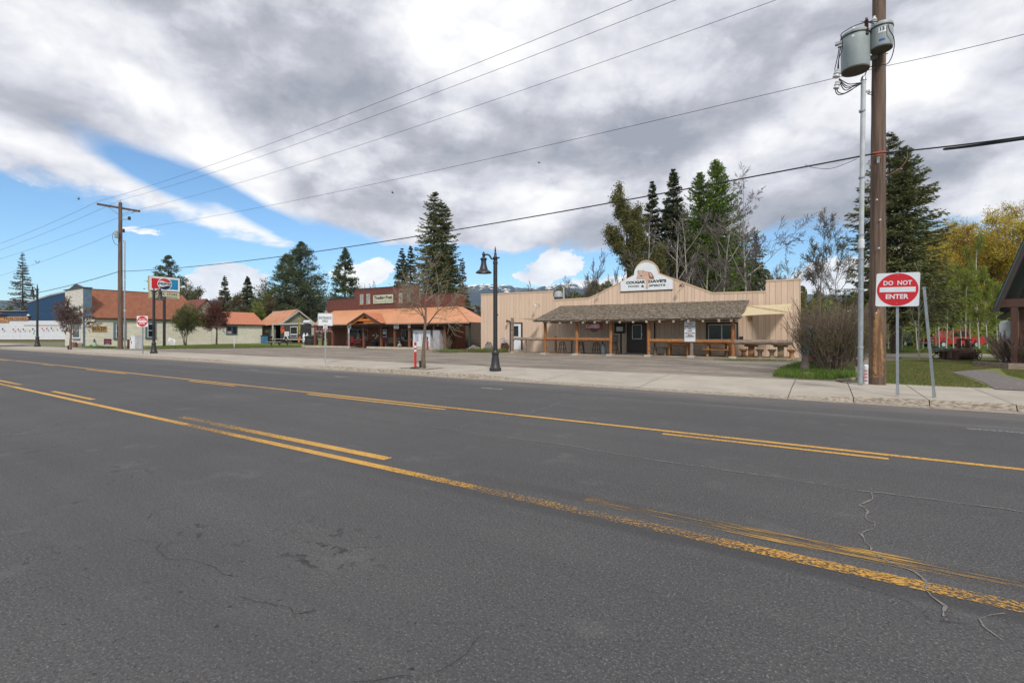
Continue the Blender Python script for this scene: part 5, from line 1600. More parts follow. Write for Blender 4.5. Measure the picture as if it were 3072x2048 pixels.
a = tr(1120.5, 882.5, 1180, 911, -.05); s_ = MB().box(a[0], -.10, a[1], a[2], -.05, a[3]).build('name_sign', mat('cream_sign', (.58, .60, .46), .7), tp, label='cream sign lettered Trading Post')
MB().box(a[0] - .03, -.09, a[1] - .04, a[2] + .04, -.045, a[1] - .001).build('sign_edge', BROWN, s_)
text('Trading Post', .5, BLKP, s_, MF((a[0] + a[2]) / 2, -.103, a[1] + (a[3] - a[1]) * .62), w=(a[2] - a[0]) * .9, h=(a[3] - a[1]) * .50, bold=.02, ext=.002)
text('MARKET & LIQUOR STORE', .2, mat('green_letters', (.06, .10, .05), .7), s_, MF((a[0] + a[2]) / 2, -.103, a[1] + (a[3] - a[1]) * .2), w=(a[2] - a[0]) * .88, h=(a[3] - a[1]) * .15, ext=.002)
# big LIQUOR letters across the open bay
a, b = TP.y(948, 998.6, PYt - .09), TP.y(997.5, 980, PYt - .09)
text('LIQUOR', 1, mat('pink_outline', (.80, .46, .42), .7), tp, MF((a.x + b.x) / 2, PYt - .12, (a.z + b.z) / 2), w=b.x - a.x, h=b.z - a.z, bold=.045, ext=.008, sp=1.1)
text('LIQUOR', 1, mat('red_letters', (.22, .02, .02), .7), tp, MF((a.x + b.x) / 2, PYt - .135, (a.z + b.z) / 2), w=(b.x - a.x) * .965, h=(b.z - a.z) * .88, bold=-.022, ext=.006, sp=1.14)
# hide poster
a = tr(1117, 997, 1137, 1016); rr = random.Random(2)
n = 14; P = [(a[0] + (a[2] - a[0]) * (.5 + .5 * math.cos(t) * (.8 + .2 * math.cos(4 * t))), a[1] + (a[3] - a[1]) * (.5 + .5 * math.sin(t) * (.8 + .2 * math.cos(4 * t)))) for t in [2 * math.pi * k / 24 for k in range(24)]]
MB().prism(P, -.04, -.03).build('cow_hide', mat('spotted_hide', (.62, .58, .52), .9, (.06, .055, .05), 3.2, 4, fac=(.47, .53)), tp)

# things standing on the store porch
def sp(u, y=-.6, z=.20): q = TP.y(u, 1030, y); return TP.world((q.x, y, z))


ICEB = mat('ice_box_lettering', (.05, .08, .35), .6)
t = thing('ice_freezer', 'white two-door ice freezer with blue lettering in front of the store window', 'freezer', sp(1273, -1.3, .0), TP.a)
a = TP.y(1246.5, 1050, -1.7); b = TP.y(1299.5, 990, -1.7); wq = b.x - a.x; hq = b.z
MB().box(-wq / 2, -.4, .2, wq / 2, .4, hq).build('cabinet', PORC, t)
for k in range(2):
    x0 = -wq / 2 + .04 + k * wq / 2
    d_ = MB().box(x0, -.44, .28, x0 + wq / 2 - .08, -.405, hq - .32).build('door', WHITEP, t)
    MB().box(x0 + .02, -.46, .8, x0 + .05, -.44, 1.3).build('handle', STEEL, d_)
    for j, s_ in enumerate(('PARTY', 'ICE', 'PURE', 'ICE')): text(s_, .2, ICEB, d_, MF(x0 + wq / 4 - .04, -.446, 1.45 - .2 * j), w=wq * .2, h=.12, bold=.006, ext=.001)
MB().box(x0 - wq, -.42, .0, -x0 + wq * 0, -.38, .1) if False else None
for sx in (-1, 1): MB().box(sx * (wq / 2 - .1) - .05, -.35, .0, sx * (wq / 2 - .1) + .05, .35, .2).build('foot', PORC, t)
t = thing('grey_cabinet', 'tall plain grey freezer cabinet right of the white ice freezer', 'cabinet', sp(1317, -1.6, .0), TP.a)
a = TP.y(1306.8, 1053, -1.9); b = TP.y(1327, 990, -1.9); wq = b.x - a.x; hq = b.z
MB().box(-wq / 2, -.4, .02, wq / 2, .4, hq).build('cabinet', mat('grey_panel', (.40, .38, .40), .6, (.36, .34, .36), 3, 3), t)
MB().box(-wq / 2 - .02, -.42, hq - .42, wq / 2 + .02, -.401, hq - .40).build('hinge_strip', WHITEP, t)
MB().box(-wq / 2 + .05, -.415, .15, wq / 2 - .05, -.402, hq - .5).build('door', mat('grey_door', (.43, .41, .43), .55), t)
q = sp(1282, -2.6, .05)
t = thing('porch_marker', 'slim red bottle-shaped post in front of the ice freezer', 'marker post', q)
MB().lathe([(.09, 0), (.10, .1), (.07, .2), (.10, .35), (.11, .7), (.07, .85), (.055, .95), (.07, 1.0), (.075, 1.12), (.05, 1.16)], n=12).build('body', mat('faded_red', (.42, .045, .03), .6), t, smooth=True)
MB().lathe([(.056, .95), (.072, 1.0), (.078, 1.1)], n=12).build('dark_neck', BLACK, t)
def chair(P, rz, lab):
    t = thing('metal_lawn_chair', lab, 'chair', P, rz, 'red metal lawn chairs on the store porch')
    MB().prism([(-.26, .42), (.26, .42), (.24, .95), (.15, 1.05), (-.15, 1.05), (-.24, .95)], .18, .22).build('back', REDP, t)
    MB().box(-.26, -.25, .40, .26, .2, .44).build('seat', REDP, t)
    for s_ in (-1, 1):
        MB().tube(curve_pts([(s_ * .29, .28, .02), (s_ * .29, -.28, .02), (s_ * .29, -.3, .4), (s_ * .29, -.2, .62), (s_ * .29, .2, .64)], 4), .02, 6).build('arm', mat('chair_tube', (.20, .02, .02), .5), t)
    return t


c0 = chair(sp(1052, PYt + .5 - 0), TP.a, 'front-facing red metal chair at the left end of the shop window')
dup(c0, sp(1074, PYt + .5), TP.a - .7, 'red metal chair turned sideways beside the porch post')
t = thing('wood_bench', 'slatted wooden bench right of the dark red door', 'bench', sp(1177, -.7), TP.a)
for k in range(4): MB().box(-.8, .20, .45 + .12 * k, .8, .24, .54 + .12 * k).build('back_slat', WICK, t)
for k in range(3): MB().box(-.8, -.25 + .15 * k, .40, .8, -.12 + .15 * k, .44).build('seat_slat', WICK, t)
for s_ in (-1, 1): MB().box(s_ * .7 - .04, -.25, 0, s_ * .7 + .04, .2, .40).build('leg', WICK, t)
t = thing('plastic_tub', 'black plastic tub under the cow hide', 'tub', sp(1125, -.7), TP.a)
MB().lathe([(.26, 0), (.34, .42), (.37, .44), (.37, .50), (.33, .50), (.24, .06)], n=16).build('tub_shell', RUBB, t)
MB().lathe([(.33, .505), (.30, .53), (.1, .55)], n=16).build('lid', mat('grey_lid', (.18, .19, .2), .6), t)
# dog statue: one continuous body
def skin(name, pts, edges, rad, m, parent, sub=2):
    me = bpy.data.meshes.new(name); me.from_pydata(pts, edges, []); me.update(); o = link(name, me, parent)
    sk = o.modifiers.new('s', 'SKIN'); ly = me.skin_vertices[0]
    for i, r_ in enumerate(rad): ly.data[i].radius = (r_, r_) if not isinstance(r_, tuple) else r_
    ly.data[0].use_root = True
    sb = o.modifiers.new('b', 'SUBSURF'); sb.levels = sub; sb.render_levels = sub
    me.materials.append(m); return o


HIDE = mat('black_white_coat', (.60, .58, .55), .8, (.03, .03, .03), 5, 2, fac=(.46, .52))
t = thing('dog_statue', 'sitting black and white dog figure beside the porch bench', 'dog', sp(1198, -1.1), TP.a + .5)
skin('body', [(0, .12, .14), (0, .02, .34), (0, -.05, .52), (0, -.10, .64), (0, -.22, .64), (0, -.30, .62), (.09, -.04, .30), (.09, -.08, .03), (-.09, -.04, .30), (-.09, -.08, .03), (.13, .10, .10), (.14, -.06, .03), (-.13, .10, .10), (-.14, -.06, .03), (.12, .30, .04), (0, .22, .06)],
     [(0, 1), (1, 2), (2, 3), (3, 4), (4, 5), (1, 6), (6, 7), (1, 8), (8, 9), (0, 10), (10, 11), (0, 12), (12, 13), (0, 15), (15, 14)],
     [.16, .14, .10, .10, .07, .045, .05, .035, .05, .035, .09, .04, .09, .04, .015, .03], HIDE, t)
for s_ in (-1, 1): MB().add([(s_ * .05, -.1, .70), (s_ * .12, -.08, .70), (s_ * .13, -.10, .58), (s_ * .09, -.13, .60)], [(0, 1, 2, 3)]).build('ear', BLACK, t)
MB().lathe([(.001, -.02), (.02, 0), (.001, .02)], (0, -.345, .625), 8).build('nose', BLACK, t)
# parking signs on the porch posts
def psign(u0, v0, u1, v1, lab, lines, post=True, blue=False):
    y = PYt - .22; a, b = TP.y(u0, v1, y), TP.y(u1, v0, y); cx, cz = (a.x + b.x) / 2, (a.z + b.z) / 2
    t = thing('parking_sign', lab, 'sign', TP.world((cx, y, cz)), TP.a)
    w_, h_ = b.x - a.x, b.z - a.z
    MB().prism(rrect(w_, h_, min(.04, w_ * .2)), -.008, .008).build('sign_plate', SIGNW, t)
    for k, s_ in enumerate(lines): text(s_, .1, BLKP if k else mat('green_letters', (.06, .10, .05), .7), t, MF(0, -.011, h_ * (.30 - .30 * k)), w=w_ * .78, h=h_ * .17, bold=.004, ext=.001)
    return t


psign(1041.8, 972, 1053.8, 986, 'square customer parking sign left of the porch gable', ('CUSTOMER', 'PARKING', 'ONLY'))
psign(1181.8, 970.8, 1196.4, 985.6, 'customer parking only sign on the post right of the red door', ('CUSTOMER', 'PARKING', 'ONLY'))
psign(1224, 971, 1231.2, 983, 'narrow notice on the post in front of the right shop window', ('NO', 'PARKING'))
q = sp(1047, PYt - .45, .05); t = thing('white_stake', 'thin white stake in front of the left parking sign', 'stake', q)
MB().tube([(0, 0, 0), (0, 0, 1.5)], .03, 6).build('stake_rod', WHITEP, t); MB().box(-.1, -.03, 1.5, .1, -.02, 1.95).build('notice', VINYL, t)

# brown outbuilding between the store and the tavern
ob = fthing('storage_building', 'plain grey brown block building between the store and the tan tavern', 'building', TP)
yO = 3.2; a0 = TP.y(1372, 921, yO); a1 = TP.y(1445, 938, yO)
MB().prism([(a0.x - 1, 0), (a1.x + .6, 0), (a1.x + .6, a1.z - .3), (a0.x + 1.0, a0.z), (a0.x - 1, a0.z)], yO, yO + 8).build('block_wall', mat('grey_brown_block', (.125, .100, .078), .9, (.105, .084, .066), 4, 5), ob)
mb = MB(); bar(mb, (a0.x - .9, yO - .03, a0.z + .04), (a0.x + 1.0, yO - .03, a0.z + .04), .1); bar(mb, (a0.x + 1.0, yO - .03, a0.z + .04), (a1.x + .6, yO - .03, a1.z - .26), .1); mb.build('roof_edge', BROWN, ob)
for k in range(14): MB().box(a0.x - .9, yO - .012, .3 + k * .3, a1.x + .5, yO - .002, .315 + k * .3).build('block_course', BROWN, ob)
q = TV.y(1437, 932, .1); t = thing('satellite_dish', 'small dark round dish at the upper left corner of the tan building', 'dish', TV.world((q.x, 0, q.z)))
MB().lathe([(.02, 0), (.2, .05), (.30, .13), (.29, .14), (.1, .04)], (0, 0, 0), 16, Matrix.Rotation(R(70), 4, 'X')).build('reflector', BLACK, t); MB().tube([(0, 0, 0), (.2, .1, -.1)], .025, 6).build('bracket', BLACK, t)

# ------------------------------------------------------------------ white clapboard shop on the corner
CB = mat('cream_clapboard', (.76, .725, .60), .85, (.66, .62, .50), 1.0, 6, stretch=(1, 1, 5), bump=.3, spots=(5, .63, .05, (.26, .22, .18)))
CBW = mat('peeling_white_board', (.78, .755, .68), .85, (.62, .58, .50), 1.5, 6, stretch=(1, 1, 4), spots=(7, .60, .05, (.28, .22, .18)))
BLT = mat('slate_blue_trim', (.12, .19, .25), .7, (.09, .145, .19), 3, 4)
RUSTR = mat('rust_red_roof', (.29, .108, .058), .85, (.22, .080, .042), 1.5, 6, stretch=(2, 2, .6), spots=(9, .64, .05, (.48, .24, .15)))
HO = atd(251, 1040.6, 52.4); HO.z = .15
HS = Frame(HO, 0.0)      # x along the street, y along the side wall; origin at the shop's near corner
hs = fthing('clapboard_shop', 'old cream clapboard shop with a tall false front and a rust red roof', 'building', HS)
def hx(u, v, x=0.0): q = HS.x(u, v, x); return (q.y, q.z)


def hf(u, v, y=0.0): q = HS.y(u, v, y); return (q.x, q.z)


xF0 = hf(195.4, 900)[0]; zF = (hf(251, 864.6)[1] + hf(195.4, 870)[1]) / 2
yR = hx(635, 1000)[0]; zE = hx(330, 953.3)[1]; yBk = hx(560, 920)[0]
# side wall facing the lot: lapped boards
def lap(x, y0, y1, z0, z1, step, sgn, m, name, parent, th=.02, axis='x'):
    mb = MB(); z = z0
    while z < z1 - .01:
        e_ = min(z1, z + step)
        if axis == 'x': vs = [(x, y0, z), (x + sgn * th, y0, z), (x + sgn * .003, y0, e_), (x, y0, e_), (x, y1, z), (x + sgn * th, y1, z), (x + sgn * .003, y1, e_), (x, y1, e_)]
        else: vs = [(y0, x, z), (y0, x + sgn * th, z), (y0, x + sgn * .003, e_), (y0, x, e_), (y1, x, z), (y1, x + sgn * th, z), (y1, x + sgn * .003, e_), (y1, x, e_)]
        mb.add(vs, [(0, 1, 2, 3), (4, 7, 6, 5), (0, 4, 5, 1), (1, 5, 6, 2), (2, 6, 7, 3)]); z = e_
    return mb.build(name, m, parent, kind='stuff')


MB().box(xF0, .05, 0, -.03, yR, zE).build('wall', CB, hs)
lap(-.03, .12, yR - .02, .05, zE - .05, .15, 1, CB, 'side_clapboard', hs, .03)
MB().box(xF0, 0, 0, -.12, .5, zF - .02).build('false_front', CBW, hs)
lap(0, xF0 + .05, -.12, .05, zF - .1, .16, -1, CBW, 'front_clapboard', hs, .03, axis='y')
MB().box(-.119, -.04, 0, .03, .10, zE).build('corner_board', BLT, hs)
MB().box(-.119, -.02, zE, .03, .70, zF).build('return_wall', BLT, hs)
MB().box(xF0 - .15, -.12, zF, .12, .75, zF + .09).build('cornice', mat('cornice', (.10, .10, .10), .8), hs)
MB().prism([(xF0 + .6, zF + .09), (-.6, zF + .09), (xF0 / 2, zF + .6)], .1, .3).build('low_pediment', BROWN, hs)
# roof: ridge runs away from the street over the middle of the shop
zRg = HS.x(330, 872, xF0 / 2).z
yE0 = .72; yE1 = HS.x(545, 890, xF0 / 2).y
for s_ in (0, 1):
    xo = .28 if s_ == 0 else xF0 - .28
    A_, B_, C_, D_ = Vector((xF0 / 2, yE0, zRg)), Vector((xF0 / 2, yE1, zRg)), Vector((xo, yBk + 2.0, zE - .05)), Vector((xo, yE0, zE - .05))
    up = Vector((0, 0, .06)); MB().add([A_, B_, C_, D_, A_ + up, B_ + up, C_ + up, D_ + up], [(0, 1, 2, 3), (4, 7, 6, 5), (0, 3, 7, 4), (2, 3, 7, 6), (1, 2, 6, 5), (0, 4, 5, 1)]).build('roof', RUSTR, hs)
MB().box(xF0 / 2 - .08, yE0, zRg + .06, xF0 / 2 + .08, yE1, zRg + .10).build('ridge_cap', BROWN, hs)
MB().box(.20, yE0, zE - .16, .27, yBk + 2.0, zE - .06).build('eave_board', BROWN, hs)
MB().prism([(xF0 + .1, zE - .05), (-.1, zE - .05), (xF0 / 2, zRg - .06)], yE0, yE0 + .1).build('gable_fill', CB, hs)
MB().prism([(xF0 + .1, zE - .05), (-.1, zE - .05), (xF0 / 2, zRg - .06)], yE1 - .8, yE1 - .7).build('gable_fill', CB, hs)
for k in range(1): MB().tube([(xF0 / 2, 4.2, zRg), (xF0 / 2, 4.2, zRg + .45)], .09, 8).build('chimney_pipe', BLACK, hs); bar(MB(), (xF0 / 2 - .1, 4.2, zRg + .4), (xF0 / 2 + .2, 4.5, zRg + .4), .05).build('pipe_arm', BLACK, hs)
# a second gable further back, its face turned to the street
g = HS.y(619, 898, yR - .5)
gz = HS.y(562, 927, yR - .5)
# cross gable: faces the lot (+x)
g = HS.x(619, 898.5, 0); gl = HS.x(560, 929, 0); gr = HS.x(668, 926, 0)
MB().add([(0, gl.y, zE - .05), (0, gr.y, zE - .05), (0, g.y, g.z)], [(0, 1, 2)]).build('cross_gable', mat('faded_gable', (.40, .34, .25), .85), hs)
for a_, b_ in ((gl, g), (g, gr)):
    za = a_.z if a_ is g else zE - .1; zb = b_.z if b_ is g else zE - .1
    vs = [(.2, a_.y, za + .05), (.2, b_.y, zb + .05), (-7, b_.y, zb + .05), (-7, a_.y, za + .05)]; vs += [(x, y, z + .08) for x, y, z in vs]
    MB().add(vs, [(0, 1, 2, 3), (4, 7, 6, 5), (0, 4, 5, 1)]).build('cross_roof', mat('dark_rust_roof', (.20, .06, .04), .85), hs)
# windows on the side wall
def hwin(u0, v0, u1, v1, parent=hs, xx=0.0):
    a = hx(u0, v1, xx); b = hx(u1, v0, xx)
    f_ = MB().box(xx + .02, a[0], a[1], xx + .07, b[0], b[1]).build('window', BLT, parent)
    y0, y1, z0, z1 = a[0] + .22, b[0] - .22, a[1] + .08, b[1] - .2; mid = (z0 + z1) / 2
    MB().box(xx + .071, y0, z0, xx + .085, y1, z1).build('sash', WHITEP, f_)
    for za, zb in ((z0 + .05, mid - .03), (mid + .03, z1 - .05)): MB().box(xx + .086, y0 + .06, za, xx + .092, y1 - .06, zb).build('pane', GLASS, f_)
    MB().box(xx + .02, a[0] - .05, a[1] - .08, xx + .14, b[0] + .05, a[1] - .001).build('sill', BLT, f_)


hwin(340, 967.7, 378, 1015); hwin(435.6, 966.6, 468, 1013)
a = hf(220.5, 1015); b = hf(242, 972.5)
f_ = MB().box(a[0], -.10, a[1], b[0], -.035, b[1]).build('window', WHITEP, hs)
MB().box(a[0] + .15, -.112, a[1] + .15, b[0] - .1, -.101, b[1] - .12).build('pane', GLASS, f_)
MB().box(a[0] + .3, -.118, a[1] + .8, b[0] - .35, -.113, b[1] - .55).build('window_poster', mat('plum_poster', (.22, .10, .16), .7, (.38, .30, .30), 4, 3), f_)
MB().box(a[0] - .1, -.16, a[1] - .1, b[0] + .05, -.035, a[1] - .001).build('sill', BLT, f_)
a = hf(207, 930); b = hf(240, 919); MB().box(a[0], -.07, a[1], b[0], -.035, b[1]).build('faded_panel', mat('faded_blue_panel', (.34, .40, .42), .8, (.60, .60, .56), 4, 5), hs)
mb = MB(); mb.add([(a[0] + 1.0, -.05, 2.95), (-.25, -.05, 3.1), (-.35, -.6, 2.7), (a[0] + .6, -.6, 2.5)], [(0, 1, 2, 3)]); mb.build('window_hood', BLT, hs)
# HATP board
a = hx(275.6, 994.2); b = hx(319.5, 978)
s_ = MB().box(.0, a[0], a[1], .05, b[0], b[1]).build('name_board', mat('carved_board', (.42, .26, .09), .8, (.34, .19, .08), 2, 4), hs)
text('HATP', .5, mat('brown_letters', (.13, .06, .02), .8), s_, MX(.052, (a[0] + b[0]) / 2, (a[1] + b[1]) / 2), w=(b[0] - a[0]) * .88, h=(b[1] - a[1]) * .72, bold=.01, ext=.004)
# low building behind, with the hipped orange roof
y2 = hx(787, 1000)[0]
lb = fthing('low_annex', 'long low cream building with an orange hipped roof behind the shop', 'building', HS)
zE2 = hx(760, 972)[1] - .12
MB().box(-6, yR + .02, .1, -.05, y2, zE2).build('wall', mat('smooth_cream_wall', (.72, .69, .58), .85, (.64, .61, .50), .8, 5, spots=(4, .64, .05, (.36, .32, .25))), lb)
lap(-.05, yR + .05, y2 - .02, .15, zE2 - .05, .22, 1, mat('smooth_cream_wall', (.5,) * 3), 'side_clapboard', lb, .015)
zR2 = HS.x(720, 936.5, -3).z; yh = HS.x(761, 937, -3).y
ORR = mat('orange_red_roof', (.52, .19, .105), .85, (.44, .155, .085), 2, 6, stretch=(2, 2, .6), spots=(8, .66, .05, (.60, .33, .24)))
V4 = [(.3, yR, zE2 + .05), (.3, y2 + .3, zE2 + .05), (-3, yh, zR2), (-3, yR - 2, zR2), (.3, yR - 2, zE2 + .05), (-6.3, y2 + .3, zE2 + .05), (-6.3, yR, zE2 + .05)]
MB().add(V4, [(4, 1, 2, 3), (1, 5, 2), (5, 6, 3, 2)]).build('roof', ORR, lb)
MB().box(.22, yR, zE2 - .06, .29, y2 + .28, zE2 + .04).build('eave_board', BROWN, lb)
a = hx(678, 1004, -.03); b = hx(712, 978, -.03)
f_ = MB().box(-.03, a[0], a[1], .03, b[0], b[1]).build('window', BLT, lb); m_ = (a[0] + b[0]) / 2
MB().box(.031, a[0] + .12, a[1] + .12, .04, m_ - .05, b[1] - .12).build('pane', GLASS, f_); MB().box(.031, m_ + .05, a[1] + .12, .04, b[0] - .12, b[1] - .12).build('pane', GLASS, f_)
MB().box(.041, a[0] + .15, a[1] + .15, .045, m_ - .08, a[1] + .5).build('small_flag', mat('faded_flag', (.45, .35, .38), .8), f_)

# things by the shop wall
def gp(u, v, z=.16): return at(u, v, z)


q = gp(407.5, 1046.6); t = thing('white_cabinet', 'white enamel cabinet standing by the far power pole', 'cabinet', q, .25)
MB().box(-.36, -.3, 0, .36, .3, 1.22).build('cabinet', PORC, t); MB().box(-.12, -.33, .05, .33, -.301, 1.18).build('door', WHITEP, t); MB().box(-.30, -.31, .8, -.24, -.301, 1.1).build('black_print', BLACK, t); MB().box(-.08, -.36, .5, -.05, -.33, .75).build('handle', BLACK, t)
q = gp(391, 1045); t = thing('rusty_barrel', 'rust brown barrel half hidden by the white cabinet', 'barrel', q)
MB().lathe([(.24, 0), (.25, .03), (.24, .3), (.26, .32), (.24, .34), (.24, .62), (.26, .64), (.24, .66), (.24, .85), (.2, .86)], n=16).build('drum', mat('rust_drum', (.28, .11, .06), .85, (.20, .08, .05), 3, 5), t); MB().lathe([(.2, .861), (.19, .88)], n=16).build('lid', RUST, t)
q = gp(323, 1044); t = thing('campaign_sign', 'dark red sheriff campaign yard sign by the shop wall', 'yard sign', q, .12)
Yq = (q - EYE).dot(FWD); z1 = zat(1016, Yq) - q.z; z0 = zat(1033.5, Yq) - q.z; wq = 43 * Yq / F
MB().box(-wq / 2, -.01, z0, wq / 2, .01, z1).build('panel', mat('wine_panel', (.10, .010, .030), .6), t)
text('COPPERI', .3, mat('pink_letters', (.62, .08, .15), .6), t, MF(0, -.013, z0 + (z1 - z0) * .55), w=wq * .86, h=(z1 - z0) * .30, bold=.006, ext=.001)
text('SHERIFF', .2, SIGNW, t, MF(0, -.013, z0 + (z1 - z0) * .16), w=wq * .6, h=(z1 - z0) * .12, bold=.004, ext=.001)
for s_ in (-1, 1): MB().tube([(s_ * wq * .42, .02, 0), (s_ * wq * .42, .02, z0 + .1)], .012, 5).build('stake', WHITEP, t)
q = gp(281, 1040); t = thing('iron_implement', 'curved rusty farm implement in the grass by the corner of the shop', 'farm implement', q)
MB().tube(curve_pts([(-.5, 0, .05), (-.1, 0, .2), (.1, 0, .75), (.35, 0, .8), (.4, 0, .45)], 6), .045, 6).build('curved_beam', RUST, t); MB().lathe([(.3, 0), (.25, .2), (.1, .28)], (-.35, 0, 0), 8).build('stone_pile', ROCK, t)
q = gp(284, 1040.5, .16); t = thing('milk_can', 'pale green milk can under the rusty farm implement', 'milk can', q)
MB().lathe([(.20, 0), (.21, .3), (.14, .42), (.13, .5), (.18, .56)], n=14).build('can', mat('mint_paint', (.30, .50, .40), .6), t, smooth=True); MB().ring((0, 0, .5), .12, .015, 'x').build('handle', STEEL, t)
a = hf(223, 1038.5, -.6); q = HS.world((a[0], -.6, 0)); t = thing('brick_planter', 'low red brick planter box under the front window of the shop', 'planter', q)
BR = mat('red_brick', (.26, .10, .07), .9, (.18, .07, .05), 6, 4, rand=.3)
bme = MB().box(-.135, -.08, -.045, .135, .08, .045).mesh('brick'); bme.materials.append(BR)
for r_ in range(5):
    for k in range(4): link('brick', bme, t, (-.45 + k * .29 + (.14 if r_ % 2 else 0), 0, .06 + r_ * .105))
MB().box(-.5, .09, 0, .6, .5, .45).build('soil_box', DIRT, t)
q = gp(541, 1044.5, .17); t = thing('yes_yard_sign', 'tilted white yard sign with red YES print in the grass', 'yard sign', q, .5)
FMx = Matrix.Translation((0, 0, .68)) @ Matrix.Rotation(R(17), 4, 'Y')
Yq = (q - EYE).dot(FWD)
MB().box(-.38, -.01, -.27, .38, .01, .27, Matrix.Translation((-.9, 0, 0)) @ FMx).build('panel', SIGNW, t)
TM_ = Matrix.Translation((-.9, 0, 0)) @ FMx @ Matrix.Rotation(R(90), 4, 'X')
text('YES', .2, REDS, t, TM_ @ Matrix.Translation((0, .06, .013)), w=.36, h=.13, bold=.006, ext=.001); text('FOR OUR CITY', .1, mat('navy_print', (.03, .03, .12), .6), t, TM_ @ Matrix.Translation((0, -.14, .013)), w=.62, h=.09, bold=.004, ext=.001)
for s_ in (-1.15, -.65): MB().tube([(s_ - .1, .02, 0), (s_, .02, .6)], .01, 5).build('stake', STEEL, t)
q = at(511, 1030, .25); t = thing('wood_stump', 'brown tree stump in front of the clapboard wall', 'stump', q)
MB().lathe([(.62, 0), (.5, .15), (.46, .8), (.44, 1.15), (.40, 1.17)], n=12).build('trunk', mat('stump_bark', (.20, .12, .07), .9, (.12, .07, .045), 4, 5, bump=.6), t); MB().lathe([(.41, 1.172), (.05, 1.18)], n=12).build('cut_face', WICK, t)
q = at(702.5, 1044, .17); t = thing('water_hydrant', 'thin white yard hydrant on the grass edge', 'hydrant', q)
MB().tube([(0, 0, 0), (0, 0, 1.15)], .035, 8).build('pipe', WHITEP, t); bar(MB(), (-.12, 0, 1.12), (.12, 0, 1.2), .07).build('head', WHITEP, t)

# illuminated cola and liquor-store sign on a pole
SY = 50.0
q = atd(492.7, 1041, SY); q.z = .17
sg2 = Frame(q, 0.0)
st = fthing('pole_sign', 'red, white and blue cola sign above a liquor store panel on a black pole', 'sign', sg2)
a = sg2.x(447.6, 826.7, 0); b = sg2.x(539.7, 835, 0); y0, y1 = a.y, b.y; ztop = (a.z + b.z) / 2
zlo = (sg2.x(455, 894.5, 0).z + sg2.x(537, 897.5, 0).z) / 2; zm = zlo + (ztop - zlo) * .335
CRM = mat('cream_enamel', (.62, .58, .42), .5, (.54, .49, .34), 4, 4); CRT = mat('tan_enamel', (.58, .42, .20), .6)
MB().tube([(0, (y0 + y1) / 2 if False else sg2.x(492.7, 900, 0).y, -.1), (0, sg2.x(492.7, 900, 0).y, zlo + .2)], .13, 14).build('pole', BLACK, st, smooth=True)
wside = .32
MB().box(-wside, y0, zm + .03, 0, y1, ztop).build('upper_cabinet', CRT, st); MB().box(-wside, y0 + .03, zlo, -.02, y1 - .03, zm - .03).build('lower_cabinet', CRT, st)
MB().box(-.10, y0 + .1, zm - .04, -.06, y1 - .1, zm + .04).build('joint', BROWN, st)
f1_ = MB().box(0.001, y0 + .02, zm + .05, .03, y1 - .02, ztop - .02).build('upper_face', SIGNW, st); f2_ = MB().box(-.019, y0 + .05, zlo + .04, .012, y1 - .05, zm - .06).build('lower_face', CRM, st)
L_ = y1 - y0; hU = ztop - zm
def yb_(t): return y0 + L_ * t


def xpoly(P, x, m, name, parent): n = len(P); mb = MB(); mb.add([(x, a_, b_) for a_, b_ in P] + [(x + .004, a_, b_) for a_, b_ in P], [tuple(reversed(range(n))), tuple(range(n, 2 * n))] + [(i, (i + 1) % n, (i + 1) % n + n, i + n) for i in range(n)]); return mb.build(name, m, parent)


zA, zB = zm + hU * .16, ztop - hU * .14
xpoly([(yb_(.07), zA), (yb_(.5), zA), (yb_(.5), zB), (yb_(.07), zB)], .032, REDS, 'red_field', f1_)
xpoly([(yb_(.5), zA), (yb_(.93), zA), (yb_(.93), zB), (yb_(.5), zB)], .032, mat('sky_blue_sheet', (.010, .26, .52), .45), 'blue_field', f1_)
cy, cz, cr = yb_(.49), (zA + zB) / 2, hU * .43; cyr = cr * 1.02
def disc(k, n=40): return [(cy + cyr * k * math.cos(2 * math.pi * i / n), cz + cr * k * math.sin(2 * math.pi * i / n)) for i in range(n)]


xpoly(disc(1.0), .038, SIGNW, 'white_disc', f1_)
def cap(top):
    P = []; k = .90
    for i in range(25):
        t = math.pi * (.10 + .80 * i / 24); P.append((cy + cyr * k * math.cos(t), cz + (1 if top else -1) * cr * k * math.sin(t)))
    a_, b_ = P[-1], P[0]
    for i in range(1, 8):
        s_ = i / 8; P.append((a_[0] + (b_[0] - a_[0]) * s_, a_[1] + (b_[1] - a_[1]) * s_ + .12 * cr * math.sin(2 * math.pi * s_) * (1 if top else -1) + (.10 * cr if top else -.10 * cr)))
    return P


xpoly(cap(True), .043, mat('scarlet_sheet', (.66, .04, .03), .4), 'red_wave', f1_); xpoly(cap(False), .043, mat('navy_sheet', (.004, .02, .07), .4), 'navy_wave', f1_)
text('PEPSI', .6, mat('navy_sheet', (0, 0, 0)), f1_, MX(.050, cy, cz), w=cyr * 1.8, h=cr * .42, bold=.02, ext=.002)
hL = zm - zlo
text('LIQUOR  STORE', .5, BLKP, f2_, MX(.014, yb_(.49), zlo + hL * .60), w=L_ * .84, h=hL * .36, bold=.010, ext=.002)
text('GROCERIES  BEVERAGES', .3, BLKP, f2_, MX(.014, yb_(.49), zlo + hL * .22), w=L_ * .84, h=hL * .19, bold=.004, ext=.002, shear=.2)

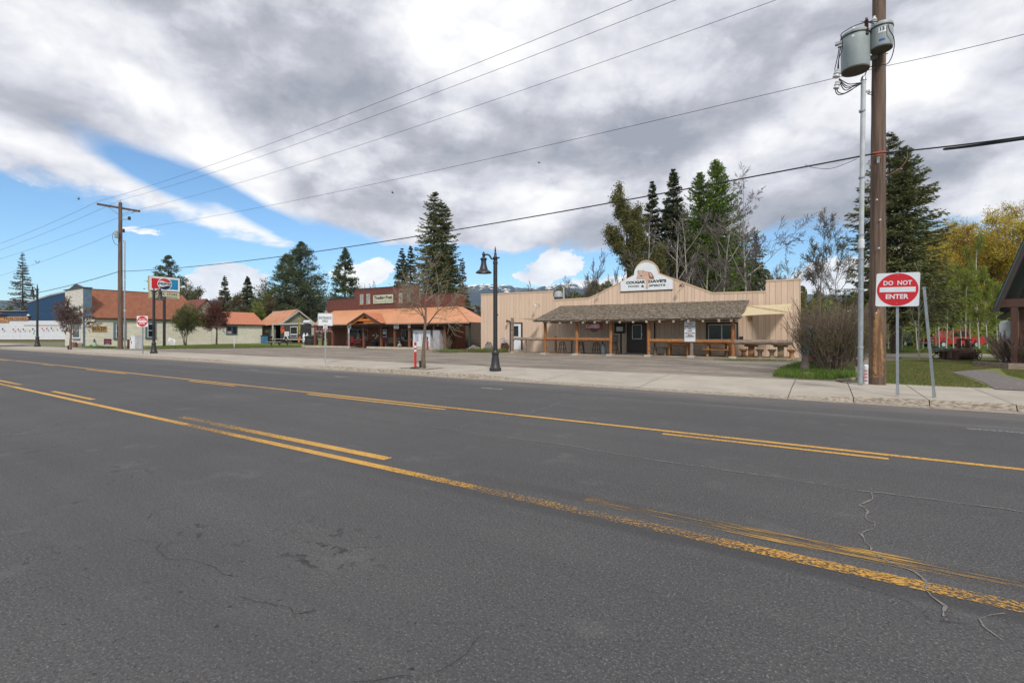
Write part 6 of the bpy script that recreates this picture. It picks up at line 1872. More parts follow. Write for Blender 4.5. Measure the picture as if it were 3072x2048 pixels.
# ------------------------------------------------------------------ rusty-roofed shed with the food trailer
GO = atd(905, 1028, 66); GO.z = .30
GF = Frame(GO, 0.0)
gs = fthing('rusty_roof_shed', 'weathered open shed with a rusty metal gable roof beside the low annex', 'building', GF)
GB = mat('grey_green_board', (.27, .27, .20), .9, (.20, .19, .14), 2, 6, stretch=(1, 1, 5), spots=(4, .6, .06, (.42, .40, .34)))
WP = mat('weathered_white_trim', (.55, .53, .48), .85, (.42, .39, .34), 4, 4)
RR = mat('rusty_corrugated', (.42, .17, .085), .8, (.50, .25, .15), 1.2, 6, stretch=(2.5, .5, .5), spots=(1.6, .60, .08, (.60, .50, .40)), fac=(.4, .65))
rl = GF.y(823, 936.5, 3.2); rrg = GF.y(908, 932.5, 3.2); zrd = (rl.z + rrg.z) / 2 
xl_, xr_ = rl.x, rrg.x
el = GF.y(790, 975, 0)
zev = GF.y(873, 970, 0).z
xe_ = GF.y(873, 970, 0).x
dep = GF.x(942.5, 969, xr_).y
ridge_y = dep / 2
zrd = GF.x(908, 932.5, xr_).z if abs(GF.x(908, 932.5, xr_).y - ridge_y) < 3 else zrd
xl2 = GF.y(818, 936.5, ridge_y).x
xl3 = min(GF.y(793, 974, 0).x, xl2)
ribbed((xl3, ridge_y, zrd), (xr_, ridge_y, zrd), (xl3, -.3, zev - .35), (xr_, -.3, zev - .1), .35, .03, RR, 'roof', gs)
ribbed((xr_, ridge_y, zrd), (xl3, ridge_y, zrd), (xr_, dep + .3, zev), (xl3, dep + .3, zev), .35, .03, RR, 'roof', gs)
MB().box(xl3, ridge_y - .08, zrd, xr_, ridge_y + .08, zrd + .08).build('ridge_cap', WP, gs)
MB().add([(xr_ - .3, .1, zev), (xr_ - .3, dep, zev), (xr_ - .3, ridge_y, zrd - .1)], [(0, 1, 2)]).build('gable_wall', GB, gs)
for a_, b_ in (((xr_, -.3, zev - .12), (xr_, ridge_y, zrd)), ((xr_, ridge_y, zrd), (xr_, dep + .3, zev))): bar(MB(), a_, b_, .12, .2).build('barge_board', WP, gs)
xw = GF.y(818, 1000, -.1).x
lap(.25, xl3 + .3, xw, .1, zev - .5, .16, -1, GB, 'front_board', gs, .02, axis='y'); MB().box(xl3 + .3, .26, 0, xw, .4, zev - .4).build('front_wall', GB, gs)
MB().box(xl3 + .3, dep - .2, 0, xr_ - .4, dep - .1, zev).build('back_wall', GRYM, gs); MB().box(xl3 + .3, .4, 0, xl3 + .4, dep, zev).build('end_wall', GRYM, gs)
for u0, u1 in ((804, 811),): a, b = GF.y(u0, 1022, .2), GF.y(u1, 983, .2); MB().box(a.x - .1, .16, .2, b.x + .1, .22, b.z + .1).build('door', mat('dark_green_door', (.06, .09, .06), .8), gs)
zb_ = GF.y(880, 971.2, -.6).z
x0, x1 = GF.y(818.5, 1000, -.6).x, GF.y(943.4, 1000, -.6).x
bar(MB(), (x0, -.6, zb_), (x1, -.6, zb_), .14, .22).build('front_beam', WP, gs)
for u, b_ in ((818.5, 0), (906.5, 0), (937.5, 0), (942.5, 0)): x = GF.y(u, 1000, -.6).x; MB().box(x - .09, -.68, -.1, x + .09, -.52, zb_ - .1).build('post', WP, gs)
MB().box(x0 + 4.2, -.4, 0, x1, -.3 + dep * 0, .05).build('sill', WP, gs)
ob_ = GF.y(922, 966, -.7); t = thing('light_drum', 'white cylindrical tank hung under the shed gable', 'tank', GF.world(ob_))
MB().tube([(-.55, 0, 0), (.75, 0, 0)], .26, 12).build('tank', WHITEP, t, smooth=True); MB().tube([(.76, 0, 0), (.82, 0, 0)], .18, 12).build('end_cap', PORC, t)
# trailer
q = at(866, 1027.5, .42); 
q = GF.world((GF.y(862, 1025, -1.0).x, -1.0, .15)); tr_ = thing('food_trailer', 'black food trailer with a framed serving window under the shed', 'trailer', q, 0)
Yq = (q - EYE).dot(FWD)
xa, xb_ = GF.y(841, 1000, -1.9).x - GF.y(862, 1000, -1.0).x, GF.y(903, 1000, -1.9).x - GF.y(862, 1000, -1.0).x
zt = zat(974, Yq - .8) - q.z
TBK = mat('charcoal_panel', (.035, .036, .038), .5, (.05, .05, .052), 3, 3)
MB().box(xa, -.9, .45, xb_, 1.1, zt).build('body', TBK, tr_)
def trr(u0, v0, u1, v1, y=-1.9): a, b = GF.y(u0, v1, y), GF.y(u1, v0, y); ox = GF.loc(q).x; return a.x - ox, a.z - (q.z - GF.O.z), b.x - ox, b.z - (q.z - GF.O.z)


a = trr(871.5, 979, 893, 1003); f_ = MB().box(a[0], -.94, a[1], a[2], -.901, a[3]).build('serving_window', WHITEP, tr_)
MB().box(a[0] + .09, -.95, a[1] + .09, a[2] - .09, -.941, a[3] - .09).build('pane', GLASS, f_)
a = trr(871, 1003.5, 892, 1012); f_ = MB().box(a[0], -.94, a[1], a[2], -.901, a[3]).build('lower_hatch', WHITEP, tr_); MB().box(a[0] + .06, -.95, a[1] + .06, a[2] - .06, -.941, a[3] - .06).build('hatch_panel', TBK, f_)
a = trr(853.5, 994, 867.5, 1008); MB().box(a[0], -.93, a[1], a[2], -.901, a[3]).build('menu_board', VINYL, tr_)
a = trr(842, 977.5, 853.5, 1000); cxx, czz = (a[0] + a[2]) / 2, (a[1] + a[3]) / 2
MB().prism([(cxx + (a[2] - a[0]) / 2 * math.cos(t), czz + (a[3] - a[1]) / 2 * math.sin(t)) for t in [2 * math.pi * k / 20 for k in range(20)]], -.93, -.901).build('orange_emblem', mat('orange_print', (.75, .13, .02), .6, (.10, .03, .02), 2.2, 2, fac=(.5, .56)), tr_)
for wx in (xa + 1.4,):
    mb = MB(); mb.tube([(wx, -.95, .33), (wx, -.72, .33)], .36, 18); mb.build('wheel', RUBB, tr_, smooth=30)
    MB().tube([(wx, -.97, .33), (wx, -.94, .33)], .17, 14).build('hub', ALU, tr_)
    P = [(wx + .52 * math.cos(t), .36 + .50 * math.sin(t)) for t in [math.pi * k / 10 for k in range(11)]]; MB().tube([(x, -.96, z) for x, z in P], .05, 6).build('fender', WHITEP, tr_)
MB().box(xa + 2.0, -.92, .34, xb_ + 1.2, -.85, .48).build('frame_rail', WP, tr_)
# feather flag, propane tanks, bins, picnic table
q = at(897.5, 1033, .35); Yq = (q - EYE).dot(FWD); t = thing('feather_flag', 'tall yellow feather flag lettered taco in front of the shed', 'flag', q, 0)
zf0, zf1 = zat(1003, Yq) - q.z, zat(953, Yq) - q.z
wq = 8.5 * Yq / F
MB().tube([(0, 0, 0), (.02, 0, zf1 + .25)], .025, 6).build('pole', BLACK, t)
mb = MB(); vs = []; fs = []
for i in range(13):
    s_ = i / 12; z = zf0 + (zf1 - zf0) * s_; wx = wq * (1 if s_ < .75 else (1 - s_) / .25 * .55 + .45) * (1 if s_ > .08 else .4 + 7 * s_); vs += [(-wx * .5, .03 * math.sin(i), z), (wx * .5, -.03 * math.sin(i), z)]
for i in range(12): fs.append((2 * i, 2 * i + 1, 2 * i + 3, 2 * i + 2))
mb.add(vs, fs).build('banner', mat('yellow_cloth', (.78, .66, .03), .7, trans=.2), t)
for k, c in enumerate('TACO'): text(c, .3, mat('brown_letters', (0, 0, 0)), t, MF(0, -.06, zf0 + (zf1 - zf0) * (.80 - .2 * k)), w=wq * .6, h=.28, bold=.01, ext=.002)
MB().prism([(-.2, zf0 - .9), (.1, zf0 - 1.0), (.3, zf0 - .35), (.1, zf0 - .2), (-.05, zf0 - .5), (-.25, zf0 - .35)], -.03, .0).build('flame_print', mat('flame_print', (.65, .18, .06), .7), t)
q0 = at(912, 1026.5, .55)
def tank(P, lab):
    t = thing('propane_tank', lab, 'propane tank', P, 0, 'white propane tanks at the shed'); MB().lathe([(.12, 0), (.16, .03), (.16, .85), (.13, .95), (.06, 1.0)], n=12).build('cylinder', WHITEP, t, smooth=40); MB().lathe([(.05, 1.0), (.09, 1.02), (.09, 1.14), (.05, 1.15)], n=10).build('valve_guard', PORC, t); return t


p0 = tank(q0, 'left of the two white propane tanks in the open shed'); dup(p0, q0 + RGT * .40, 0, 'right of the two white propane tanks in the open shed')
q = at(792.5, 1029.5, .36); t = thing('blue_bin', 'blue bin at the left end of the shed', 'bin', q); MB().box(-.3, -.3, 0, .3, .3, .95).build('body', mat('blue_plastic', (.06, .20, .36), .6), t); MB().box(-.33, -.33, .955, .33, .33, 1.06).build('lid', BLACK, t)
q = at(803.5, 1028.5, .36); t = thing('black_bin', 'low black bin right of the blue bin', 'bin', q); MB().box(-.5, -.35, 0, .5, .35, .85).build('body', RUBB, t); MB().box(-.52, -.37, .855, .52, .37, .92).build('lid', BLACK, t)
q = at(934, 1034.5, .30); t = thing('covered_grill', 'black covered grill at the right corner of the shed', 'grill', q)
MB().lathe([(.75, 0), (.78, .4), (.70, .8), (.80, .95), (.3, 1.15)], n=10).build('cover', RUBB, t, smooth=30); MB().tube([(-.7, -.2, .9), (-1.1, -.3, .85), (-1.1, -.3, 0)], .03, 6).build('side_rail', ALU, t)
q = at(838, 1036.8, .28); t = thing('picnic_bench_table', 'grey picnic table on the grass before the food trailer', 'picnic table', q, .15)
PT = mat('pale_table_top', (.50, .49, .47), .7)
for k in range(4): MB().box(-.95, -.36 + .18 * k, .72, .95, -.36 + .18 * k + .165, .76).build('plank', PT, t)
for y in (-.72, .72): MB().box(-.95, y - .14, .42, .95, y + .14, .46).build('bench_seat', PT, t)
for x in (-.65, .65):
    mb = MB(); bar(mb, (x, -.6, 0), (x, -.15, .72), .08); bar(mb, (x, .6, 0), (x, .15, .72), .08); bar(mb, (x, -.8, .40), (x, .8, .40), .07); mb.build('trestle', BROWN, t)

# ------------------------------------------------------------------ blue and white hardware store at far left
BO = atd(100, 1020, 100); BO.z = .2
a_cam = math.degrees(math.atan2(RGT.y, RGT.x))
BF = Frame(BO, a_cam)
bs = fthing('hardware_store', 'long blue and white hardware store with pennants at far left', 'building', BF)
def bp(u, v, y=0.0): q = BF.y(u, v, y); return (q.x, q.z)


BLU = mat('deep_blue_siding', (.006, .040, .100), .7, (.010, .052, .125), 3, 4, stretch=(3, 1, 1)); WLP = mat('white_lap_siding', (.66, .67, .70), .8, (.60, .61, .64), 2, 3)
xa, xb_ = bp(-60, 1000)[0], bp(212, 1000)[0]; zw = bp(100, 962)[1]; zb = bp(100, 933.5)[1]
MB().box(xa, .05, .3, xb_, 6, zw).build('wall', WLP, bs)
lap(.05, xa, xb_, .3, zw - .02, .26, -1, WLP, 'lap_siding', bs, .05, axis='y')
MB().box(xa, .1, -.3, xb_, 5.9, .29).build('footing', mat('olive_band', (.16, .14, .06), .9), bs)
MB().box(xa, .12, zw + .005, xb_, 6, zb).build('upper_wall', BLU, bs)
MB().box(xa, -.2, zb, bp(82, 933)[0], 6, zb + .12).build('roof_edge', mat('grey_edge', (.32, .32, .33), .7), bs)
P = [(bp(82, 933)[0], zb + .01), (bp(212, 930)[0], zb + .01), (bp(212, 872)[0], bp(212, 872)[1]), (bp(150, 885)[0], bp(150, 885)[1]), (bp(82, 906.6)[0], bp(82, 906.6)[1])]
MB().prism(P, .14, 9).build('barn_gable', BLU, bs)
for a_, b_ in ((P[4], P[3]), (P[3], P[2])): bar(MB(), (a_[0], .08, a_[1]), (b_[0], .08, b_[1]), .12, .3).build('gable_trim', mat('grey_edge', (0, 0, 0)), bs)
bar(MB(), (P[4][0], .08, zb), (P[4][0], .08, P[4][1]), .25).build('corner_trim', WHITEP, bs)
a, b = bp(-40, 959.8, -.1), bp(84.5, 949.6, -.1); s_ = MB().box(a[0], -.2, a[1], b[0], .1, b[1]).build('name_sign', mat('orange_sign_board', (.60, .30, .13), .7), bs, label='orange wooden sign lettered hardware')
a2, b2 = bp(12, 958.8, -.22), bp(80, 950.8, -.22); text('HARDWARE', 1, mat('brown_letters', (0, 0, 0)), s_, MF((a2[0] + b2[0]) / 2, -.21, (a2[1] + b2[1]) / 2), w=b2[0] - a2[0], h=(b2[1] - a2[1]) * .9, bold=.02, ext=.01)
a, b = bp(-40, 966.8, -.1), bp(26, 960.5, -.1); s_ = MB().box(a[0], -.18, a[1], b[0], .0, b[1]).build('lower_sign', mat('orange_sign_board', (0, 0, 0)), bs)
text('& RENTALS', .5, mat('brown_letters', (0, 0, 0)), s_, MF(b[0] - 1.6, -.19, (a[1] + b[1]) / 2), w=2.6, h=.3, bold=.01, ext=.01)
a = bp(72, 976.5); MB().box(a[0], -.06, a[1], xb_, -.0, a[1] + .12).build('light_rail', mat('tan_rail', (.36, .30, .22), .8), bs)
a = bp(88, 944); MB().lathe([(.12, .3), (.2, .1), (.38, 0), (.36, -.02)], (a[0], -.2, a[1] - .2), 12).build('wall_lamp', WHITEP, bs)
MB().prism([(xa, bp(0, 938)[1]), (bp(26, 940)[0], bp(0, 939)[1]), (bp(0, 940)[0], bp(0, 943.5)[1]), (xa, bp(0, 944)[1])], -1.2, -.4).build('awning_flag', mat('pink_cloth', (.60, .25, .22), .8), bs)
cols = {'b': mat('pennant_blue', (.03, .06, .20), .8), 'r': mat('pennant_red', (.52, .04, .05), .8), 'g': mat('pennant_green', (.03, .18, .08), .8), 'y': mat('pennant_yellow', (.72, .62, .05), .8)}
for u, c, v in ((8, 'b', 988), (40, 'r', 989), (55, 'r', 989), (70, 'g', 988.5), (84, 'y', 988), (98.5, 'b', 988), (126.5, 'r', 986.5), (140.5, 'r', 986.5), (154, 'g', 985.3), (168, 'y', 984.5), (181, 'b', 984)):
    a = bp(u, v, -.4); MB().prism([(a[0] - .22, a[1] + .22), (a[0] + .22, a[1] + .22), (a[0], a[1] - .25)], -.41, -.40).build('pennant', cols[c], bs)
a = atd(101, 1000, 56); t = thing('green_diamond', 'bright green diamond placard beside the far lamp post', 'placard', a)
MB().prism([(-.26, .0), (.0, -.16), (.26, -.05), (.02, .18)], -.01, .01).build('placard', mat('lime_plastic', (.08, .55, .02), .5), t); bar(MB(), (.1, .02, 0), (.4, .02, -.1), .02).build('clip', BLACK, t)

# ------------------------------------------------------------------ dark gabled lodge at the right edge
RO = atd(2985, 1095, 20.5); RO.z = .15
RF = Frame(RO, a_cam - 50)
lo = fthing('timber_lodge', 'dark brown timber building with a steep blue-edged gable at the right edge', 'building', RF)
def rp(u, v, y=0.0): q = RF.y(u, v, y); return (q.x, q.z)


e0 = rp(2984, 918); rk = rp(3072, 721); sl_ = (rk[1] - e0[1]) / (rk[0] - e0[0]); apx = e0[0] + 3.0; apz = e0[1] + sl_ * 3.0
LDG = mat('lodge_stain', (.105, .042, .030), .75, (.07, .03, .022), 3, 5, stretch=(4, 4, .5)); RBL = mat('blue_roof_edge', (.05, .12, .16), .5)
for s_ in (1, -1):
    xo = apx - s_ * (apx - e0[0])
    vs = [(xo, 0, e0[1]), (apx, 0, apz), (apx, 9, apz), (xo, 9, e0[1])]; vs += [(x, y, z - .10) for x, y, z in vs]
    MB().add(vs, [(0, 1, 2, 3), (4, 7, 6, 5), (1, 0, 4, 5), (0, 3, 7, 4)]).build('roof', RBL, lo)
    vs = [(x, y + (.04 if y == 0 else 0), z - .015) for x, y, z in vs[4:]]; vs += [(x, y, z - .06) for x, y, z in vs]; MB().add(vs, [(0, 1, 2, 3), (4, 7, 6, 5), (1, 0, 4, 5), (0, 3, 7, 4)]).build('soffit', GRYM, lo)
    bar(MB(), (xo, .06, e0[1] - .22), (apx, .06, apz - .22), .05, .22).build('barge_board', BROWN, lo)
x0 = rp(2993, 905)[0]
bar(MB(), (x0, .25, rp(3010, 909)[1]), (apx + 2.2, .25, rp(3010, 909)[1]), .22, .34).build('tie_beam', LDG, lo)
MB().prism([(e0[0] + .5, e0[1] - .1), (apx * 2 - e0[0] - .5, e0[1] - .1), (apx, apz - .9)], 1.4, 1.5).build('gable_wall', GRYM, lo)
a = rp(3031, 960); b = rp(3052, 960); MB().box(a[0], .15, 0, b[0], .42, rp(3040, 921)[1]).build('post', LDG, lo)
for k in range(8): MB().box(b[0] + .02 + k * .16, .5, 0, b[0] + .165 + k * .16, .56, rp(3040, 921)[1]).build('wall_board', LDG, lo)
a = rp(2996, 951, 2.5); b = rp(3032, 926, 2.5); vs = [(a[0], 2.0, a[1]), (b[0] + .4, 2.0, b[1] + .3), (b[0] + .4, 5, b[1] + .3), (a[0], 5, a[1])]; vs += [(x, y, z - .09) for x, y, z in vs]
MB().add(vs, [(0, 1, 2, 3), (4, 7, 6, 5), (0, 4, 5, 1), (0, 3, 7, 4)]).build('side_roof', BROWN, lo)
q = atd(3017, 1025, 24); q.z = .15; t = thing('white_tank', 'white upright tank beside the timber lodge post', 'tank', q); MB().lathe([(.24, 0), (.24, 1.85), (.20, 2.0), (.05, 2.05)], n=16).build('tank', WHITEP, t, smooth=40); MB().lathe([(.25, 1.0), (.255, 1.02), (.25, 1.04)], n=16).build('band', STEEL, t)
q = at(2983, 1104, .15); t = thing('timber_planter', 'grey weathered timber edging under the shrub at the right edge', 'planter', q, a_cam * math.pi / 180)
MB().box(0, -.55, 0, .62, -.40, .22).box(.0, -.398, 0, .15, .9, .22).build('edge_timber', LOGG, t); MB().box(.63, -.56, 0, 3.2, -.41, .21).build('edge_timber', mat('dark_edge_timber', (.14, .10, .085), .9), t)

# ------------------------------------------------------------------ old wagon pieces on the lawn
WD = mat('grey_blue_wagon_board', (.16, .19, .19), .9, (.10, .11, .11), 4, 5); WHL = mat('yellowed_wheel_wood', (.34, .22, .09), .85, (.24, .15, .07), 5, 4)
q = at(2826, 1077, .16); Yq = 26.2
wg = thing('wooden_cart', 'old flat wooden cart with a yellow spoked wheel on the lawn', 'cart', q, a_cam * math.pi / 180)
k_ = Yq / F
def wp(u, v): return ((u - 2826) * k_, -(v - 1077) * k_)


x0, z0 = wp(2805, 1052.5); x1, z1 = wp(2884, 1045)
for k in range(4): MB().box(x0, -.5 + .25 * k, z1 - .03 - .1, x1, -.27 + .25 * k, z1 - .03).build('bed_board', WD, wg)
MB().box(x0, -.53, z0 + .0, x1, -.505, z1 + .02).build('side_board', WD, wg)
for u in (2811, 2829): x = wp(u, 0)[0]; MB().box(x - .04, -.5, 0, x + .04, -.42, z0 + .05).build('leg', BLACK, wg)
cx_, cz_ = wp(2870, 1061); r_ = 17.5 * k_
def spoke_wheel(cx, y, cz, r, m, parent, n=12, t_=.03):
    mb = MB(); mb.ring((cx, y, cz), r, t_, n=28); mb.build('wheel_rim', m, parent)
    mb = MB()
    for k in range(n): a = 2 * math.pi * k / n; bar(mb, (cx, y, cz), (cx + r * math.cos(a), y, cz + r * math.sin(a)), .03)
    mb.lathe([(.05, -.08), (.07, 0), (.05, .08)], (0, 0, 0), 10, Matrix.Translation((cx, y, cz)) @ Matrix.Rotation(R(90), 4, 'X')); mb.build('spokes', m, parent)


spoke_wheel(cx_, -.62, max(cz_, r_), r_, WHL, wg)
x = wp(2826, 0)[0]; spoke_wheel(x + .05, .4, .32, .32, BLACK, wg, 8)
MB().box(wp(2832, 0)[0], -.3, .02, wp(2858, 0)[0], .3, .5).build('rusty_box', RUST, wg); bar(MB(), (wp(2833, 1077)[0], -.56, 0), (wp(2851, 1060)[0], -.56, wp(2851, 1060)[1]), .05).build('prop', WICK, wg)
bar(MB(), (x0 - .05, -.4, z0 + .1), (wp(2794, 1040)[0], -.4, wp(2794, 1040)[1]), .03).build('shaft', WICK, wg)
q = at(2890, 1079, .16); rs = thing('rusty_boiler', 'rusty brown iron engine casing lying in front of the cart wheel', 'machinery', q, a_cam * math.pi / 180 - .12)
MB().tube([(-.42, 0, .25), (-.38, 0, .30), (.40, 0, .33), (.44, 0, .30)], [.20, .30, .33, .22], 12).build('casing', RUST, rs, smooth=30)
MB().prism([(-.75, .05), (-.40, .0), (-.38, .52), (-.72, .50)], -.25, .25).build('intake', RUST, rs)
for x in (-.15, .28): MB().cbox((x, .1, .85), (.14, .14, .5)).build('upright', RUST, rs)
bar(MB(), (-.2, .1, 1.1), (.45, .1, 1.05), .08).build('top_bar', RUST, rs); bar(MB(), (-.2, .1, .70), (.45, .1, .68), .08).build('lower_bar', RUST, rs)
q = at(2930, 1081, .16); rk_ = thing('dump_rake', 'old spoked rake wheel with pole at the right end of the wagon pieces', 'farm implement', q, a_cam * math.pi / 180)
spoke_wheel(.0, 0, .28, .28, RUST, rk_, 10, .015); bar(MB(), (-.40, .05, 1.15), (.06, .05, .05), .05).build('draw_pole', WICK, rk_)
mb = MB(); bar(mb, (-.4, .1, .4), (.25, .1, .35), .05); bar(mb, (0, .1, .36), (.3, .1, .46), .03); mb.build('axle', RUST, rk_)

# ------------------------------------------------------------------ red pickup and dark car behind the young aspens
CARR = mat('red_car_paint', (.42, .008, .008), .25, (.36, .008, .008), 2, 2, spec=.6)
def pickup(P, rz, lab, paint):
    t = thing('parked_pickup', lab, 'pickup', P, rz)
    L = 5.3; W_ = 1.85
    low = [(-2.65, .50), (-2.62, .95), (-1.4, 1.08), (-.95, 1.10), (2.62, 1.12), (2.65, .55), (2.3, .42), (-2.4, .42)]
    MB().prism(low, -W_ / 2, W_ / 2).build('body', paint, t)
    cab = [(-1.15, 1.09), (-.55, 1.72), (.85, 1.76), (1.05, 1.13)]
    MB().prism(cab, -W_ / 2 + .08, W_ / 2 - .08).build('cab', paint, t)
    for s_ in (-1, 1):
        y = s_ * (W_ / 2 - .07)
        MB().prism([(-.95, 1.15), (-.48, 1.62), (.1, 1.65), (.1, 1.15)], min(y, y + s_ * .01), max(y, y + s_ * .01)).build('side_window', GLASS, t)
        MB().prism([(.18, 1.15), (.18, 1.65), (.78, 1.66), (.92, 1.17)], min(y, y + s_ * .01), max(y, y + s_ * .01)).build('side_window', GLASS, t)
        for x in (-1.72, 1.62):
            wq = MB().tube([(x, s_ * (W_ / 2 - .2), .38), (x, s_ * (W_ / 2 + .02), .38)], .38, 18).build('wheel', RUBB, t, smooth=30); MB().tube([(x, s_ * (W_ / 2 + .021), .38), (x, s_ * (W_ / 2 + .03), .38)], .2, 14).build('rim', ALU, wq)
    MB().box(-2.7, -.85, .42, -2.66, .85, .62).build('bumper', ALU, t); MB().box(2.66, -.85, .45, 2.72, .85, .62).build('bumper', ALU, t)
    for s_ in (-1, 1): MB().box(-2.67, s_ * .68 - .15, .70, -2.635, s_ * .68 + .15, .88).build('headlight', PORC, t); MB().box(2.652, s_ * .8 - .08, .7, 2.67, s_ * .8 + .08, 1.0).build('tail_light', REDP, t)
    return t


q = at(2855, 1044, .16); pickup(q, aV + .03, 'red pickup parked behind the young aspens', CARR)
q = at(2722, 1041, .16); t = pickup(q, aV + .3, 'dark blue vehicle half hidden left of the red pickup', mat('navy_car_paint', (.02, .028, .045), .3))
# white-roofed shed behind the aspens
q = atd(2790, 1035, 62); q.z = .15
ws_ = thing('pale_roof_garage', 'garage with a pale metal roof behind the young aspens', 'garage', q, aV)
k_ = 62 / F
MB().box(-185 * k_, .3, 0, 88 * k_, 8, 50 * k_).build('wall', mat('dim_wood_wall', (.14, .10, .075), .9), ws_)
vs = [(-200 * k_, -.2, 50 * k_), (96 * k_, -.2, 50 * k_), (70 * k_, 5, 108 * k_), (-190 * k_, 5, 108 * k_)]
vs += [(x, y, z + .12) for x, y, z in vs]; MB().add(vs, [(0, 1, 2, 3), (4, 7, 6, 5), (0, 4, 5, 1), (1, 5, 6, 2)]).build('roof', mat('pale_metal_roof', (.58, .60, .62), .5), ws_)
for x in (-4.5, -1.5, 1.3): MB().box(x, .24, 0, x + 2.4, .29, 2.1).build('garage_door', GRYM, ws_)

# carved and light-wrapped leaning post by the shrub
q = at(2410, 1121, .15); Yq = (q - EYE).dot(FWD); t = thing('mosaic_post', 'leaning log post wrapped in dark sequins and string lights by the shrub', 'carved post', q)
tp_ = atd(2434, 975, Yq) - q; P = [Vector((0, 0, -.05)), tp_ * .3 + Vector((.01, 0, 0)), tp_ * .42, tp_ * .7, tp_ * .92, tp_]
MB().tube(P, [.17, .13, .125, .12, .12, .10], 12).build('log', mat('grey_log', (.17, .13, .11), .9, (.10, .075, .065), 5, 5, bump=.8), t, smooth=True)
mb = MB(); rr = random.Random(9)
for i in range(900):
    s_ = rr.uniform(.42, .93); a = rr.uniform(0, 6.28); c = tp_ * s_; r_ = rr.uniform(.13, .21) * (1 - .2 * abs(s_ - .6)); d = Vector((math.cos(a), math.sin(a), 0)); sd = Vector((-d.y, d.x, rr.uniform(-.5, .5))); up = Vector((0, 0, 1)); k = rr.uniform(.012, .024)
    p_ = c + d * r_; mb.add([p_ - sd * k - up * k, p_ + sd * k - up * k, p_ + sd * k * .8 + up * k, p_ - sd * k + up * k * .8], [(0, 1, 2, 3)])
mb.build('sequin', mat('teal_sequins', (.04, .09, .075), .3, (.02, .03, .035), 20, 2, spots=(30, .58, .04, (.45, .48, .45))), t, kind='stuff')
MB().cbox(tp_ * .32 + Vector((.12, -.05, 0)), (.2, .12, .18)).build('junction_box', RUST, t)
tag(MB().tube(curve_pts([at(2512, 1141, .17), at(2545, 1139, .24), at(2572, 1135, .26)], 5), [.05] * 11, 8).build('fallen_log', WICK, smooth=True), 'pale log lying on the grass left of the conduit', 'log')
# ------------------------------------------------------------------ vegetation
def leafm(name, a, b, tr=.25, sc=.6): return mat(name, a, .75, b, sc, 4, trans=tr, spec=.2, fac=(.38, .62))


SPR = leafm('spruce_needles', (.080, .105, .040), (.125, .135, .050)); SPRD = leafm('dark_spruce_needles', (.044, .064, .034), (.080, .095, .042))
PIN = leafm('pine_needles', (.060, .100, .055), (.11, .145, .065)); LAR = leafm('larch_needles', (.13, .24, .022), (.20, .30, .035), .4)
REDN = leafm('reddish_needles', (.12, .05, .035), (.17, .075, .045)); OLV = leafm('olive_leaves', (.16, .18, .045), (.22, .20, .065), .35)
WIL = leafm('yellow_willow_leaves', (.74, .57, .08), (.64, .43, .06), .5); WIL2 = leafm('lime_willow_leaves', (.42, .46, .06), (.50, .44, .07), .5)
SPG = leafm('spring_green_leaves', (.22, .32, .045), (.30, .36, .06), .45); PUR = leafm('purple_leaves', (.10, .030, .030), (.16, .055, .04), .3)
BRNL = leafm('budding_twig_leaves', (.17, .12, .07), (.14, .15, .05), .3)
BARK = mat('brown_bark', (.11, .080, .060), .95, (.065, .048, .038), 6, 5, bump=.6); BARKG = mat('grey_twig_bark', (.22, .185, .165), .9, (.15, .125, .11), 5, 4)
BARKP = mat('pale_aspen_bark', (.50, .47, .40), .85, (.36, .33, .27), 6, 5, stretch=(2, 2, 3), spots=(7, .62, .05, (.06, .05, .045))); BARKR = mat('reddish_twig_bark', (.20, .13, .11), .9, (.14, .09, .075), 5, 4)
BARKS = mat('street_tree_bark', (.20, .15, .105), .9, (.11, .08, .055), 9, 5, stretch=(2, 2, .5), bump=1.0); BARKT = mat('tan_twig_bark', (.30, .25, .18), .9, (.22, .18, .13), 6, 4)
BARKO = mat('orange_twig_bark', (.26, .17, .085), .9, (.18, .12, .06), 5, 4)


def perp(d):
    a = np.where(np.abs(d[:, 2:3]) < .9, np.array([[0, 0, 1.]]), np.array([[1., 0, 0]]))
    u = np.cross(d, a); u /= np.linalg.norm(u, axis=1, keepdims=True) + 1e-9
    return u, np.cross(d, u)


def segmesh(name, segs, m, parent, n=4, kind=None):
    """many tapering twigs at once: rows x0 y0 z0 x1 y1 z1 r0 r1"""
    s = np.asarray(segs, float)
    if len(s) == 0: return None
    p0, p1 = s[:, 0:3], s[:, 3:6]; d = p1 - p0; d /= np.linalg.norm(d, axis=1, keepdims=True) + 1e-9
    u, v = perp(d); N = len(s); V = np.zeros((N, 2 * n, 3))
    for k in range(n):
        a = 2 * math.pi * k / n; o = u * math.cos(a) + v * math.sin(a)
        V[:, k] = p0 + o * s[:, 6:7]; V[:, n + k] = p1 + o * s[:, 7:8]
    T = np.array([(k, (k + 1) % n, (k + 1) % n + n, k + n) for k in range(n)])
    T = (np.arange(N) * 2 * n)[:, None, None] + T[None]
    return npmesh(name, V.reshape(-1, 3), T.reshape(-1, 4), [m], parent=parent, kind=kind)


